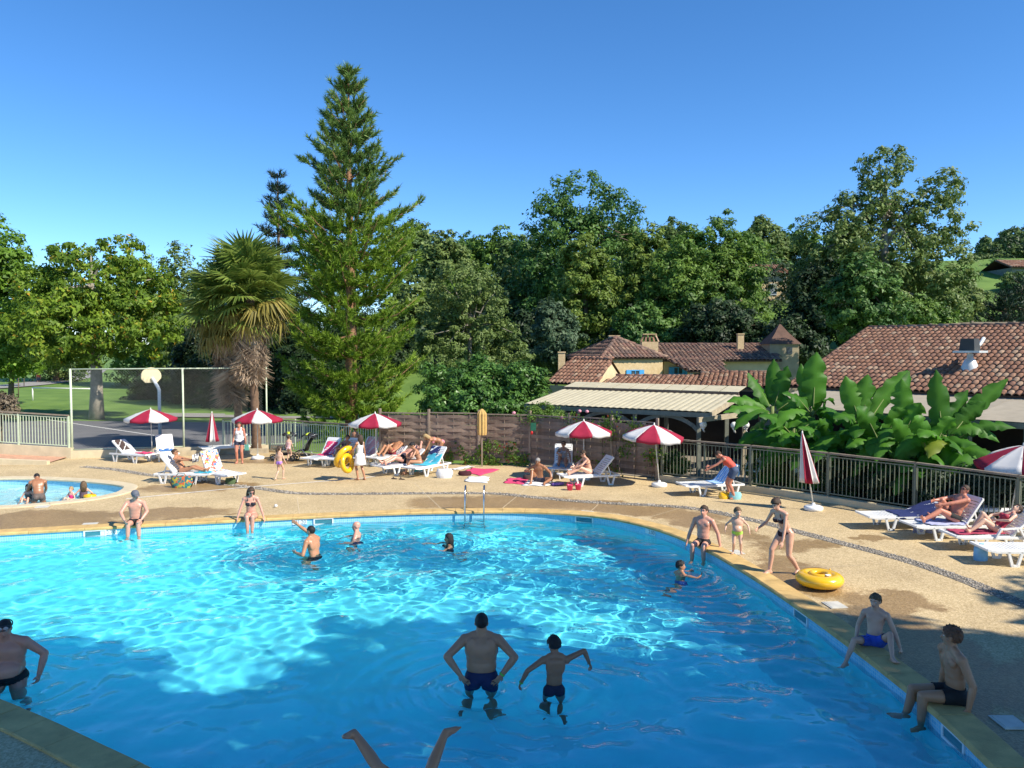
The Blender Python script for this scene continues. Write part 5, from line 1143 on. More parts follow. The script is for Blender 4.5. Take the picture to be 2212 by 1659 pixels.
# ---- towels
def striped(name, cols, scale, axis='Y', rough=.9):
    m = bpy.data.materials.new(name); m.use_nodes = True; nt = m.node_tree; L = nt.links; b = nt.nodes['Principled BSDF']; b.inputs['Roughness'].default_value = rough
    tc = N(nt, 'ShaderNodeTexCoord'); w = N(nt, 'ShaderNodeTexWave', wave_type='BANDS', bands_direction=axis, Scale=scale, Distortion=.3); L.new(tc.outputs['Object'], w.inputs['Vector'])
    rp = N(nt, 'ShaderNodeValToRGB'); rp.color_ramp.interpolation = 'CONSTANT'; e = rp.color_ramp.elements; e[0].color = (*cols[0], 1); e[1].color = (*cols[1], 1); e[1].position = .5
    L.new(w.outputs['Fac'], rp.inputs[0]); L.new(rp.outputs[0], b.inputs['Base Color']); return m
def patterned(name, cols, scale):
    m = bpy.data.materials.new(name); m.use_nodes = True; nt = m.node_tree; L = nt.links; b = nt.nodes['Principled BSDF']; b.inputs['Roughness'].default_value = .9
    tc = N(nt, 'ShaderNodeTexCoord'); w = N(nt, 'ShaderNodeTexVoronoi', Scale=scale); L.new(tc.outputs['Object'], w.inputs['Vector']); rp = N(nt, 'ShaderNodeValToRGB'); rp.color_ramp.interpolation = 'CONSTANT'; e = rp.color_ramp.elements
    e[0].color = (*cols[0], 1); e[1].color = (*cols[-1], 1); e[1].position = 1 - 1 / len(cols)
    for k, c in enumerate(cols[1:-1]): q = e.new((k + 1) / len(cols)); q.color = (*c, 1)
    L.new(w.outputs['Color'], rp.inputs[0]); L.new(rp.outputs[0], b.inputs['Base Color']); return m
def cloth(name, c): return mat('cloth_' + name, c, .92, .15, 7, .3, 90)
M_PINK, M_NAVY, M_TURQ, M_WHT, M_LILAC = cloth('pink', (.72, .06, .16)), cloth('navy', (.018, .03, .12)), cloth('turquoise', (.06, .42, .55)), cloth('white', (.74, .73, .72)), cloth('lilac', (.42, .44, .66))
M_PALEP, M_BROWN, M_BLUES = cloth('pale_pink', (.72, .42, .42)), cloth('brown', (.07, .045, .04)), striped('blue_striped_towel', [(.10, .34, .72), (.55, .68, .82)], 3.2, 'X')
M_FLOWER = patterned('flowered_towel', [(.75, .74, .70), (.72, .70, .68), (.62, .12, .08), (.74, .72, .68), (.10, .22, .50), (.70, .45, .12), (.76, .74, .7)], 14)
M_GREENBAG = patterned('printed_bag', [(.03, .16, .16), (.04, .22, .20), (.42, .36, .05), (.03, .13, .15), (.5, .12, .04), (.02, .10, .12)], 16)
def towel_on(key, s0, s1, w, m, label, xo=0., seed=0, drop=.0, name='towel'):
    """cloth following the lounger: s measured from the foot end up over the backrest"""
    p, head, back, root = LOUNGERS[key]; t = thing(name, label, 'towel', p, facing(head)); r = random.Random(seed); ns, nw = 26, 15; rows = []; seat = 1.2
    for i in range(ns):
        s = s0 + (s1 - s0) * i / (ns - 1); row = []
        if s < seat: y, z, ny, nz = .95 - s, .352, 0, 1
        else: u = s - seat; y, z = -.25 - u * math.cos(R(back)), .352 + u * math.sin(R(back)); ny, nz = math.sin(R(back)), math.cos(R(back))
        if u_ := (s > seat + .73):
            e = s - seat - .73; y, z = -.25 - .73 * math.cos(R(back)) - .03, .352 + .73 * math.sin(R(back)) - e; ny, nz = -.6, .3
        for j in range(nw):
            x = xo + w * (j / (nw - 1) - .5); off = .014 + .010 * math.sin(x * 19 + i * .5 + seed) + .006 * math.sin(i * 1.1 + j); zz = z + nz * off; yy = y + ny * off; ov = abs(x) - .335
            if ov > 0: zz = max(zz - min(ov * 1.6, drop if drop else .22), .012); x = math.copysign(.35 + .04 * math.sin(i * .9) * min(1, ov * 6), x)
            row.append((x, yy + .008 * math.sin(j * 2 + i), zz))
        rows.append(row)
    MB().sheet(rows).build('cloth', m, t, solid=.006); return t
towel_on('A1', 0.15, 0.75, .42, M_PINK, 'pink towel on the foot of the leftmost lounger', -.03, 1); towel_on('A1', 1.35, 2.0, .34, M_BROWN, 'dark brown towel over the back of the leftmost lounger', .05, 2)
towel_on('A2', .75, 1.25, .5, cloth('blue', (.04, .16, .42)), 'blue towel lying on the lounger under the leftmost parasol', 0, 3)
towel_on('B2', .9, 2.05, .6, M_FLOWER, 'white towel with red and blue flowers over the back of a lounger', 0, 4)
towel_on('B1', .0, .55, .55, M_TURQ, 'turquoise towel under the feet of the reading woman', 0, 5)
towel_on('C1', .75, 1.75, .5, M_PINK, 'bright pink towel on the lounger next to the pushchairs', 0, 6)
towel_on('C3', .9, 2.05, .5, M_PALEP, 'pale pink towel on the lounger behind the white dress', 0, 7)
towel_on('D3', .55, 1.6, .86, M_TURQ, 'turquoise towel draped over the seat of a lounger', .12, 8, .3); towel_on('D3', 1.55, 2.35, .5, M_NAVY, 'navy towel thrown over the top of a raised lounger back', .16, 9)
towel_on('D1', 1.1, 2.0, .5, striped('navy_white_stripe', [(.02, .04, .16), (.7, .7, .72)], 4, 'X'), 'navy and white striped towel behind the bald man', 0, 10)
towel_on('F1', .9, 2.3, .62, M_BLUES, 'blue and white striped towel being spread over a lounger', 0, 11)
towel_on('G1', .7, 2.1, .78, M_NAVY, 'navy towel covering most of a lounger near the right fence', .0, 12, .12); towel_on('G2', .35, 1.25, 1.15, M_LILAC, 'pale lilac towel hanging down to the ground beside the seated man', .24, 13, .33)
towel_on('G3', .1, 1.2, .5, cloth('darkpink', (.4, .05, .1)), 'dark red towel under the reclining woman at the right', .02, 14)
towel_on('E1', .3, 1.2, .5, cloth('paleblue', (.30, .50, .66)), 'pale blue towel on the shaded steep lounger', 0, 15)
def ground_towel(label, corners, m, seed, h=.012):
    P = [gp(*c) for c in corners]; base = (P[0] + P[2]) / 2; t = thing('beach_towel', label, 'towel', base); rows = []
    for i in range(15):
        u = i / 14; row = []
        for j in range(11):
            v = j / 10; q = lerp(lerp(P[0], P[1], v), lerp(P[3], P[2], v), u) - base; q.z = h + .012 * (1 + math.sin(i * 1.1 + seed + j * .4)) * (.5 + .5 * math.sin(j * .9 + seed)); q.x += .03 * math.sin(i * .8 + seed); q.y += .03 * math.sin(j + seed); row.append(q)
        rows.append(row)
    MB().sheet(rows).build('cloth', m, t, solid=.008)
ground_towel('long bright pink towel on the ground below the yellow bundle', [(1000, 1020), (1035, 1028), (1080, 1015), (1022, 1012)], M_PINK, 1)
ground_towel('white towel lying alone on the deck behind the pool ladder', [(1002, 1041), (1052, 1044), (1058, 1031), (1016, 1030)], M_WHT, 2)
ground_towel('pink towel on the ground left of the seated old man', [(1088, 1044), (1132, 1047), (1142, 1036), (1100, 1033)], M_PINK, 3)
ground_towel('white towel under the seated old man', [(1128, 1049), (1186, 1051), (1198, 1041), (1140, 1038)], M_WHT, 4)
ground_towel('narrow white mat at the foot of the timber fence', [(972, 1014), (990, 1016), (1026, 1009), (1008, 1007)], M_WHT, 5)

# ---- parasols
def parasol_open(label, px, py, lean=(0, 0), phase=0, Hp=1.95, Rd=.98, tilt=(0, 0)):
    p = gp(px, py); root = thing('parasol', label, 'parasol', p, 0, 'red and white parasols'); top = V(lean[0], lean[1], Hp)
    MB().tube([V(0, 0, .1), top], .018, 8).build('pole', M_POLE, root); base_of(root)
    n = 8; Tm = Matrix.Rotation(tilt[0], 3, 'X') @ Matrix.Rotation(tilt[1], 3, 'Y')
    for k in range(n):
        a0, a1 = phase + k * math.tau / n, phase + (k + 1) * math.tau / n; rows = []; nr = 7
        for i in range(nr):
            t = i / (nr - 1); row = []
            for j in range(7):
                u = j / 6; a = a0 + (a1 - a0) * u; chord = math.cos(math.pi / n) / math.cos((u - .5) * math.tau / n); rr = Rd * t * chord if t > 0 else 0
                z = -.36 * t ** 1.25 - .035 * t * math.sin(math.pi * u); row.append(top + Tm @ V(rr * math.cos(a), rr * math.sin(a), z))
            rows.append(row)
        last = rows[-1]; val = []
        for j, q in enumerate(last): val.append(q + Tm @ V(0, 0, -.085 - .025 * abs(math.sin(j / 6 * math.pi * 1.5 + k)))); 
        rows.append(val)
        MB().sheet(rows).build('canopy_panel', M_RED if k % 2 else M_PWHITE, root, solid=.003)
        rb = top + Tm @ V(Rd * .97 * math.cos(a0), Rd * .97 * math.sin(a0), -.365); MB().tube([top + Tm @ V(0, 0, -.03), lerp(top, rb, .55) + Tm @ V(0, 0, .04), rb], .006, 5).build('rib', M_POLE, root)
    MB().lathe([(.0, .07), (.018, .06), (.03, .0), (.045, -.02)], 8, top, Tm).build('finial', M_POLE, root); return root
def base_of(root, r=.25):
    b = MB().lathe([(r * .9, .0), (r, .03), (r, .09), (r * .8, .125), (.05, .135), (.04, .2), (.0, .2)], 18).build('base', M_WHITEP, root)
def parasol_closed(label, px, py, lean, Hp=1.95, Lc=1.25, w=.26):
    p = gp(px, py); root = thing('closed_parasol', label, 'parasol', p, 0, 'closed red and white parasols'); top = V(lean[0], lean[1], Hp); d = (top / Hp); MB().tube([V(0, 0, .1), top], .018, 8).build('pole', M_POLE, root); base_of(root)
    n = 8
    for k in range(n):
        rows = []
        for i in range(10):
            t = i / 9; c = top * (1 - t * Lc / Hp) ; rr = .02 + (w - .02) * t ** .85 * (1 if t < .93 else 1.03); row = []
            for j in range(9):
                u = j / 8; a = (k + u) * math.tau / n; fold = 1 - .42 * math.sin(math.pi * u) ** 1.2 * min(1, t * 3); row.append(c + V(rr * fold * math.cos(a), rr * fold * math.sin(a), -.02 * math.sin(math.pi * u) * (t > .9)))
            rows.append(row)
        MB().sheet(rows).build('canopy_panel', M_RED if k % 2 else M_PWHITE, root, solid=.003)
    MB().lathe([(.0, .07), (.016, .06), (.026, .0)], 8, top).build('finial', M_POLE, root); return root
parasol_open('open red and white parasol over the leftmost loungers', 329, 990, (-.05, .05), .35)
parasol_open('open red and white parasol beside the woman in a white top', 557, 992, (0, 0), .1)
parasol_open('open red and white parasol at the left end of the timber fence', 813, 1006, (-.04, .05), .3)
parasol_open('open red and white parasol above the seated group by the fence', 1261, 1036, (.0, .1), .2)
parasol_open('open red and white parasol leaning at the start of the right fence', 1424, 1051, (-.16, .1), .05, tilt=(.05, .05))
parasol_open('open red and white parasol cut by the right edge', 2180, 1135, (.24, -.1), .15, 2.0, 1.12, tilt=(.06, -.16))
parasol_closed('closed parasol standing behind the reading woman', 459, 985, (0, .02), 1.75, 1.15, .28)
parasol_closed('closed parasol leaning in front of the banana plants', 1757, 1102, (-.3, .1), 2.08, 1.32, .27)

M_HATCH = mat('hatch_plastic', (.56, .54, .47), .5, .12, 6)
# ---- pool fittings on the basin wall
def wall_frame(px, py):
    q = gp(px, py, -.09); i = int(np.argmin(np.linalg.norm(POOL - np.array(q)[:2], axis=1))); t = POOL[(i + 1) % len(POOL)] - POOL[i - 1]; t /= np.linalg.norm(t); n = V(-t[1], t[0], 0)      # inward
    return V(POOL[i][0], POOL[i][1], 0), V(t[0], t[1], 0), n
for px, py, lab in [(191, 1154, 'white skimmer mouth in the pool wall left of the seated man'), (703, 1131, 'white skimmer mouth in the far pool wall behind the bald swimmer'), (1253, 1124, 'white skimmer mouth in the far pool wall right of the ladder'), (1741, 1327, 'skimmer mouth in the right pool wall beside the yellow ring'), (2091, 1598, 'skimmer mouth in the right pool wall nearest the viewer')]:
    c, t, n = wall_frame(px, py); rz = math.atan2(t.y, t.x); root = thing('skimmer', lab, 'skimmer', c + n * .012 + V(0, 0, -.115), rz, 'pool skimmers')
    mb = MB()
    for z in (-.075, .075): mb.box((0, 0, z), (.50, .03, .035))
    for x in (-.235, .235): mb.box((x, 0, 0), (.035, .03, .116))
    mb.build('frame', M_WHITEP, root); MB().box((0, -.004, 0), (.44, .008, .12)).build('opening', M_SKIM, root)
for px, py, txt, lab in [(242, 1146, '0.70', 'white depth plaque reading 0.70 beside the seated man in a cap'), (639, 1127, '1.20', 'white depth plaque reading 1.20 behind the throwing man'), (1410, 1146, '2.00', 'white depth plaque reading 2.00 on the curved right wall')]:
    c, t, n = wall_frame(px, py); rz = math.atan2(-t.y, -t.x); root = thing('depth_plaque', lab, 'plaque', c + n * .01 + V(0, 0, -.105), rz)
    MB().box((0, 0, 0), (.36, .012, .12)).build('plate', M_WHITEP, root)
    cu = bpy.data.curves.new('lettering', 'FONT'); cu.body = txt; cu.size = .13; cu.align_x = 'CENTER'; cu.align_y = 'CENTER'; cu.extrude = .001; cu.materials.append(mat('plaque_grey', (.22, .26, .28), .6)); tmp = bpy.data.objects.new('t', cu); COL.objects.link(tmp); me_ = bpy.data.meshes.new_from_object(tmp.evaluated_get(bpy.context.evaluated_depsgraph_get())); bpy.data.objects.remove(tmp); me_.materials.clear(); me_.materials.append(MATS['plaque_grey']); o = link('lettering', me_, root); o.rotation_euler = (R(90), 0, 0); o.location = (.05, -.008, 0)
for px, py, lab in [(194, 1133, 'white skimmer hatch on the wet deck left of the seated man'), (702, 1111, 'white skimmer hatch on the deck behind the throwing man'), (1266, 1107, 'white skimmer hatch on the deck right of the ladder'), (1588, 1194, 'white skimmer hatch under the toddler'), (1803, 1308, 'white skimmer hatch on the deck beside the yellow ring'), (2180, 1562, 'white skimmer hatch in the shade at the bottom right'), (92, 1095, 'white hatch beside the toddler pool')]:
    c = gp(px, py); q = int(np.argmin(np.linalg.norm(POOL - np.array(c)[:2], axis=1))); t = POOL[(q + 1) % len(POOL)] - POOL[q - 1]; root = thing('deck_hatch', lab, 'hatch', c + V(0, 0, .004), math.atan2(t[1], t[0]), 'skimmer hatches in the deck')
    MB().box((0, 0, .006), (.34, .30, .012)).build('rim', M_HATCH, root); MB().box((0, 0, .014), (.28, .24, .006)).build('cover', M_HATCH, root)
# ladder
lc = gp(1025, 1109); ld = thing('pool_ladder', 'stainless steel pool ladder on the far edge', 'ladder', lc)
for x in (-.25, .25): MB().tube([V(x, .55, -.05), V(x, .55, .25), V(x, .48, .52), V(x, .34, .68), V(x, .16, .70), V(x, .02, .58), V(x, -.06, .3), V(x, -.08, -.1), V(x, -.08, -.9)], .021, 10).build('handrail', M_STEEL, ld)
for z in (-.25, -.5, -.75): MB().box((0, -.08, z), (.48, .07, .025)).build('tread', M_STEEL, ld)
for x in (-.25, .25): MB().lathe([(.05, 0), (.05, .012), (.03, .02)], 12, V(x, .55, .0)).build('flange', M_STEEL, ld)

# ---- pushchairs
def pushchair(label, px, py, rz, seed):
    root = thing('pushchair', label, 'pushchair', gp(px, py), rz, 'black pushchairs with lime hoods'); bl = mat('pushchair_black', (.018, .018, .02), .7, .2, 8); li = mat('pushchair_lime', (.50, .60, .05), .6, .08); gr = mat('pushchair_tube', (.25, .26, .27), .35, .05, metal=.6)
    fr = MB()
    for s in (-1, 1): fr.tube([V(s * .24, .38, .13), V(s * .24, -.05, .50), V(s * .23, -.42, 1.02), V(s * .20, -.50, 1.04)], .014, 6); fr.tube([V(s * .25, -.38, .13), V(s * .24, .02, .52)], .014, 6)
    fr.tube([V(-.2, -.5, 1.04), V(.2, -.5, 1.04)], .018, 6); fr.tube([V(-.25, -.38, .13), V(.25, -.38, .13)], .012, 6); fr.build('frame', gr, root)
    MB().sheet([[V(x, .28, .36) for x in (-.2, 0, .2)], [V(x, .12, .44) for x in (-.2, 0, .2)], [V(x, -.08, .40) for x in (-.2, 0, .2)], [V(x, -.28, .90) for x in (-.2, 0, .2)]]).build('seat', bl, root, solid=.025)
    rows = []
    for i in range(7):
        a = R(38 + 19 * i); rows.append([V(x, -.22 + .34 * math.cos(a) * (1 - .25 * abs(x / .22) ** 2), .80 + .30 * math.sin(a) * (1 - .2 * abs(x / .22) ** 3)) for x in (-.22, -.16, -.08, 0, .08, .16, .22)])
    h = MB(); h.sheet(rows[:3], mi=0); h.sheet(rows[2:4], mi=1); h.sheet(rows[3:], mi=0); h.build('hood', [bl, li], root, solid=.015)
    wm = mat('rubber', (.02, .02, .02), .8)
    for x, y in ((-.2, .38), (.2, .38), (-.27, -.38), (.27, -.38)):
        for dx in (-.02, .02):
            w = MB().tube([V(x + dx, y + .105 * math.cos(a * math.tau / 16), .12 + .105 * math.sin(a * math.tau / 16)) for a in range(16)], .016, 6, closed=True).build('wheel', wm, root)
        MB().tube([V(x - .025, y, .12), V(x + .025, y, .12)], .045, 8).build('hub', gr, root)
    MB().box((0, -.05, .24), (.32, .28, .08)).build('basket', bl, root)
pushchair('black pushchair with lime hood, left of two beside the little girls', 612, 994, R(110), 1); pushchair('black pushchair with lime hood, right of two against the green fence', 657, 996, R(80), 2)

# ---- inflatables, bags, buckets
M_YELL = mat('yellow_vinyl', (.80, .46, .012), .22, .05, 3, 0, None, .6, coat=.4)
def torus(mb, c, Rr, r, M=None, n=32, m=14, sz=1.0):
    M = M or Matrix.Identity(3); c = Vector(c); vs = []
    for i in range(n):
        a = i * math.tau / n; pu = 1 + .02 * math.sin(i * 8 * math.tau / n)
        for j in range(m): b = j * math.tau / m; vs.append(c + M @ V((Rr + r * pu * math.cos(b)) * math.cos(a), (Rr + r * pu * math.cos(b)) * math.sin(a), r * sz * math.sin(b)))
    return mb.add(vs, [(i * m + j, ((i + 1) % n) * m + j, ((i + 1) % n) * m + (j + 1) % m, i * m + (j + 1) % m) for i in range(n) for j in range(m)], 0, True)
c = gp(1770, 1268); ring = thing('swim_ring', 'yellow inflatable baby ring lying on the pool edge', 'swim ring', (c.x, c.y, .04), .3)
torus(MB(), (0, 0, .115), .29, .135, sz=.85).build('outer_tube', M_YELL, ring); torus(MB(), (0, 0, .19), .155, .05).build('inner_tube', M_YELL, ring)
MB().lathe([(.16, .13), (.1, .10), (.0, .09)], 16).build('seat', M_YELL, ring); MB().box((.02, -.2, .236), (.09, .06, .012)).build('label_patch', M_WHT, ring); MB().tube([V(.3, .1, .22), V(.31, .1, .25)], .012, 8).build('valve', M_YELL, ring)
def bag(name, label, px, py, size, m, strap=True, rz=0):
    root = thing(name, label, 'bag', gp(px, py), rz); w, d, h = size; mb = MB(); rows = []
    for i in range(7):
        t = i / 6; k = .82 + .3 * math.sin(math.pi * (.15 + .7 * t)); rows.append([V(w / 2 * k * math.cos(a * math.tau / 16) * (1 + .08 * math.sin(a * 3 + i)), d / 2 * k * (1 - .45 * t) * math.sin(a * math.tau / 16), h * t * (1 + .05 * math.sin(a * 2))) for a in range(17)])
    rows.append([V(0, 0, h * .92)] * 17); mb.sheet(rows); mb.build('body', m, root)
    if strap: MB().tube([V(-w * .28, 0, h * .95), V(-w * .15, -.02, h * 1.25), V(w * .15, -.02, h * 1.25), V(w * .28, 0, h * .95)], .012, 6).build('handle', m, root)
bag('beach_bag', 'colourful printed beach bag beside the reading woman', 392, 1053, (.62, .3, .36), M_GREENBAG); bag('beach_bag', 'white beach bag next to the turquoise towel', 960, 1032, (.5, .3, .3), M_WHT); bag('backpack', 'small dark bag on the end of the pink ground towel', 1004, 1027, (.4, .25, .15), cloth('blackred', (.06, .015, .02)), False)
bag('toy_bag', 'yellow bag on the ground beside the bending person', 1564, 1077, (.28, .2, .18), M_YELL, True); bag('toy_bag', 'pale blue and green bag next to the yellow one', 1588, 1078, (.32, .22, .20), cloth('aqua', (.25, .5, .52)), False); bag('beach_bag', 'light blue bag under the lounger at the right', 2118, 1210, (.26, .2, .28), cloth('skyblue', (.22, .48, .72)), True)
bag('beach_bag', 'dark bag lying beside the old man on the ground', 1141, 1036, (.3, .2, .16), M_BROWN, False); bag('rucksack', 'olive rucksack on the flowered towel lounger', 498, 1046, (.3, .22, .2), cloth('olive', (.08, .12, .05)), False)
def bucket(label, px, py, m):
    root = thing('bucket', label, 'bucket', gp(px, py), 0, 'pink toy buckets'); MB().lathe([(.0, .003), (.075, .003), (.1, .17), (.108, .175), (.1, .165), (.07, .02), (0, .02)], 16).build('pail', m, root); MB().tube([V(-.1, 0, .16), V(-.08, .02, .22), V(0, .03, .25), V(.08, .02, .22), V(.1, 0, .16)], .006, 5).build('handle', m, root)
M_BPINK = mat('bucket_pink', (.75, .05, .16), .35, .05); bucket('pink toy bucket, left of two under the lounger foot', 1231, 1059, M_BPINK); bucket('pink toy bucket, right of two under the lounger foot', 1249, 1058, M_BPINK)
a = gp(1193, 1050); b = gp(1217, 1048); rt = thing('rolled_mat', 'purple rolled mat beside the pink buckets', 'mat', a); MB().tube([V(0, 0, .05), b - a + V(0, 0, .05)], .05, 12).build('roll', cloth('purple', (.22, .12, .42)), rt)
st = thing('side_table', 'low white side table in front of the seated old man', 'table', gp(1197, 1036)); MB().lathe([(0, .40), (.24, .40), (.25, .385), (.24, .37), (0, .37)], 20).build('table_top', M_WHITEP, st)
for k in range(3): MB().bar((.2 * math.cos(k * 2.1), .2 * math.sin(k * 2.1), 0), (.14 * math.cos(k * 2.1), .14 * math.sin(k * 2.1), .37), .035).build('leg', M_WHITEP, st)
bl = thing('ball', 'small white ball lying on the deck right of the seated woman', 'ball', gp(596, 1096)); MB().ball((0, 0, .045), .045, 12).build('shell', M_WHT, bl)
for px, py, lab in ((852, 1035, 'dark sandal, left one below the bald man'), (868, 1036, 'dark sandal, right one below the bald man')):
    s = thing('sandal', lab, 'sandal', gp(px, py), 1.2, 'sandals below the loungers'); MB().ball((0, 0, .018), (.045, .13, .018), 10).build('sole', M_BROWN, s); MB().tube([V(-.045, .03, .02), V(0, .05, .07), V(.045, .03, .02)], .012, 6).build('strap', M_BROWN, s)
# folded yellow cover hung on the fence
yc = at(1041, 884, 29.15); yb = thing('hanging_cover', 'yellow folded cloth cover hanging from the top of the timber fence', 'cover', (yc.x, yc.y, 0)); rows = []
for i in range(12):
    t = i / 11; z = yc.z - .95 * t; rr = .05 + .13 * min(1, (t / .18) ** .7) * (1 - .12 * max(0, t - .9) * 10); rows.append([V(rr * (1 - .24 * (k % 2) * (t > .04)) * math.cos(k * math.tau / 18), rr * .75 * (1 - .24 * (k % 2)) * math.sin(k * math.tau / 18), z) for k in range(19)])
rows = [[V(0, 0, yc.z + .02)] * 19] + rows + [[V(0, 0, yc.z - .93)] * 19]
MB().sheet(rows, smooth=False).build('folds', cloth('ochre', (.58, .38, .13)), yb); MB().bar((0, .06, .0), (0, .06, yc.z - .8), .05).build('stake', M_POSTW, yb)
fb = at(1152, 925, 28.85); fx = thing('call_box', 'green box with a red lever fixed to the timber fence', 'box', fb); MB().box((0, 0, .05), (.20, .1, .28)).build('case', mat('box_green', (.02, .12, .07), .4), fx); MB().ball((-.06, -.08, -.16), (.05, .04, .07), 10).build('lever', mat('lever_red', (.55, .02, .02), .4), fx)
# ---- ball court and lawn
hp = gp(346, 948); bk = thing('basketball_hoop', 'white basketball post with cream fan-shaped board behind the mesh', 'basketball hoop', hp)
MB().tube([V(0, 0, -.05), V(0, 0, 2.35), V(-.06, .0, 2.5), V(-.35, .05, 2.95)], .075, 10).build('post', M_WHITEP, bk)
bd = MB(); ang = [R(a) for a in range(-15, 196, 15)]; pl = [(-.55, .05), (-.35, -.22), (.35, -.22), (.55, .05)]; outl = [(.62 * math.cos(a), .55 * math.sin(a) * .85 + .1) for a in ang] + [(-.35, -.25), (.35, -.25)]
vs = [V(x * .95, -.02 if s else .02, z) for s in (0, 1) for x, z in outl]; n = len(outl); bd.add(vs, [tuple(range(n)), tuple(range(n, 2 * n))[::-1]] + [(i, (i + 1) % n, n + (i + 1) % n, n + i) for i in range(n)])
o = bd.build('backboard', mat('board_cream', (.74, .64, .40), .5, .06), bk); o.location = (-.42, .1, 2.92); o.rotation_euler.z = 1.0; o.scale = (.9, 1, .9); o2 = MB(); torus(o2, (0, 0, 0), .225, .012, n=24, m=6).build('rim', mat('rim_orange', (.6, .2, .05), .5), bk); o2 = bk.children[-1]; o2.location = (-.55, .42, 2.75)
gl = gp(71, 867); gr_ = gp(205, 870); gt = thing('goal_frame', 'white goal frame on the lawn behind the ball court', 'goal', gl); d = gr_ - gl; d.z = 0
for q in (V(0, 0, 0), d): MB().tube([q, q + V(0, 0, 1.1)], .05, 8).build('post', M_WHITEP, gt)
MB().tube([V(0, 0, 1.1), d + V(0, 0, 1.1)], .05, 8).build('crossbar', M_WHITEP, gt)
for i, (px, py) in enumerate(((40, 862), (52, 842))):
    q = gp(px, py); sp = thing('young_tree', ['staked young tree on the lawn, nearer of two by the lane', 'staked young tree on the lawn, farther of two by the lane'][i], 'tree', q); MB().tube([V(0, 0, 0), V(.05, 0, 2.2)], .04, 6).build('trunk', M_BARK, sp)
    me, _ = crown_mesh('crown', [(0, 0, 2.9, .9, .9, 1.1)], 900, .24, LM['lime'], np.random.default_rng(i), .3); link('crown', me, sp)
# ---- terrace chair behind the fence
def plastic_chair(label, p, rz):
    root = thing('terrace_chair', label, 'chair', p, rz, 'pale green chairs on the restaurant terrace'); m = mat('chair_green', (.42, .58, .50), .4, .06)
    for x, y in ((-.22, -.2), (.22, -.2), (-.22, .22), (.22, .22)): MB().bar((x * 1.1, y * 1.1, 0), (x, y, .44), .04).build('leg', m, root)
    MB().box((0, 0, .45), (.48, .48, .03)).build('seat', m, root); MB().sheet([[V(x, -.22 - .1 * t - .03 * math.cos(x * 5), .47 + .42 * t) for x in (-.22, -.1, 0, .1, .22)] for t in (0, .3, .6, .9, 1.0)]).build('backrest', m, root, solid=.02)
    for s in (-1, 1): MB().tube([V(s * .24, -.25, .66), V(s * .26, .1, .66), V(s * .25, .2, .45)], .018, 6).build('armrest', m, root)
plastic_chair('pale green garden chair behind the fence right of the bending person', at(1632, 1010, 25.4) * 1 + V(0, 0, -at(1632, 1010, 25.4).z), 2.2); plastic_chair('pale green garden chair farther right behind the fence', V(9.0, 24.6, 0), -1)
print('objects', time.time() - T0)
# ================================================================== PEOPLE: one continuous skin each, clothes and hair as children
SKINS = dict(fair=(.62, .36, .25), pink=(.62, .32, .23), tan=(.44, .22, .12), brown=(.33, .155, .08), light=(.66, .42, .30), red=(.55, .23, .15))
def skin_mat(k):
    c = SKINS[k]; m = mat('skin_' + k, tuple(x * y for x, y in zip(c, (.93, .86, .84))), .36, .10, 3.2, .10, 45, .45, col2=tuple(min(1, x * y) for x, y in zip(c, (1.10, 1.08, 1.08))), detail=6); return m
def smat(name, c, r=.75): return mat('wear_' + name, c, r, .12, 12, .1, 120)
HAIRC = dict(black=(.012, .010, .010), brown=(.06, .035, .02), lbrown=(.13, .08, .04), grey=(.28, .26, .24), blond=(.42, .29, .13), red=(.14, .06, .03))
QUEUE = []
def nrm(v): v = np.asarray(v, float); return v / (np.linalg.norm(v) + 1e-9)
def rotm(axis, deg): return np.array(Matrix.Rotation(R(deg), 3, axis))
def ik(a, t, l1, l2, pole):
    a, t = np.asarray(a, float), np.asarray(t, float); d = t - a; L = np.linalg.norm(d); dn = d / (L + 1e-9); L = min(max(L, abs(l1 - l2) + .02), (l1 + l2) * .998); x = (l1 * l1 - l2 * l2 + L * L) / (2 * L); h = math.sqrt(max(l1 * l1 - x * x, 0)); p = np.asarray(pole, float); p = nrm(p - dn * p.dot(dn)); return a + dn * x + p * h, a + dn * L
def hc_(nb, uc): return nb + uc * .03
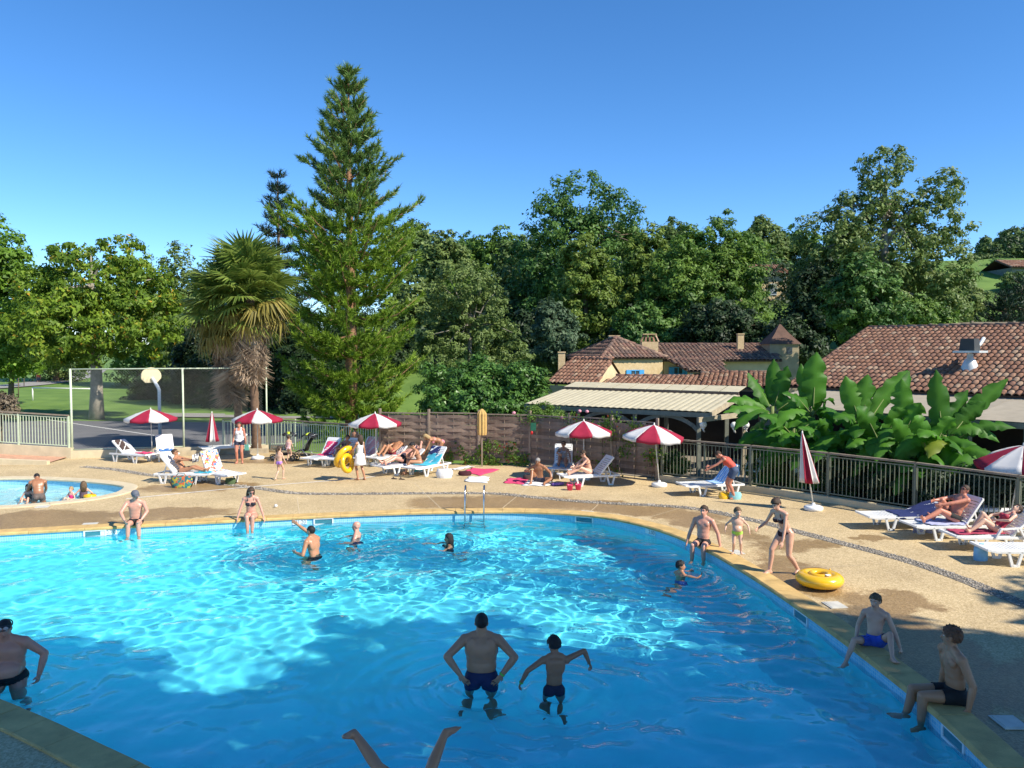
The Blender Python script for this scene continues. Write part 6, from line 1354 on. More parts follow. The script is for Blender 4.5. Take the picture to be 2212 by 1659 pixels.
class Body:
    def __init__(s): s.pr = []
    def cap(s, a, b, ra, rb, tag): s.pr.append(('c', np.asarray(a, float), np.asarray(b, float), ra, rb, tag))
    def ell(s, c, r, F, tag): s.pr.append(('e', np.asarray(c, float), np.asarray(r, float), np.asarray(F, float), 0, tag))
    def mesh(s, seg=18):
        mb = MB()
        for p in s.pr:
            if p[0] == 'c':
                a, b, ra, rb = p[1:5]; d = b - a; L = np.linalg.norm(d); z = d / (L + 1e-9); x = nrm(np.cross(z, [0.3, .9, .2])); y = np.cross(z, x); M = Matrix(np.stack([x, y, z], 1).tolist()); prof = []
                for i in range(6): t = -math.pi / 2 + i * math.pi / 10; prof.append((max(ra * math.cos(t), 1e-4), ra * math.sin(t)))
                for i in range(6): t = i * math.pi / 10; prof.append((max(rb * math.cos(t), 1e-4), L + rb * math.sin(t)))
                mb.lathe(prof, seg, a, M)
            else: mb.ball(p[1], tuple(p[2]), 30 if p[2].max() > .08 else 16, Matrix(p[3].tolist()))
        return mb
    def nearest(s, P):
        best = np.full(len(P), 9e9); tag = np.zeros(len(P), int); tt = np.zeros(len(P))
        for i, p in enumerate(s.pr):
            if p[0] == 'c':
                a, b = p[1], p[2]; d = b - a; t = np.clip((P - a) @ d / (d @ d + 1e-12), 0, 1); D = np.linalg.norm(P - a - t[:, None] * d, axis=1) - (p[3] + (p[4] - p[3]) * t)
            else:
                q = (P - p[1]) @ p[3]; k = np.linalg.norm(q / p[2], axis=1); D = (k - 1) * p[2].min(); t = np.zeros(len(P))
            m = D < best; best[m] = D[m]; tag[m] = i; tt[m] = t[m]
        return tag, tt

def person(label, loc, face, H=1.72, pel=(0, 0, .93), lean=0, plean=None, side=0, twist=0, head=(0, 0), lh=(-.24, .05, .80), rh=(.24, .05, .80), lf=(-.1, 0, .075), rf=(.1, 0, .075), lkp=(0, 1, .1), rkp=(0, 1, .1), lep=(-.5, -.8, -.1), rep=(.5, -.8, -.1), ltoe=None, rtoe=None,
           sex='m', girth=1.0, belly=0., skin='fair', hair='brown', hstyle='short', legs=1.0, wear=(), vox=.014, extra=None, water=False, hscale=1.0, curl=25, spread=1.0, palm=None, name='person', cat='person', group=None):
    QUEUE.append(dict(locals()))
def build_body(q):
    s = q['H'] / 1.75; B = Body(); w = q['girth']; fem = q['sex'] == 'f'; kid = q['sex'] == 'k'; hs_ = q['hscale'] * (1.28 if kid else 1.0)
    pl = q['plean'] if q['plean'] is not None else q['lean'] * .6
    Fp = rotm('Z', q['twist'] * .3) @ rotm('Y', q['side'] * .5) @ rotm('X', -pl); Fc = rotm('Z', q['twist']) @ rotm('Y', q['side']) @ rotm('X', -q['lean'])
    rp, fp, up = Fp[:, 0], Fp[:, 1], Fp[:, 2]; rc, fc, uc = Fc[:, 0], Fc[:, 1], Fc[:, 2]; Pc = np.array(q['pel'], float)
    hipw = (.098 if fem else .088) * (w ** .5); shw = (.165 if fem else (.150 if kid else .190)) * (w ** .35)
    wa = Pc + up * .13; ch = wa + uc * .19; nb = wa + uc * .365; B.Pc, B.Fp, B.ch, B.Fc, B.wa = Pc, Fp, ch, Fc, wa
    B.ell(Pc + up * .0, (.155 * w * (1.07 if fem else 1), .108 * w, .115), Fp, 'pelvis')
    for k in (-1, 1): B.ell(Pc + rp * k * .070 * w - fp * .046 - up * .040, (.084 * w, .074 * w, .092), Fp, 'pelvis')
    B.ell(wa + up * .0, ((.122 if fem else .148) * w, .098 * w, .165), (Fp + Fc) / 2, 'belly'); B.ell((wa + ch) / 2, ((.122 if fem else .150) * w, .098 * w, .15), Fc, 'belly')
    if q['belly']: B.ell(wa + fc * (.05 + .05 * q['belly']) - up * .02, (.135 * w, .10 + .05 * q['belly'], .14), Fc, 'belly')
    B.ell(ch + uc * .0 - fc * .005, ((.140 if fem else .165) * w, .108 * w, .175), Fc, 'chest'); B.ell(ch + uc * .075 - fc * .006, ((.125 if fem else .160) * w ** .5, .094 * w ** .4, .115), Fc, 'chest')
    for k in (-1, 1):
        if fem: B.ell(ch + rc * k * .070 + fc * .082 + uc * .0, (.062, .058, .058), Fc, 'bust')
        elif not kid: B.ell(ch + rc * k * .072 + fc * .052 + uc * .05, (.080 * w, .042, .068), Fc, 'chest')
        if not kid and not fem: B.ell(ch + rc * k * .085 * w - fc * .058 * w + uc * .03, (.08, .045, .13), Fc, 'chest'); B.cap(hc_(nb, uc), nb * .45 + (nb - uc * .052 + rc * k * shw) * .55 + uc * .028, .046, .044, 'chest')
    hf = Fc @ rotm('Z', q['head'][0]) @ rotm('X', q['head'][1]); hu = hf[:, 2]; hc = nb + (uc * .5 + hu * .5) * .042 + hu * (.104 * hs_); B.hc, B.hf, B.hs = hc, hf, hs_
    kn_ = (.046 if kid else (.050 if fem else .062)) * w ** .4; B.cap(nb - uc * .05, hc - hu * .05 * hs_, kn_ * 1.05, kn_ * .95, 'neck')
    H_ = lambda x, y, z: hc + hf @ (np.array([x, y, z]) * hs_)
    B.ell(H_(0, -.008, .025), np.array((.076, .094, .092)) * hs_, hf, 'head'); B.ell(H_(0, .022, -.035), np.array((.060, .066, .075)) * hs_, hf, 'head'); B.ell(H_(0, .055, -.088), np.array((.030, .026, .022)) * hs_, hf, 'head')
    B.cap(H_(0, .082, .012), H_(0, .106, -.026), .009 * hs_, .015 * hs_, 'nose'); B.ell(H_(0, .079, -.058), np.array((.026, .012, .013)) * hs_, hf, 'head'); B.ell(H_(0, .078, .032), np.array((.055, .014, .010)) * hs_, hf, 'head')
    for k in (-1, 1): B.ell(H_(k * .078, -.008, -.008), np.array((.010, .020, .031)) * hs_, hf, 'ear')
    for k, hand, pole, nm in ((-1, q['lh'], q['lep'], 'armL'), (1, q['rh'], q['rep'], 'armR')):
        sh = nb - uc * .052 + rc * k * shw; B.cap(nb + uc * .005 + rc * k * .025, sh - uc * .002, .050, .056 * w ** .5, 'chest'); e, h = ik(sh, hand, .295, .255, pole); k2 = .78 if (kid or fem) else 1.0; k2 *= w ** .4
        B.ell(sh - uc * .01, np.array((.060, .062, .066)) * k2 * 1.02, Fc, 'chest'); B.cap(sh, e, .055 * k2, .042 * k2, nm + 'u'); B.cap(e, lerp_(e, h, .3), .041 * k2, .044 * k2, nm + 'f'); B.cap(lerp_(e, h, .3), h, .044 * k2, .027 * k2 + .002, nm + 'f')
        d = nrm(h - e); n = np.array(q['palm'][0 if k < 0 else 1]) if q['palm'] else -rc * k * .8 - fc * .3; n = nrm(n - d * n.dot(d)); sd = np.cross(d, n) * k; k3 = .92 if (fem or kid) else 1.0
        HF = np.stack([sd, n, d], 1); B.ell(h + d * .052 * k3, np.array((.042, .017, .052)) * k3, HF, 'hand')
        for i in range(4):
            b0 = h + d * (.088 - .004 * abs(i - 1.3)) * k3 + sd * (.031 - .0205 * i) * k3; a1 = R(q['curl'] * (.6 + .12 * i)); sp = (.16 - .105 * i) * q['spread']; d1 = nrm(d * math.cos(a1) + n * math.sin(a1) + sd * sp); a2 = R(q['curl'] * (1.5 + .2 * i)); d2 = nrm(d * math.cos(a2) + n * math.sin(a2) + sd * sp); l = (.042, .047, .044, .034)[i] * k3
            B.cap(b0, b0 + d1 * l, .0095 * k3, .0088 * k3, 'hand'); B.cap(b0 + d1 * l, b0 + d1 * l + d2 * l * .85, .0088 * k3, .0075 * k3, 'hand')
        t0 = h + d * .024 * k3 + sd * .030 * k3; t1 = t0 + nrm(d * .65 + sd * .7 + n * .25) * .042 * k3; t2 = t1 + nrm(d * .9 + sd * .25 + n * .3) * .034 * k3; B.cap(t0, t1, .0125 * k3, .0105 * k3, 'hand'); B.cap(t1, t2, .0105 * k3, .0085 * k3, 'hand')
    for k, foot, pole, toe, nm in ((-1, q['lf'], q['lkp'], q['ltoe'], 'legL'), (1, q['rf'], q['rkp'], q['rtoe'], 'legR')):
        hp = Pc + rp * k * hipw - up * .035; kn, an = ik(hp, foot, .425 * q['legs'], .425 * q['legs'], pole); k2 = w ** .6 * (.86 if kid else 1.0)
        B.cap(hp, lerp_(hp, kn, .45), .091 * k2, .079 * k2, nm + 't'); B.cap(lerp_(hp, kn, .45), kn, .079 * k2, .055 * k2, nm + 't2'); sd = nrm(an - kn); fw = np.array(toe, float) if toe is not None else np.array((k * .22, 1, 0.)); fw = fw - 0
        bk_ = nrm(np.cross(np.cross(sd, nrm(np.asarray(pole, float))), sd)) * -1; B.cap(kn, lerp_(kn, an, .32) + bk_ * .014, .053 * k2, .056 * k2, nm + 's'); B.cap(lerp_(kn, an, .32) + bk_ * .014, an, .056 * k2, .035 * k2, nm + 's')
        fw = nrm(fw); dn = -np.array((0, 0, 1.)) if abs(fw[2]) < .85 else nrm(sd); dn = nrm(dn - fw * dn.dot(fw)); heel = an - fw * .042 + dn * .038; ball = an + fw * .115 + dn * .048; sdv = np.cross(fw, dn)
        B.cap(an, heel, .034, .031, 'foot'); B.cap(an + fw * .01 + dn * .005, ball, .036, .024, 'foot'); B.cap(heel, ball, .029, .025, 'foot')
        for i in range(5):
            b0 = ball + sdv * (.033 - .0165 * i) * (-k) + fw * (.0 - .006 * i); B.cap(b0 - fw * .05, b0 + fw * (.042 - .005 * i), .0135, (.0125 if i == 0 else .0095), 'foot')
    # scale to the person's height
    out = []
    for p in B.pr:
        if p[0] == 'c': out.append(('c', p[1] * s, p[2] * s, p[3] * s, p[4] * s, p[5]))
        else: out.append(('e', p[1] * s, p[2] * s, p[3], 0, p[5]))
    B.pr = out
    for a in ('Pc', 'ch', 'wa', 'hc'): setattr(B, a, getattr(B, a) * s)
    B.hs *= s; B.s = s; return B
def lerp_(a, b, t): return np.asarray(a) * (1 - t) + np.asarray(b) * t
def submesh(name, v, f, mask, off, m, parent, nr, thick=0):
    """the faces of the body inside mask, lifted off the skin"""
    keep = mask[f].all(1); ff = f[keep]
    if len(ff) == 0: return None
    used = np.unique(ff); mp = np.zeros(len(v), int); mp[used] = np.arange(len(used)); o_ = off[used] if hasattr(off, '__len__') else off; vv = v[used] + nr[used] * (o_[:, None] if hasattr(o_, '__len__') else o_)
    return link(name, raw_mesh(name, vv, mp[ff], m, True), parent)
def flush_people():
    tmp = []
    for q in QUEUE:
        B = build_body(q); o = link('tmp', B.mesh().mesh('tmp', [])if False else B.mesh().mesh('tmp', skin_mat(q['skin']))); md = o.modifiers.new('r', 'REMESH'); md.mode = 'VOXEL'; md.voxel_size = q['vox'] * (1.0 if q['vox'] < .0085 else 1.3) * (1 if q['H'] > 1.3 else .85); md.use_smooth_shade = True
        sm = o.modifiers.new('s', 'SMOOTH'); sm.factor = .5; sm.iterations = 9 if q['vox'] < .0085 else (5 if q['vox'] < .011 else 2); tmp.append((q, B, o))
    dg = bpy.context.evaluated_depsgraph_get(); dg.update(); res = []
    for q, B, o in tmp:
        me = bpy.data.meshes.new_from_object(o.evaluated_get(dg)); res.append((q, B, me))
    for q, B, o in tmp: bpy.data.objects.remove(o)
    for q, B, me in res: dress(q, B, me)
def dress(q, B, me):
    root = thing(q['name'], q['label'], q['cat'], q['loc'], facing(q['face']), q['group'] or None); n = len(me.vertices); v = np.empty(n * 3, np.float32); me.vertices.foreach_get('co', v); v = v.reshape(-1, 3).astype(float)
    nr = np.empty(n * 3, np.float32); me.vertices.foreach_get('normal', nr); nr = nr.reshape(-1, 3).astype(float); s = B.s; hs_ = B.hs
    # face: press in the eye sockets and the line of the mouth
    h = (v - B.hc) @ B.hf / hs_
    for k in (-1, 1):
        g = np.exp(-(((h[:, 0] - k * .031) / .015) ** 2 + ((h[:, 2] - .012) / .011) ** 2)) * (h[:, 1] > .03); v = v - (B.hf[:, 1] * hs_)[None] * (g * .010)[:, None]
    me.vertices.foreach_set('co', v.astype(np.float32).ravel()); me.materials.clear(); me.materials.append(skin_mat(q['skin'])); me.polygons.foreach_set('use_smooth', np.ones(len(me.polygons), bool)); me.update(); me.name = 'body'
    bo = link('body', me, root)
    if q['water']: bo.cycles.is_caustics_receiver = True
    f = np.empty(len(me.loops), np.int32); me.loops.foreach_get('vertex_index', f); f = f.reshape(-1, 4)
    ti, tt = B.nearest(v); tags = np.array([p[5] for p in B.pr])[ti]; pz = (v - B.Pc) @ B.Fp / s; cz = (v - B.ch) @ B.Fc / s
    tagin = lambda *a: np.isin(tags, a)
    tors = tagin('pelvis', 'belly', 'chest', 'bust')
    for wname, kind, m, *op in q['wear']:
        off = .006
        if kind == 'briefs': mask = (pz[:, 2] < .065) & tagin('pelvis', 'belly') | (tagin('legLt', 'legRt') & (pz[:, 2] > -.075 - .5 * np.abs(pz[:, 0]) * 0 + .30 * (np.abs(pz[:, 0]) - .09)))
        elif kind == 'bikini': mask = (pz[:, 2] < .03) & tagin('pelvis', 'belly') & (pz[:, 2] > -.14) | (tagin('legLt', 'legRt') & (pz[:, 2] > -.05 + .75 * (np.abs(pz[:, 0]) - .06)) & (pz[:, 2] < .03))
        elif kind == 'trunks': mask = (pz[:, 2] < .075) & tagin('pelvis', 'belly') | tagin('legLt', 'legRt') & ((tt < (op[0] if op else .6)) | (pz[:, 2] > -.1)); off = .008
        elif kind == 'shorts': mask = (pz[:, 2] < .10) & tagin('pelvis', 'belly') | tagin('legLt', 'legRt') | (tagin('legLt2', 'legRt2') & (tt < .25)); off = .014
        elif kind == 'bra': mask = tagin('bust') & (cz[:, 2] < .045) | (np.abs(cz[:, 2] + .03) < .016) & tagin('chest', 'belly', 'bust') | (tagin('chest') & (cz[:, 1] > .02) & (np.abs(np.abs(cz[:, 0]) - .07) < .012) & (cz[:, 2] > .0) & (cz[:, 2] < .15))
        elif kind == 'tank': mask = (tagin('belly', 'bust') | tagin('chest') & (cz[:, 2] < .085) | tagin('pelvis') & (pz[:, 2] > -.05)) | (tagin('chest') & (np.abs(np.abs(cz[:, 0]) - .085) < .024)); off = .010
        elif kind == 'onepiece': mask = tagin('belly', 'bust', 'pelvis') & (pz[:, 2] > -.16) | tagin('chest') & (cz[:, 2] < .06) | (tagin('chest') & (np.abs(np.abs(cz[:, 0]) - .08) < .018))
        elif kind == 'dress': mask = tors & (cz[:, 2] < .085) | (tagin('chest') & (np.abs(np.abs(cz[:, 0]) - .085) < .03)) | tagin('legLt', 'legRt'); off = .016
        else: continue
        o = submesh(wname, v, f, mask, off * s, m, root, nr)
        if o and q['water']: o.cycles.is_caustics_receiver = True
        if kind == 'dress':
            mb = MB(); rows = []
            for i in range(6):
                t = i / 5; rows.append([tuple((B.Pc + np.array([math.cos(a * math.tau / 22) * (.165 + .075 * t + .014 * t * math.sin(a * 4)) * s, math.sin(a * math.tau / 22) * (.135 + .06 * t + .014 * t * math.cos(a * 5)) * s, (.06 - .42 * t) * s]))) for a in range(23)])
            mb.sheet(rows); mb.build('skirt', m, root, solid=.004)
    # hair
    hm = mat('hair_' + q['hair'], HAIRC[q['hair']], .55, .35, 30, .5, 150) if q['hair'] in HAIRC else None
    if q['hstyle'] != 'bald' and hm:
        hl = np.where(h[:, 1] < 0, -.02 + .55 * h[:, 1], -.02 + 1.02 * h[:, 1]) ; mask = tagin('head', 'neck') & (h[:, 2] > hl) & (h[:, 2] > -.075) | (tagin('head') & (h[:, 2] > .085)); full = .016 if q['hstyle'] == 'short' else .022
        if q['hstyle'] == 'buzz': full = .007
        if q['hstyle'] == 'cap': full = .008
        edge = np.clip((h[:, 2] - hl) / .03, 0, 1); nz = .006 * np.sin(h[:, 0] * 150 + h[:, 2] * 90) * np.sin(h[:, 1] * 130) * (q['hstyle'] in ('short', 'messy')); off = (full * (.35 + .65 * edge) + nz) * hs_
        submesh('hair', v, f, mask, off, hm, root, nr)
        Hw = lambda x, y, z: Vector(B.hc + B.hf @ (np.array([x, y, z]) * hs_))
        if q['hstyle'] == 'long':
            mb = MB(); r = random.Random(3)
            for k in range(11):
                a = math.pi * (.0 + k / 10); x, y = .084 * math.cos(a), -.02 - .078 * math.sin(a); L = .26 if 2 <= k <= 8 else .2; mb.tube([Hw(x * .55, y * .6, .085), Hw(x, y, .03), Hw(x * 1.08, y * 1.08, -.08), Hw(x * 1.1, y * 1.0 - .01, -L)], [.018 * hs_ * .9, .024 * hs_, .026 * hs_, .012 * hs_], 7)
            mb.build('hair_lengths', hm, root)
        if q['hstyle'] == 'bun': MB().ball(Hw(0, -.105, .06), (.045 * hs_, .04 * hs_, .042 * hs_), 10).build('bun', hm, root)
        if q['hstyle'] == 'tail': MB().tube([Hw(0, -.095, .04), Hw(0, -.14, .0), Hw(.01, -.14, -.12), Hw(.0, -.13, -.22)], [.02 * hs_, .03 * hs_, .026 * hs_, .008 * hs_], 8).build('ponytail', hm, root)
        if q['hstyle'] == 'short' and q['vox'] < .0125:
            mb = MB(); r = random.Random(9)
            for k in range(46):
                a, b = r.uniform(0, math.tau), r.uniform(.0, 1.45); d = (math.sin(b) * math.cos(a) * .083, math.sin(b) * math.sin(a) * .098 - .012, .025 + math.cos(b) * .096)
                if d[1] > .055 and d[2] < .075: continue
                p = Hw(*d); mb.tube([p, p + Vector(B.hf @ np.array([r.uniform(-.012, .012), r.uniform(.0, .02), r.uniform(-.01, .018)])) * hs_], [.018 * hs_, .004 * hs_], 5)
            mb.build('hair_tufts', hm, root)
        if q['hstyle'] == 'messy':
            mb = MB(); r = random.Random(5)
            for k in range(60):
                a, b = r.uniform(0, math.tau), r.uniform(.0, 1.35); d = (math.sin(b) * math.cos(a) * .085, math.sin(b) * math.sin(a) * .10 - .012, .025 + math.cos(b) * .10)
                if d[1] > .06 and d[2] < .07: continue
                p = Hw(*d); mb.tube([p, p + Vector(B.hf @ np.array([r.uniform(-.02, .02), r.uniform(-.02, .02), r.uniform(.0, .03)])) * hs_], [.016 * hs_, .003 * hs_], 5)
            mb.build('hair_tufts', hm, root)
    Hw = lambda x, y, z: Vector(B.hc + B.hf @ (np.array([x, y, z]) * hs_)); HF = Matrix(B.hf.tolist())
    if q['vox'] < .0125 or q['extra'] == 'face' or True:
        ew = mat('eye_white', (.75, .73, .70), .2, .02); ei = mat('eye_iris', (.035, .022, .015), .2, .1); lp = mat('lips', (.42, .14, .11), .5, .1)
        for k in (-1, 1):
            e = MB().ball(Hw(k * .031, .071, .012), (.0125 * hs_, .010 * hs_, .0085 * hs_), 8, HF).build('eye', ew, root); MB().ball(Hw(k * .031, .0785, .012), (.0058 * hs_, .0038 * hs_, .0062 * hs_), 6, HF).build('iris', ei, e)
            MB().tube([Hw(k * .014, .089, .034), Hw(k * .032, .087, .040), Hw(k * .050, .073, .034)], [.003 * hs_, .0045 * hs_, .002 * hs_], 5).build('eyebrow', hm or mat('brow_grey', (.3, .27, .24), .7), root)
        MB().tube([Hw(-.023, .082, -.058), Hw(-.01, .0905, -.0565), Hw(.01, .0905, -.0565), Hw(.023, .082, -.058)], [.002 * hs_, .0052 * hs_, .0052 * hs_, .002 * hs_], 6).build('mouth', lp, root)
    ex = q['extra'] or ''
    if 'sunglasses' in ex:
        mb = MB()
        for k in (-1, 1): mb.ball(Hw(k * .033, .094, .012), (.026 * hs_, .007 * hs_, .019 * hs_), 10, HF); mb.tube([Hw(k * .056, .088, .016), Hw(k * .084, .03, .016), Hw(k * .082, -.02, .006)], .003 * hs_, 5)
        mb.tube([Hw(-.012, .104, .016), Hw(.012, .104, .016)], .004 * hs_, 5); mb.build('sunglasses', mat('dark_lens', (.012, .012, .014), .1, .05), root)
    if 'cap' in ex:
        cm = smat('cap_grey', (.12, .125, .15)); mb = MB(); mb.ball(Hw(0, -.008, .048), (.094 * hs_, .112 * hs_, .090 * hs_), 16, HF); c = mb.build('cap', cm, root)
        MB().sheet([[Hw(x, .075 + .015 * math.cos(x * 18), .052) for x in (-.07, -.035, 0, .035, .07)], [Hw(x * .95, .165 * (1 - (x / .13) ** 2), .038 - 6 * x * x) for x in (-.07, -.035, 0, .035, .07)]]).build('peak', cm, c, solid=.004)
    if 'mask' in ex:
        rm = mat('mask_rubber', (.025, .03, .04), .4); gl = mat('mask_glass', (.45, .36, .36), .1, .05, 3, 0, None, .6); fr = MB().tube([Hw(.074 * math.cos(a * math.tau / 20), .088 - .03 * math.cos(a * math.tau / 20) ** 2, .062 + .033 * math.sin(a * math.tau / 20)) for a in range(20)], .008 * hs_, 6, closed=True).build('diving_mask', rm, root)
        for k in (-1, 1): MB().ball(Hw(k * .034, .090, .062), (.030 * hs_, .010 * hs_, .026 * hs_), 10, HF).build('lens', gl, fr)
        MB().tube([Hw(.092 * math.cos(a), -.008 + .11 * math.sin(a) , .055) for a in [math.pi * (.95 + .105 * k) for k in range(11)]], .008 * hs_, 5).build('strap', rm, fr)
    if 'band' in ex:
        wm = mat('wristband_green', (.10, .55, .06), .5)
        for nm in (('armL',) if 'bandL' in ex else ('armR',)):
            p = [x for x in B.pr if x[5] == nm + 'f'][-1]; a = Vector(lerp_(p[1], p[2], .93)); b = Vector(lerp_(p[1], p[2], 1.03)); MB().tube([a, b], p[4] + .0055, 12).build('wristband', wm, root)
    return root
# ------------------------------------------------------------------ who is where
W = lambda n, k, c, *o: (n, k, smat(n + '_%02d%02d%02d' % tuple(int(x * 99) for x in c), c), *o)
def floor_at(p): return Vector((p.x, p.y, -float(pool_depth(p.x, p.y))))
def in_pool(px, py, up, H=1.75):
    """stand so that the water reaches 'up' metres on the person"""
    g = gp(px, py, WATER_Z); return Vector((g.x, g.y, WATER_Z - up))
BLACK, NAVYC, DBLUE = (.012, .012, .014), (.012, .018, .07), (.02, .07, .30)
# bathers in the large pool
person('stout man in dark briefs, diving mask on his forehead, at the left pool edge', in_pool(20, 1482, .78), (.22, -1), 1.86, pel=(0, 0, .88), lean=8, head=(10, -10), lh=(-.37, .06, .88), rh=(.36, .1, .88), lf=(-.16, -.1, .09), rf=(.16, .15, .09), lep=(-.9, -.5, 0), rep=(.9, -.5, 0), girth=1.36, belly=.9, skin='red', hair='black', hstyle='buzz', wear=[W('briefs', 'briefs', BLACK)], vox=.009, extra='mask', water=True, curl=58)  # darker skin tone chosen to suggest the shade on him
person('broad man in navy trunks seen from behind with hands on hips in the pool', in_pool(1040, 1489, .82), (.02, 1), 1.92, pel=(0, 0, .92), lean=3, head=(0, -4), lh=(-.255, -.135, .99), rh=(.255, -.135, .99), lf=(-.20, .12, .09), rf=(.12, -.04, .09), lep=(-1, -.25, .1), rep=(1, -.25, .1), girth=1.26, skin='tan', hair='black', hstyle='buzz', wear=[W('trunks', 'trunks', NAVYC, .8)], vox=.008, extra='bandR', water=True, curl=18, spread=1.6, palm=[(.5, .8, 0), (-.5, .8, 0)])  # tan skin partly stands for the shade on his back
person('dark haired boy seen from behind with both arms spread in the pool', in_pool(1197, 1499, .705), (-.12, 1), 1.53, pel=(0, 0, .90), lean=-2, head=(16, -26), side=2, lh=(-.50, .02, 1.0), rh=(.56, .10, 1.22), lf=(-.1, .1, .09), rf=(.14, -.05, .09), lep=(-.3, -.5, .4), rep=(.2, -.2, .9), girth=.84, hscale=1.1, skin='brown', hair='black', hstyle='messy', wear=[W('trunks', 'trunks', (.015, .015, .04), .35)], vox=.008, extra='bandL', water=True, curl=45)  # brown skin tone carries some of the shade around him
g = gp(886, 1745, 0.0); hx = at(886, 1745, 7.7)
person('bather doing a handstand, two bare legs sticking out of the water', (hx.x, 7.7, -.92), (0, 1), 1.72, pel=(0, 0, .93), lean=178, plean=178, lh=(-.25, .05, .10), rh=(.25, .05, .10), lf=(-.56, .0, 1.545), rf=(.36, .02, 1.54), lkp=(-.2, -.6, .5), rkp=(.2, -.6, .5), ltoe=(-.6, -.7, .42), rtoe=(.75, .55, .4), lep=(-1, 0, 0), rep=(1, 0, 0), girth=1.15, skin='tan', hair='brown', wear=[W('trunks', 'trunks', BLACK)], vox=.009, water=True)
person('man with raised arm throwing towards the far edge of the pool', in_pool(680, 1197, .93), (-1, .12), 1.78, pel=(0, 0, .78), lean=12, plean=4, head=(0, 8), twist=-18, lh=(-.16, .36, .97), rh=(.22, .62, 1.60), lf=(-.12, -.1, .09), rf=(.12, .15, .09), lep=(-.6, -.6, -.3), rep=(.6, .2, -.6), girth=.97, skin='tan', hair='black', hstyle='buzz', wear=[W('trunks', 'trunks', BLACK)], vox=.010, water=True, curl=8, spread=1.5)
person('bald man standing shoulder deep near the far pool edge', in_pool(770, 1161, 1.30), (-1, -.1), 1.75, lh=(-.3, .3, 1.1), rh=(.3, .3, 1.1), girth=1.1, skin='pink', hair='none', hstyle='bald', head=(10, 0), wear=[W('trunks', 'trunks', NAVYC)], vox=.011, water=True)
person('dark haired swimmer with only head and one arm above water below the ladder', in_pool(969, 1173, 1.40), (-.95, -.3), 1.68, head=(-10, 0), rh=(.1, .55, 1.38), lh=(-.28, .45, 1.28), lf=(-.1, -.5, .25), rf=(.1, -.6, .3), skin='tan', hair='black', sex='f', hstyle='long', wear=[W('swimsuit', 'onepiece', BLACK)], vox=.011, water=True)
person('boy swimming up to the right pool edge, head and shoulders out', in_pool(1470, 1243, 1.12), (.9, .45), 1.45, head=(-30, 0), lh=(-.2, .42, 1.34), rh=(.22, .45, 1.34), lf=(-.1, -.5, .3), rf=(.1, -.6, .3), girth=.85, hscale=1.1, skin='tan', hair='black', hstyle='short', wear=[W('trunks', 'trunks', DBLUE)], vox=.011, water=True)
# toddler pool
kp = lambda px, py, z: Vector((*gp(px, py, WATER_Z)[:2], z))
person('tanned adult kneeling with back turned in the toddler pool', kp(83, 1083, -.35), (-.55, .8), 1.72, pel=(0, -.1, .36), lean=32, plean=12, head=(10, -25), lh=(-.25, .45, .35), rh=(.2, .45, .35), lf=(-.14, -.38, .08), rf=(.14, -.38, .08), lkp=(0, 1, -.2), rkp=(0, 1, -.2), skin='brown', hair='black', hstyle='buzz', wear=[W('trunks', 'trunks', (.12, .09, .075))], vox=.013, water=True)
person('wet dark haired child held in front of the kneeling adult in the toddler pool', kp(63, 1081, -.35), (.1, -1), 1.15, pel=(0, 0, .20), lean=5, lh=(-.25, .3, .3), rh=(.25, .3, .3), lf=(-.15, .6, .1), rf=(.15, .6, .1), lkp=(0, .2, 1), rkp=(0, .2, 1), sex='k', skin='fair', hair='black', hstyle='long', wear=[W('swimsuit', 'onepiece', (.10, .12, .10))], vox=.013, water=True)
person('small child in bright pink sitting in the toddler pool', kp(154, 1077, -.35), (-.3, -1), .95, pel=(0, 0, .16), lean=0, lh=(-.25, .3, .3), rh=(.25, .3, .3), lf=(-.15, .6, .1), rf=(.15, .6, .1), lkp=(0, .2, 1), rkp=(0, .2, 1), sex='k', skin='light', hair='blond', hstyle='short', wear=[W('swim_shirt', 'onepiece', (.78, .05, .22))], vox=.012, water=True)
person('long haired girl sitting in the toddler pool beside the pink child', kp(181, 1074, -.35), (-.5, .8), 1.15, pel=(0, 0, .18), lean=5, lh=(-.3, .3, .35), rh=(.3, .2, .35), lf=(-.15, .6, .1), rf=(.15, .6, .1), lkp=(0, .2, 1), rkp=(0, .2, 1), sex='k', skin='fair', hair='lbrown', hstyle='long', wear=[W('swimsuit', 'onepiece', (.12, .08, .10))], vox=.012, water=True)
fr = thing('swim_ring', 'small yellow and black float beside the long haired girl in the toddler pool', 'swim ring', kp(194, 1074, WATER_Z - .02)); torus(MB(), (0, 0, .05), .13, .06, n=20, m=10).build('tube', M_YELL, fr)
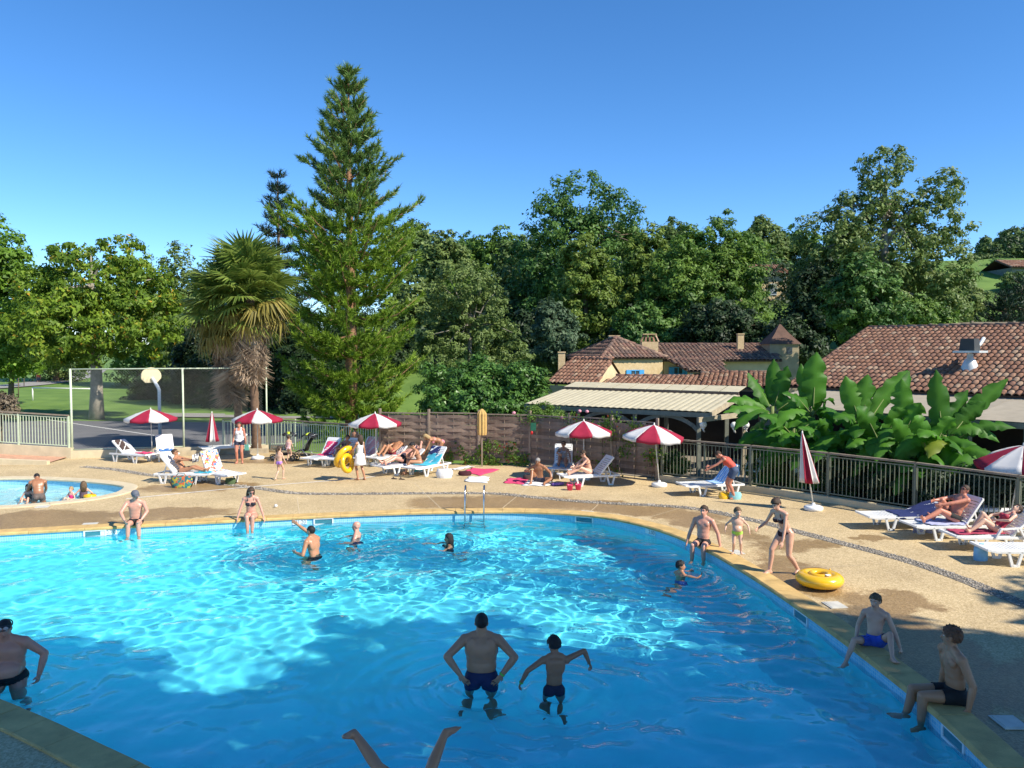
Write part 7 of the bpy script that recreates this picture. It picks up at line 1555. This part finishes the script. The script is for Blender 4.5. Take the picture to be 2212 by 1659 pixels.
# on the pool edge
def edge(px, py): c, t, n = wall_frame(px, py); return c + V(0, 0, .03), n
SEAT = dict(pel=(0, -.09, .105), lf=(-.13, .34, -.34), rf=(.13, .34, -.34), lkp=(0, .5, 1), rkp=(0, .5, 1), ltoe=(-.1, .8, -.45), rtoe=(.1, .8, -.45))
c, n = edge(291, 1142); person('man in a grey cap sitting on the far pool edge, hands on knees', c, n * .8 + V(.1, -.3, 0), 1.74, **SEAT, lean=6, head=(28, -8), lh=(-.19, .32, .20), rh=(.19, .32, .20), lep=(-1, -.2, .2), rep=(1, -.2, .2), girth=.98, skin='pink', hair='brown', hstyle='buzz', wear=[W('briefs', 'briefs', BLACK)], vox=.010, extra='cap', water=True, curl=40)
c, n = edge(545, 1127); S2 = dict(SEAT); S2.update(lf=(-.06, .34, -.30), rf=(.05, .36, -.30)); person('woman in a dark bikini with long brown hair sitting on the far pool edge', c, n * .8 + V(.05, -.3, 0), 1.66, **S2, lean=4, head=(24, -18), lh=(-.34, .06, .035), rh=(.34, .06, .035), lep=(-.6, -.8, 0), rep=(.6, -.8, 0), sex='f', skin='pink', hair='brown', hstyle='long', wear=[W('bikini_top', 'bra', (.02, .02, .03)), W('bikini_bottom', 'bikini', (.70, .66, .64))], vox=.010, extra='sunglasses', water=True)
c, n = edge(1538, 1192); person('lean man in black briefs sitting on the right pool edge beside the toddler', c, n * .5 + V(0, -.75, 0), 1.78, **SEAT, lean=-4, head=(-8, 0), lh=(-.36, -.12, .035), rh=(.34, -.02, .035), girth=.92, skin='pink', hair='brown', hstyle='short', wear=[W('briefs', 'briefs', BLACK)], vox=.010, water=True)
person('naked-chested toddler in a lime swim nappy standing at the right pool edge', gp(1592, 1200) + V(0, 0, .036), (-.25, -1), 1.08, legs=.8, pel=(0, 0, .75), head=(20, -4), lh=(-.40, .12, .80), rh=(.40, .12, .83), lf=(-.13, 0, .075), rf=(.13, 0, .075), sex='k', girth=1.16, belly=.4, hscale=1.12, skin='light', hair='lbrown', hstyle='short', wear=[W('swim_nappy', 'briefs', (.42, .70, .10))], vox=.010)
bw = gp(1694, 1240); person('woman in a dark bikini bending forward at the right pool edge, hair tied up', bw, (-.85, -.52), 1.70, pel=(0, -.02, .86), lean=30, plean=18, head=(10, 4), lh=(-.24, .36, .72), rh=(.30, .42, .92), lf=(-.13, -.26, .08), rf=(.14, .27, .08), lep=(-.3, -1, 0), rep=(.3, -1, 0), sex='f', girth=.93, skin='fair', hair='brown', hstyle='bun', wear=[W('bikini_top', 'bra', (.05, .015, .015)), W('bikini_bottom', 'bikini', (.05, .015, .015))], vox=.009)
c, n = edge(1893, 1424); stripe = striped('blue_striped_trunks', [(.02, .05, .38), (.04, .12, .55)], 22, 'Z', .8)
person('boy in blue striped trunks sitting in the shade on the right pool edge', c + V(.26, .05, 0), n * .55 + V(0, -.8, 0), 1.5, pel=(0, -.1, .10), lf=(-.36, .48, .05), rf=(.36, .48, -.20), lkp=(-.4, .3, 1), rkp=(.2, .4, 1), ltoe=(-.5, .7, .2), rtoe=(.6, .8, -.3), lean=-10, head=(-14, -16), lh=(-.40, -.12, .03), rh=(.30, -.14, .03), girth=.84, hscale=1.1, skin='fair', hair='lbrown', hstyle='short', wear=[('trunks', 'shorts', stripe)], vox=.009, water=True)
c, n = edge(2052, 1530); person('teenager in black trunks sitting on the right pool edge looking away, nearest the viewer', c + V(.30, .10, 0), n, 1.9, pel=(0, -.08, .105), lf=(-.08, .36, -.33), rf=(.16, .42, -.33), lkp=(0, .5, 1), rkp=(0, .5, 1), lean=8, plean=0, head=(-42, 6), lh=(-.30, -.06, .03), rh=(.32, -.10, .03), girth=.94, skin='tan', hair='red', hstyle='messy', wear=[W('trunks', 'trunks', BLACK, .5)], vox=.008, water=True)  # skin tone darkened to suggest the shade he sits in
# on the deck, standing
person('woman in a white top and dark shorts standing beside an open parasol', gp(518, 1001), (.12, -1), 1.64, pel=(0, 0, .93), lh=(-.27, .05, .80), rh=(.26, .02, .80), head=(-5, -5), sex='f', girth=1.08, skin='red', hair='brown', hstyle='short', wear=[W('vest', 'tank', (.76, .75, .76)), W('shorts', 'trunks', (.025, .03, .06), .9)], vox=.013)
person('girl with purple swim bottoms walking away across the deck', gp(604, 1036), (.35, .9), 1.14, pel=(0, 0, .90), lh=(-.24, -.1, .78), rh=(.26, .18, .85), lf=(-.08, -.22, .10), rf=(.09, .18, .08), sex='k', skin='light', hair='brown', hstyle='tail', wear=[W('bikini_top', 'bra', (.35, .25, .55)), W('bikini_bottom', 'briefs', (.40, .20, .62))], vox=.012)
person('little girl in a pale swimsuit standing with her back turned by the pushchairs', gp(624, 996), (.2, .9), 1.02, pel=(0, 0, .90), lh=(-.26, .05, .75), rh=(.27, .15, .80), sex='k', skin='light', hair='brown', hstyle='bun', wear=[W('swimsuit', 'onepiece', (.72, .45, .45))], vox=.012)
person('bare-backed child with a bun standing behind the loungers', gp(768, 993), (.1, 1), 1.34, pel=(0, 0, .92), lh=(-.26, .15, .85), rh=(.25, .2, .9), sex='k', hscale=.9, skin='tan', hair='brown', hstyle='bun', wear=[W('bikini_bottom', 'briefs', (.1, .1, .2))], vox=.013)
dg = gp(778, 1037); person('girl in a white dress carrying a yellow inflatable ring', dg, (-.75, .62), 1.56, pel=(0, 0, .93), lh=(-.22, .32, .95), rh=(.26, .02, .82), lf=(-.09, .02, .075), rf=(.12, -.12, .075), sex='f', girth=.88, skin='tan', hair='brown', hstyle='long', wear=[W('dress', 'dress', (.78, .77, .75))], vox=.012)
yr = thing('swim_ring', 'yellow inflatable ring carried by the girl in the white dress', 'swim ring', dg + V(-.52, -.02, .78)); torus(MB(), (0, 0, 0), .33, .095, V(.78, -.42, -.5).to_track_quat('Z', 'Y').to_matrix(), n=30).build('tube', M_YELL, yr); torus(MB(), (.12, -.1, -.2), .26, .08, V(.9, -.4, .15).to_track_quat('Z', 'Y').to_matrix(), n=26).build('second_tube', M_YELL, yr)
person('person bending far forward behind the woman sitting by the turquoise towel', gp(950, 1004), (-.96, -.1), 1.66, pel=(0, -.05, .90), lean=82, plean=55, head=(0, 30), lh=(-.2, .62, .50), rh=(.2, .62, .50), sex='f', skin='tan', hair='blond', hstyle='long', wear=[W('bikini_bottom', 'bikini', (.70, .25, .32)), W('bikini_top', 'bra', (.70, .25, .32))], vox=.013)
person('person in a red top and denim shorts bending over a lounger to spread a towel', gp(1580, 1077), (-.96, .2), 1.66, pel=(0, -.05, .90), lean=48, plean=24, head=(0, -8), lh=(-.20, .70, .92), rh=(.20, .66, .95), lf=(-.12, -.08, .075), rf=(.12, .06, .075), lep=(-.5, 0, -1), rep=(.5, 0, -1), sex='f', girth=1.14, skin='red', hair='brown', hstyle='buzz', wear=[W('vest', 'tank', (.62, .10, .07)), W('denim_shorts', 'shorts', (.05, .08, .15))], vox=.012)
# sitting and lying on the loungers
def on(key, dy=0.0, dx=0.0, dz=0.0):
    p, head, back, root = LOUNGERS[key]; h = Vector((*head, 0)).normalized(); return dict(loc=p + h * dy + Vector((h.y, -h.x, 0)) * dx + V(0, 0, dz), face=head)
REC = dict(pel=(0, -.13, .46), lkp=(0, .1, 1), rkp=(0, .1, 1), lf=(-.1, .70, .44), rf=(.1, .70, .44), ltoe=(-.2, .5, .8), rtoe=(.2, .5, .8))
person('sunglassed woman in a dark bikini reading a magazine on a lounger', **on('B1'), H=1.64, **REC, lean=-30, plean=-22, head=(0, -18), lh=(-.12, .26, .76), rh=(.14, .26, .78), lep=(-1, -.2, -.4), rep=(1, -.2, -.4), sex='f', skin='tan', hair='brown', hstyle='bun', wear=[W('bikini_top', 'bra', (.05, .02, .015)), W('bikini_bottom', 'bikini', (.05, .02, .015))], vox=.012, extra='sunglasses')
p, head, back, root = LOUNGERS['B1']; mg = thing('magazine', 'open magazine held by the reading woman', 'magazine', p + Vector((.30, -.05, .80)), facing(head)); MB().sheet([[V(x, .05 * abs(x) * 3, z) for x in (-.2, -.1, 0, .1, .2)] for z in (-.13, 0, .13)]).build('pages', patterned('magazine_print', [(.65, .64, .62), (.3, .28, .25), (.7, .68, .66), (.1, .1, .12), (.5, .35, .25)], 12), mg, solid=.006)
person('sunglassed woman sitting with knees drawn up behind the yellow ring', **on('C2'), H=1.62, **{**REC, 'lf': (-.1, .42, .42), 'rf': (.1, .40, .42)}, lean=-22, plean=-15, lh=(-.1, .30, .72), rh=(.12, .30, .72), lep=(-1, 0, -.2), rep=(1, 0, -.2), sex='f', skin='tan', hair='black', hstyle='bun', wear=[W('bikini_top', 'bra', (.05, .03, .05)), W('bikini_bottom', 'bikini', (.05, .03, .05))], vox=.013, extra='sunglasses')
person('bald man in black trunks sunbathing with one arm behind his head', **on('D2'), H=1.76, **REC, lean=-52, plean=-50, head=(0, 12), lh=(-.32, -.65, 1.02), rh=(.28, .05, .52), lep=(-1, .1, .3), rep=(1, -.2, 0), girth=1.18, belly=.5, skin='pink', hair='none', hstyle='bald', wear=[W('trunks', 'trunks', BLACK)], vox=.012)
person('sunbather half hidden behind the bald man', **on('D1'), H=1.68, **{**REC, 'lf': (-.1, .45, .42), 'rf': (.1, .5, .42)}, lean=-48, plean=-45, head=(0, 10), lh=(-.30, .05, .55), rh=(.25, .1, .6), girth=1.0, skin='tan', hair='grey', hstyle='buzz', wear=[W('trunks', 'trunks', (.3, .04, .06))], vox=.013)
s = on('D3', .15, .30); person('dark haired woman sitting sideways on a lounger leaning on her knees', s['loc'], (-1, -.32), 1.66, pel=(0, -.08, .46), lean=26, plean=12, head=(10, -6), lh=(-.10, .36, .62), rh=(.14, .36, .70), lf=(-.12, .46, .08), rf=(.12, .40, .08), lkp=(0, .4, 1), rkp=(0, .4, 1), lep=(-1, -.2, -.2), rep=(1, -.2, -.2), sex='f', skin='tan', hair='black', hstyle='bun', wear=[W('bikini_top', 'bra', (.04, .02, .02)), W('bikini_bottom', 'bikini', (.25, .03, .05))], vox=.012)
person('grey haired tanned man in dark trunks sitting on the ground with one knee up', gp(1163, 1043), (-.25, -1), 1.72, pel=(0, -.1, .11), lean=16, plean=4, head=(-20, -10), lh=(-.45, .02, .12), rh=(.30, .30, .42), lf=(-.28, .45, .07), rf=(.16, .42, .075), lkp=(-1, .3, .25), rkp=(.2, .1, 1), skin='brown', hair='grey', hstyle='buzz', wear=[W('trunks', 'trunks', (.03, .03, .05), .7)], vox=.012)
person('sunglassed woman in white shorts reclining in the shade under a parasol', **on('E1'), H=1.66, **{**REC, 'lf': (-.12, .62, .42), 'rf': (.12, .45, .42)}, lean=-18, plean=-14, head=(0, -5), lh=(-.28, .2, .6), rh=(.1, .25, .78), lep=(-1, -.2, 0), rep=(1, 0, -.3), sex='f', skin='tan', hair='brown', hstyle='short', wear=[W('vest', 'onepiece', (.35, .33, .32)), W('shorts', 'shorts', (.55, .50, .46))], vox=.013, extra='sunglasses')
person('woman in a patterned bikini sitting upright on a lounger facing left', **on('E2', .05), H=1.64, **{**REC, 'pel': (0, -.05, .45), 'lf': (-.12, .70, .42), 'rf': (.14, .55, .42)}, lean=20, plean=8, head=(-6, -6), lh=(-.14, .52, .62), rh=(.18, .48, .60), lep=(-1, -.2, -.3), rep=(1, -.2, -.3), sex='f', girth=1.08, skin='fair', hair='brown', hstyle='short', wear=[W('bikini_top', 'bra', (.05, .03, .09)), W('bikini_bottom', 'bikini', (.05, .03, .09))], vox=.012, extra='sunglasses')
person('man with sunglasses and black briefs sitting knee up on a lounger at right', **on('G2'), H=1.82, **{**REC, 'pel': (0, -.15, .46), 'lf': (-.12, .62, .44), 'rf': (.14, .22, .42)}, lean=-26, plean=-20, head=(14, -10), lh=(-.12, .28, .74), rh=(.12, .26, .80), lep=(-1, -.1, -.2), rep=(1, -.1, -.2), girth=1.12, skin='red', hair='brown', hstyle='buzz', wear=[W('briefs', 'briefs', BLACK)], vox=.011, extra='sunglasses')
person('brown haired woman in a red swimsuit reclining with knees bent at the right edge', **on('G3'), H=1.66, **{**REC, 'lf': (-.12, .58, .42), 'rf': (.14, .36, .42)}, lean=-44, plean=-42, head=(12, 14), lh=(-.12, -.05, .68), rh=(.16, .0, .66), lep=(-1, -.2, 0), rep=(1, -.2, 0), sex='f', skin='light', hair='brown', hstyle='messy', wear=[W('swimsuit', 'onepiece', (.35, .03, .06))], vox=.011)
gq = gp(84, 834); person('far-off walker in an orange-red top on the lane', gq, (.3, -1), 1.7, skin='tan', hair='brown', wear=[W('vest', 'tank', (.65, .12, .05)), W('shorts', 'shorts', (.1, .1, .12))], vox=.016)
flush_people()
cl = thing('small_bag', 'small green bag in the hand of the woman in a white top', 'bag', gp(518, 1001) + V(.30, -.08, .62)); MB().box((0, 0, 0), (.16, .05, .22), taper=.8).build('body', smat('bag_green', (.12, .36, .28)), cl); MB().tube([V(-.05, 0, .11), V(0, 0, .2), V(.05, 0, .11)], .008, 5).build('handle', MATS['wear_bag_green'], cl)
print('people', time.time() - T0, 'objects', len(bpy.data.objects))
if False:
    print('tris', sum(sum(len(p.vertices) - 2 for p in m.polygons) if len(m.polygons) < 50 else len(m.loops) - 2 * len(m.polygons) for m in bpy.data.meshes if m.users))
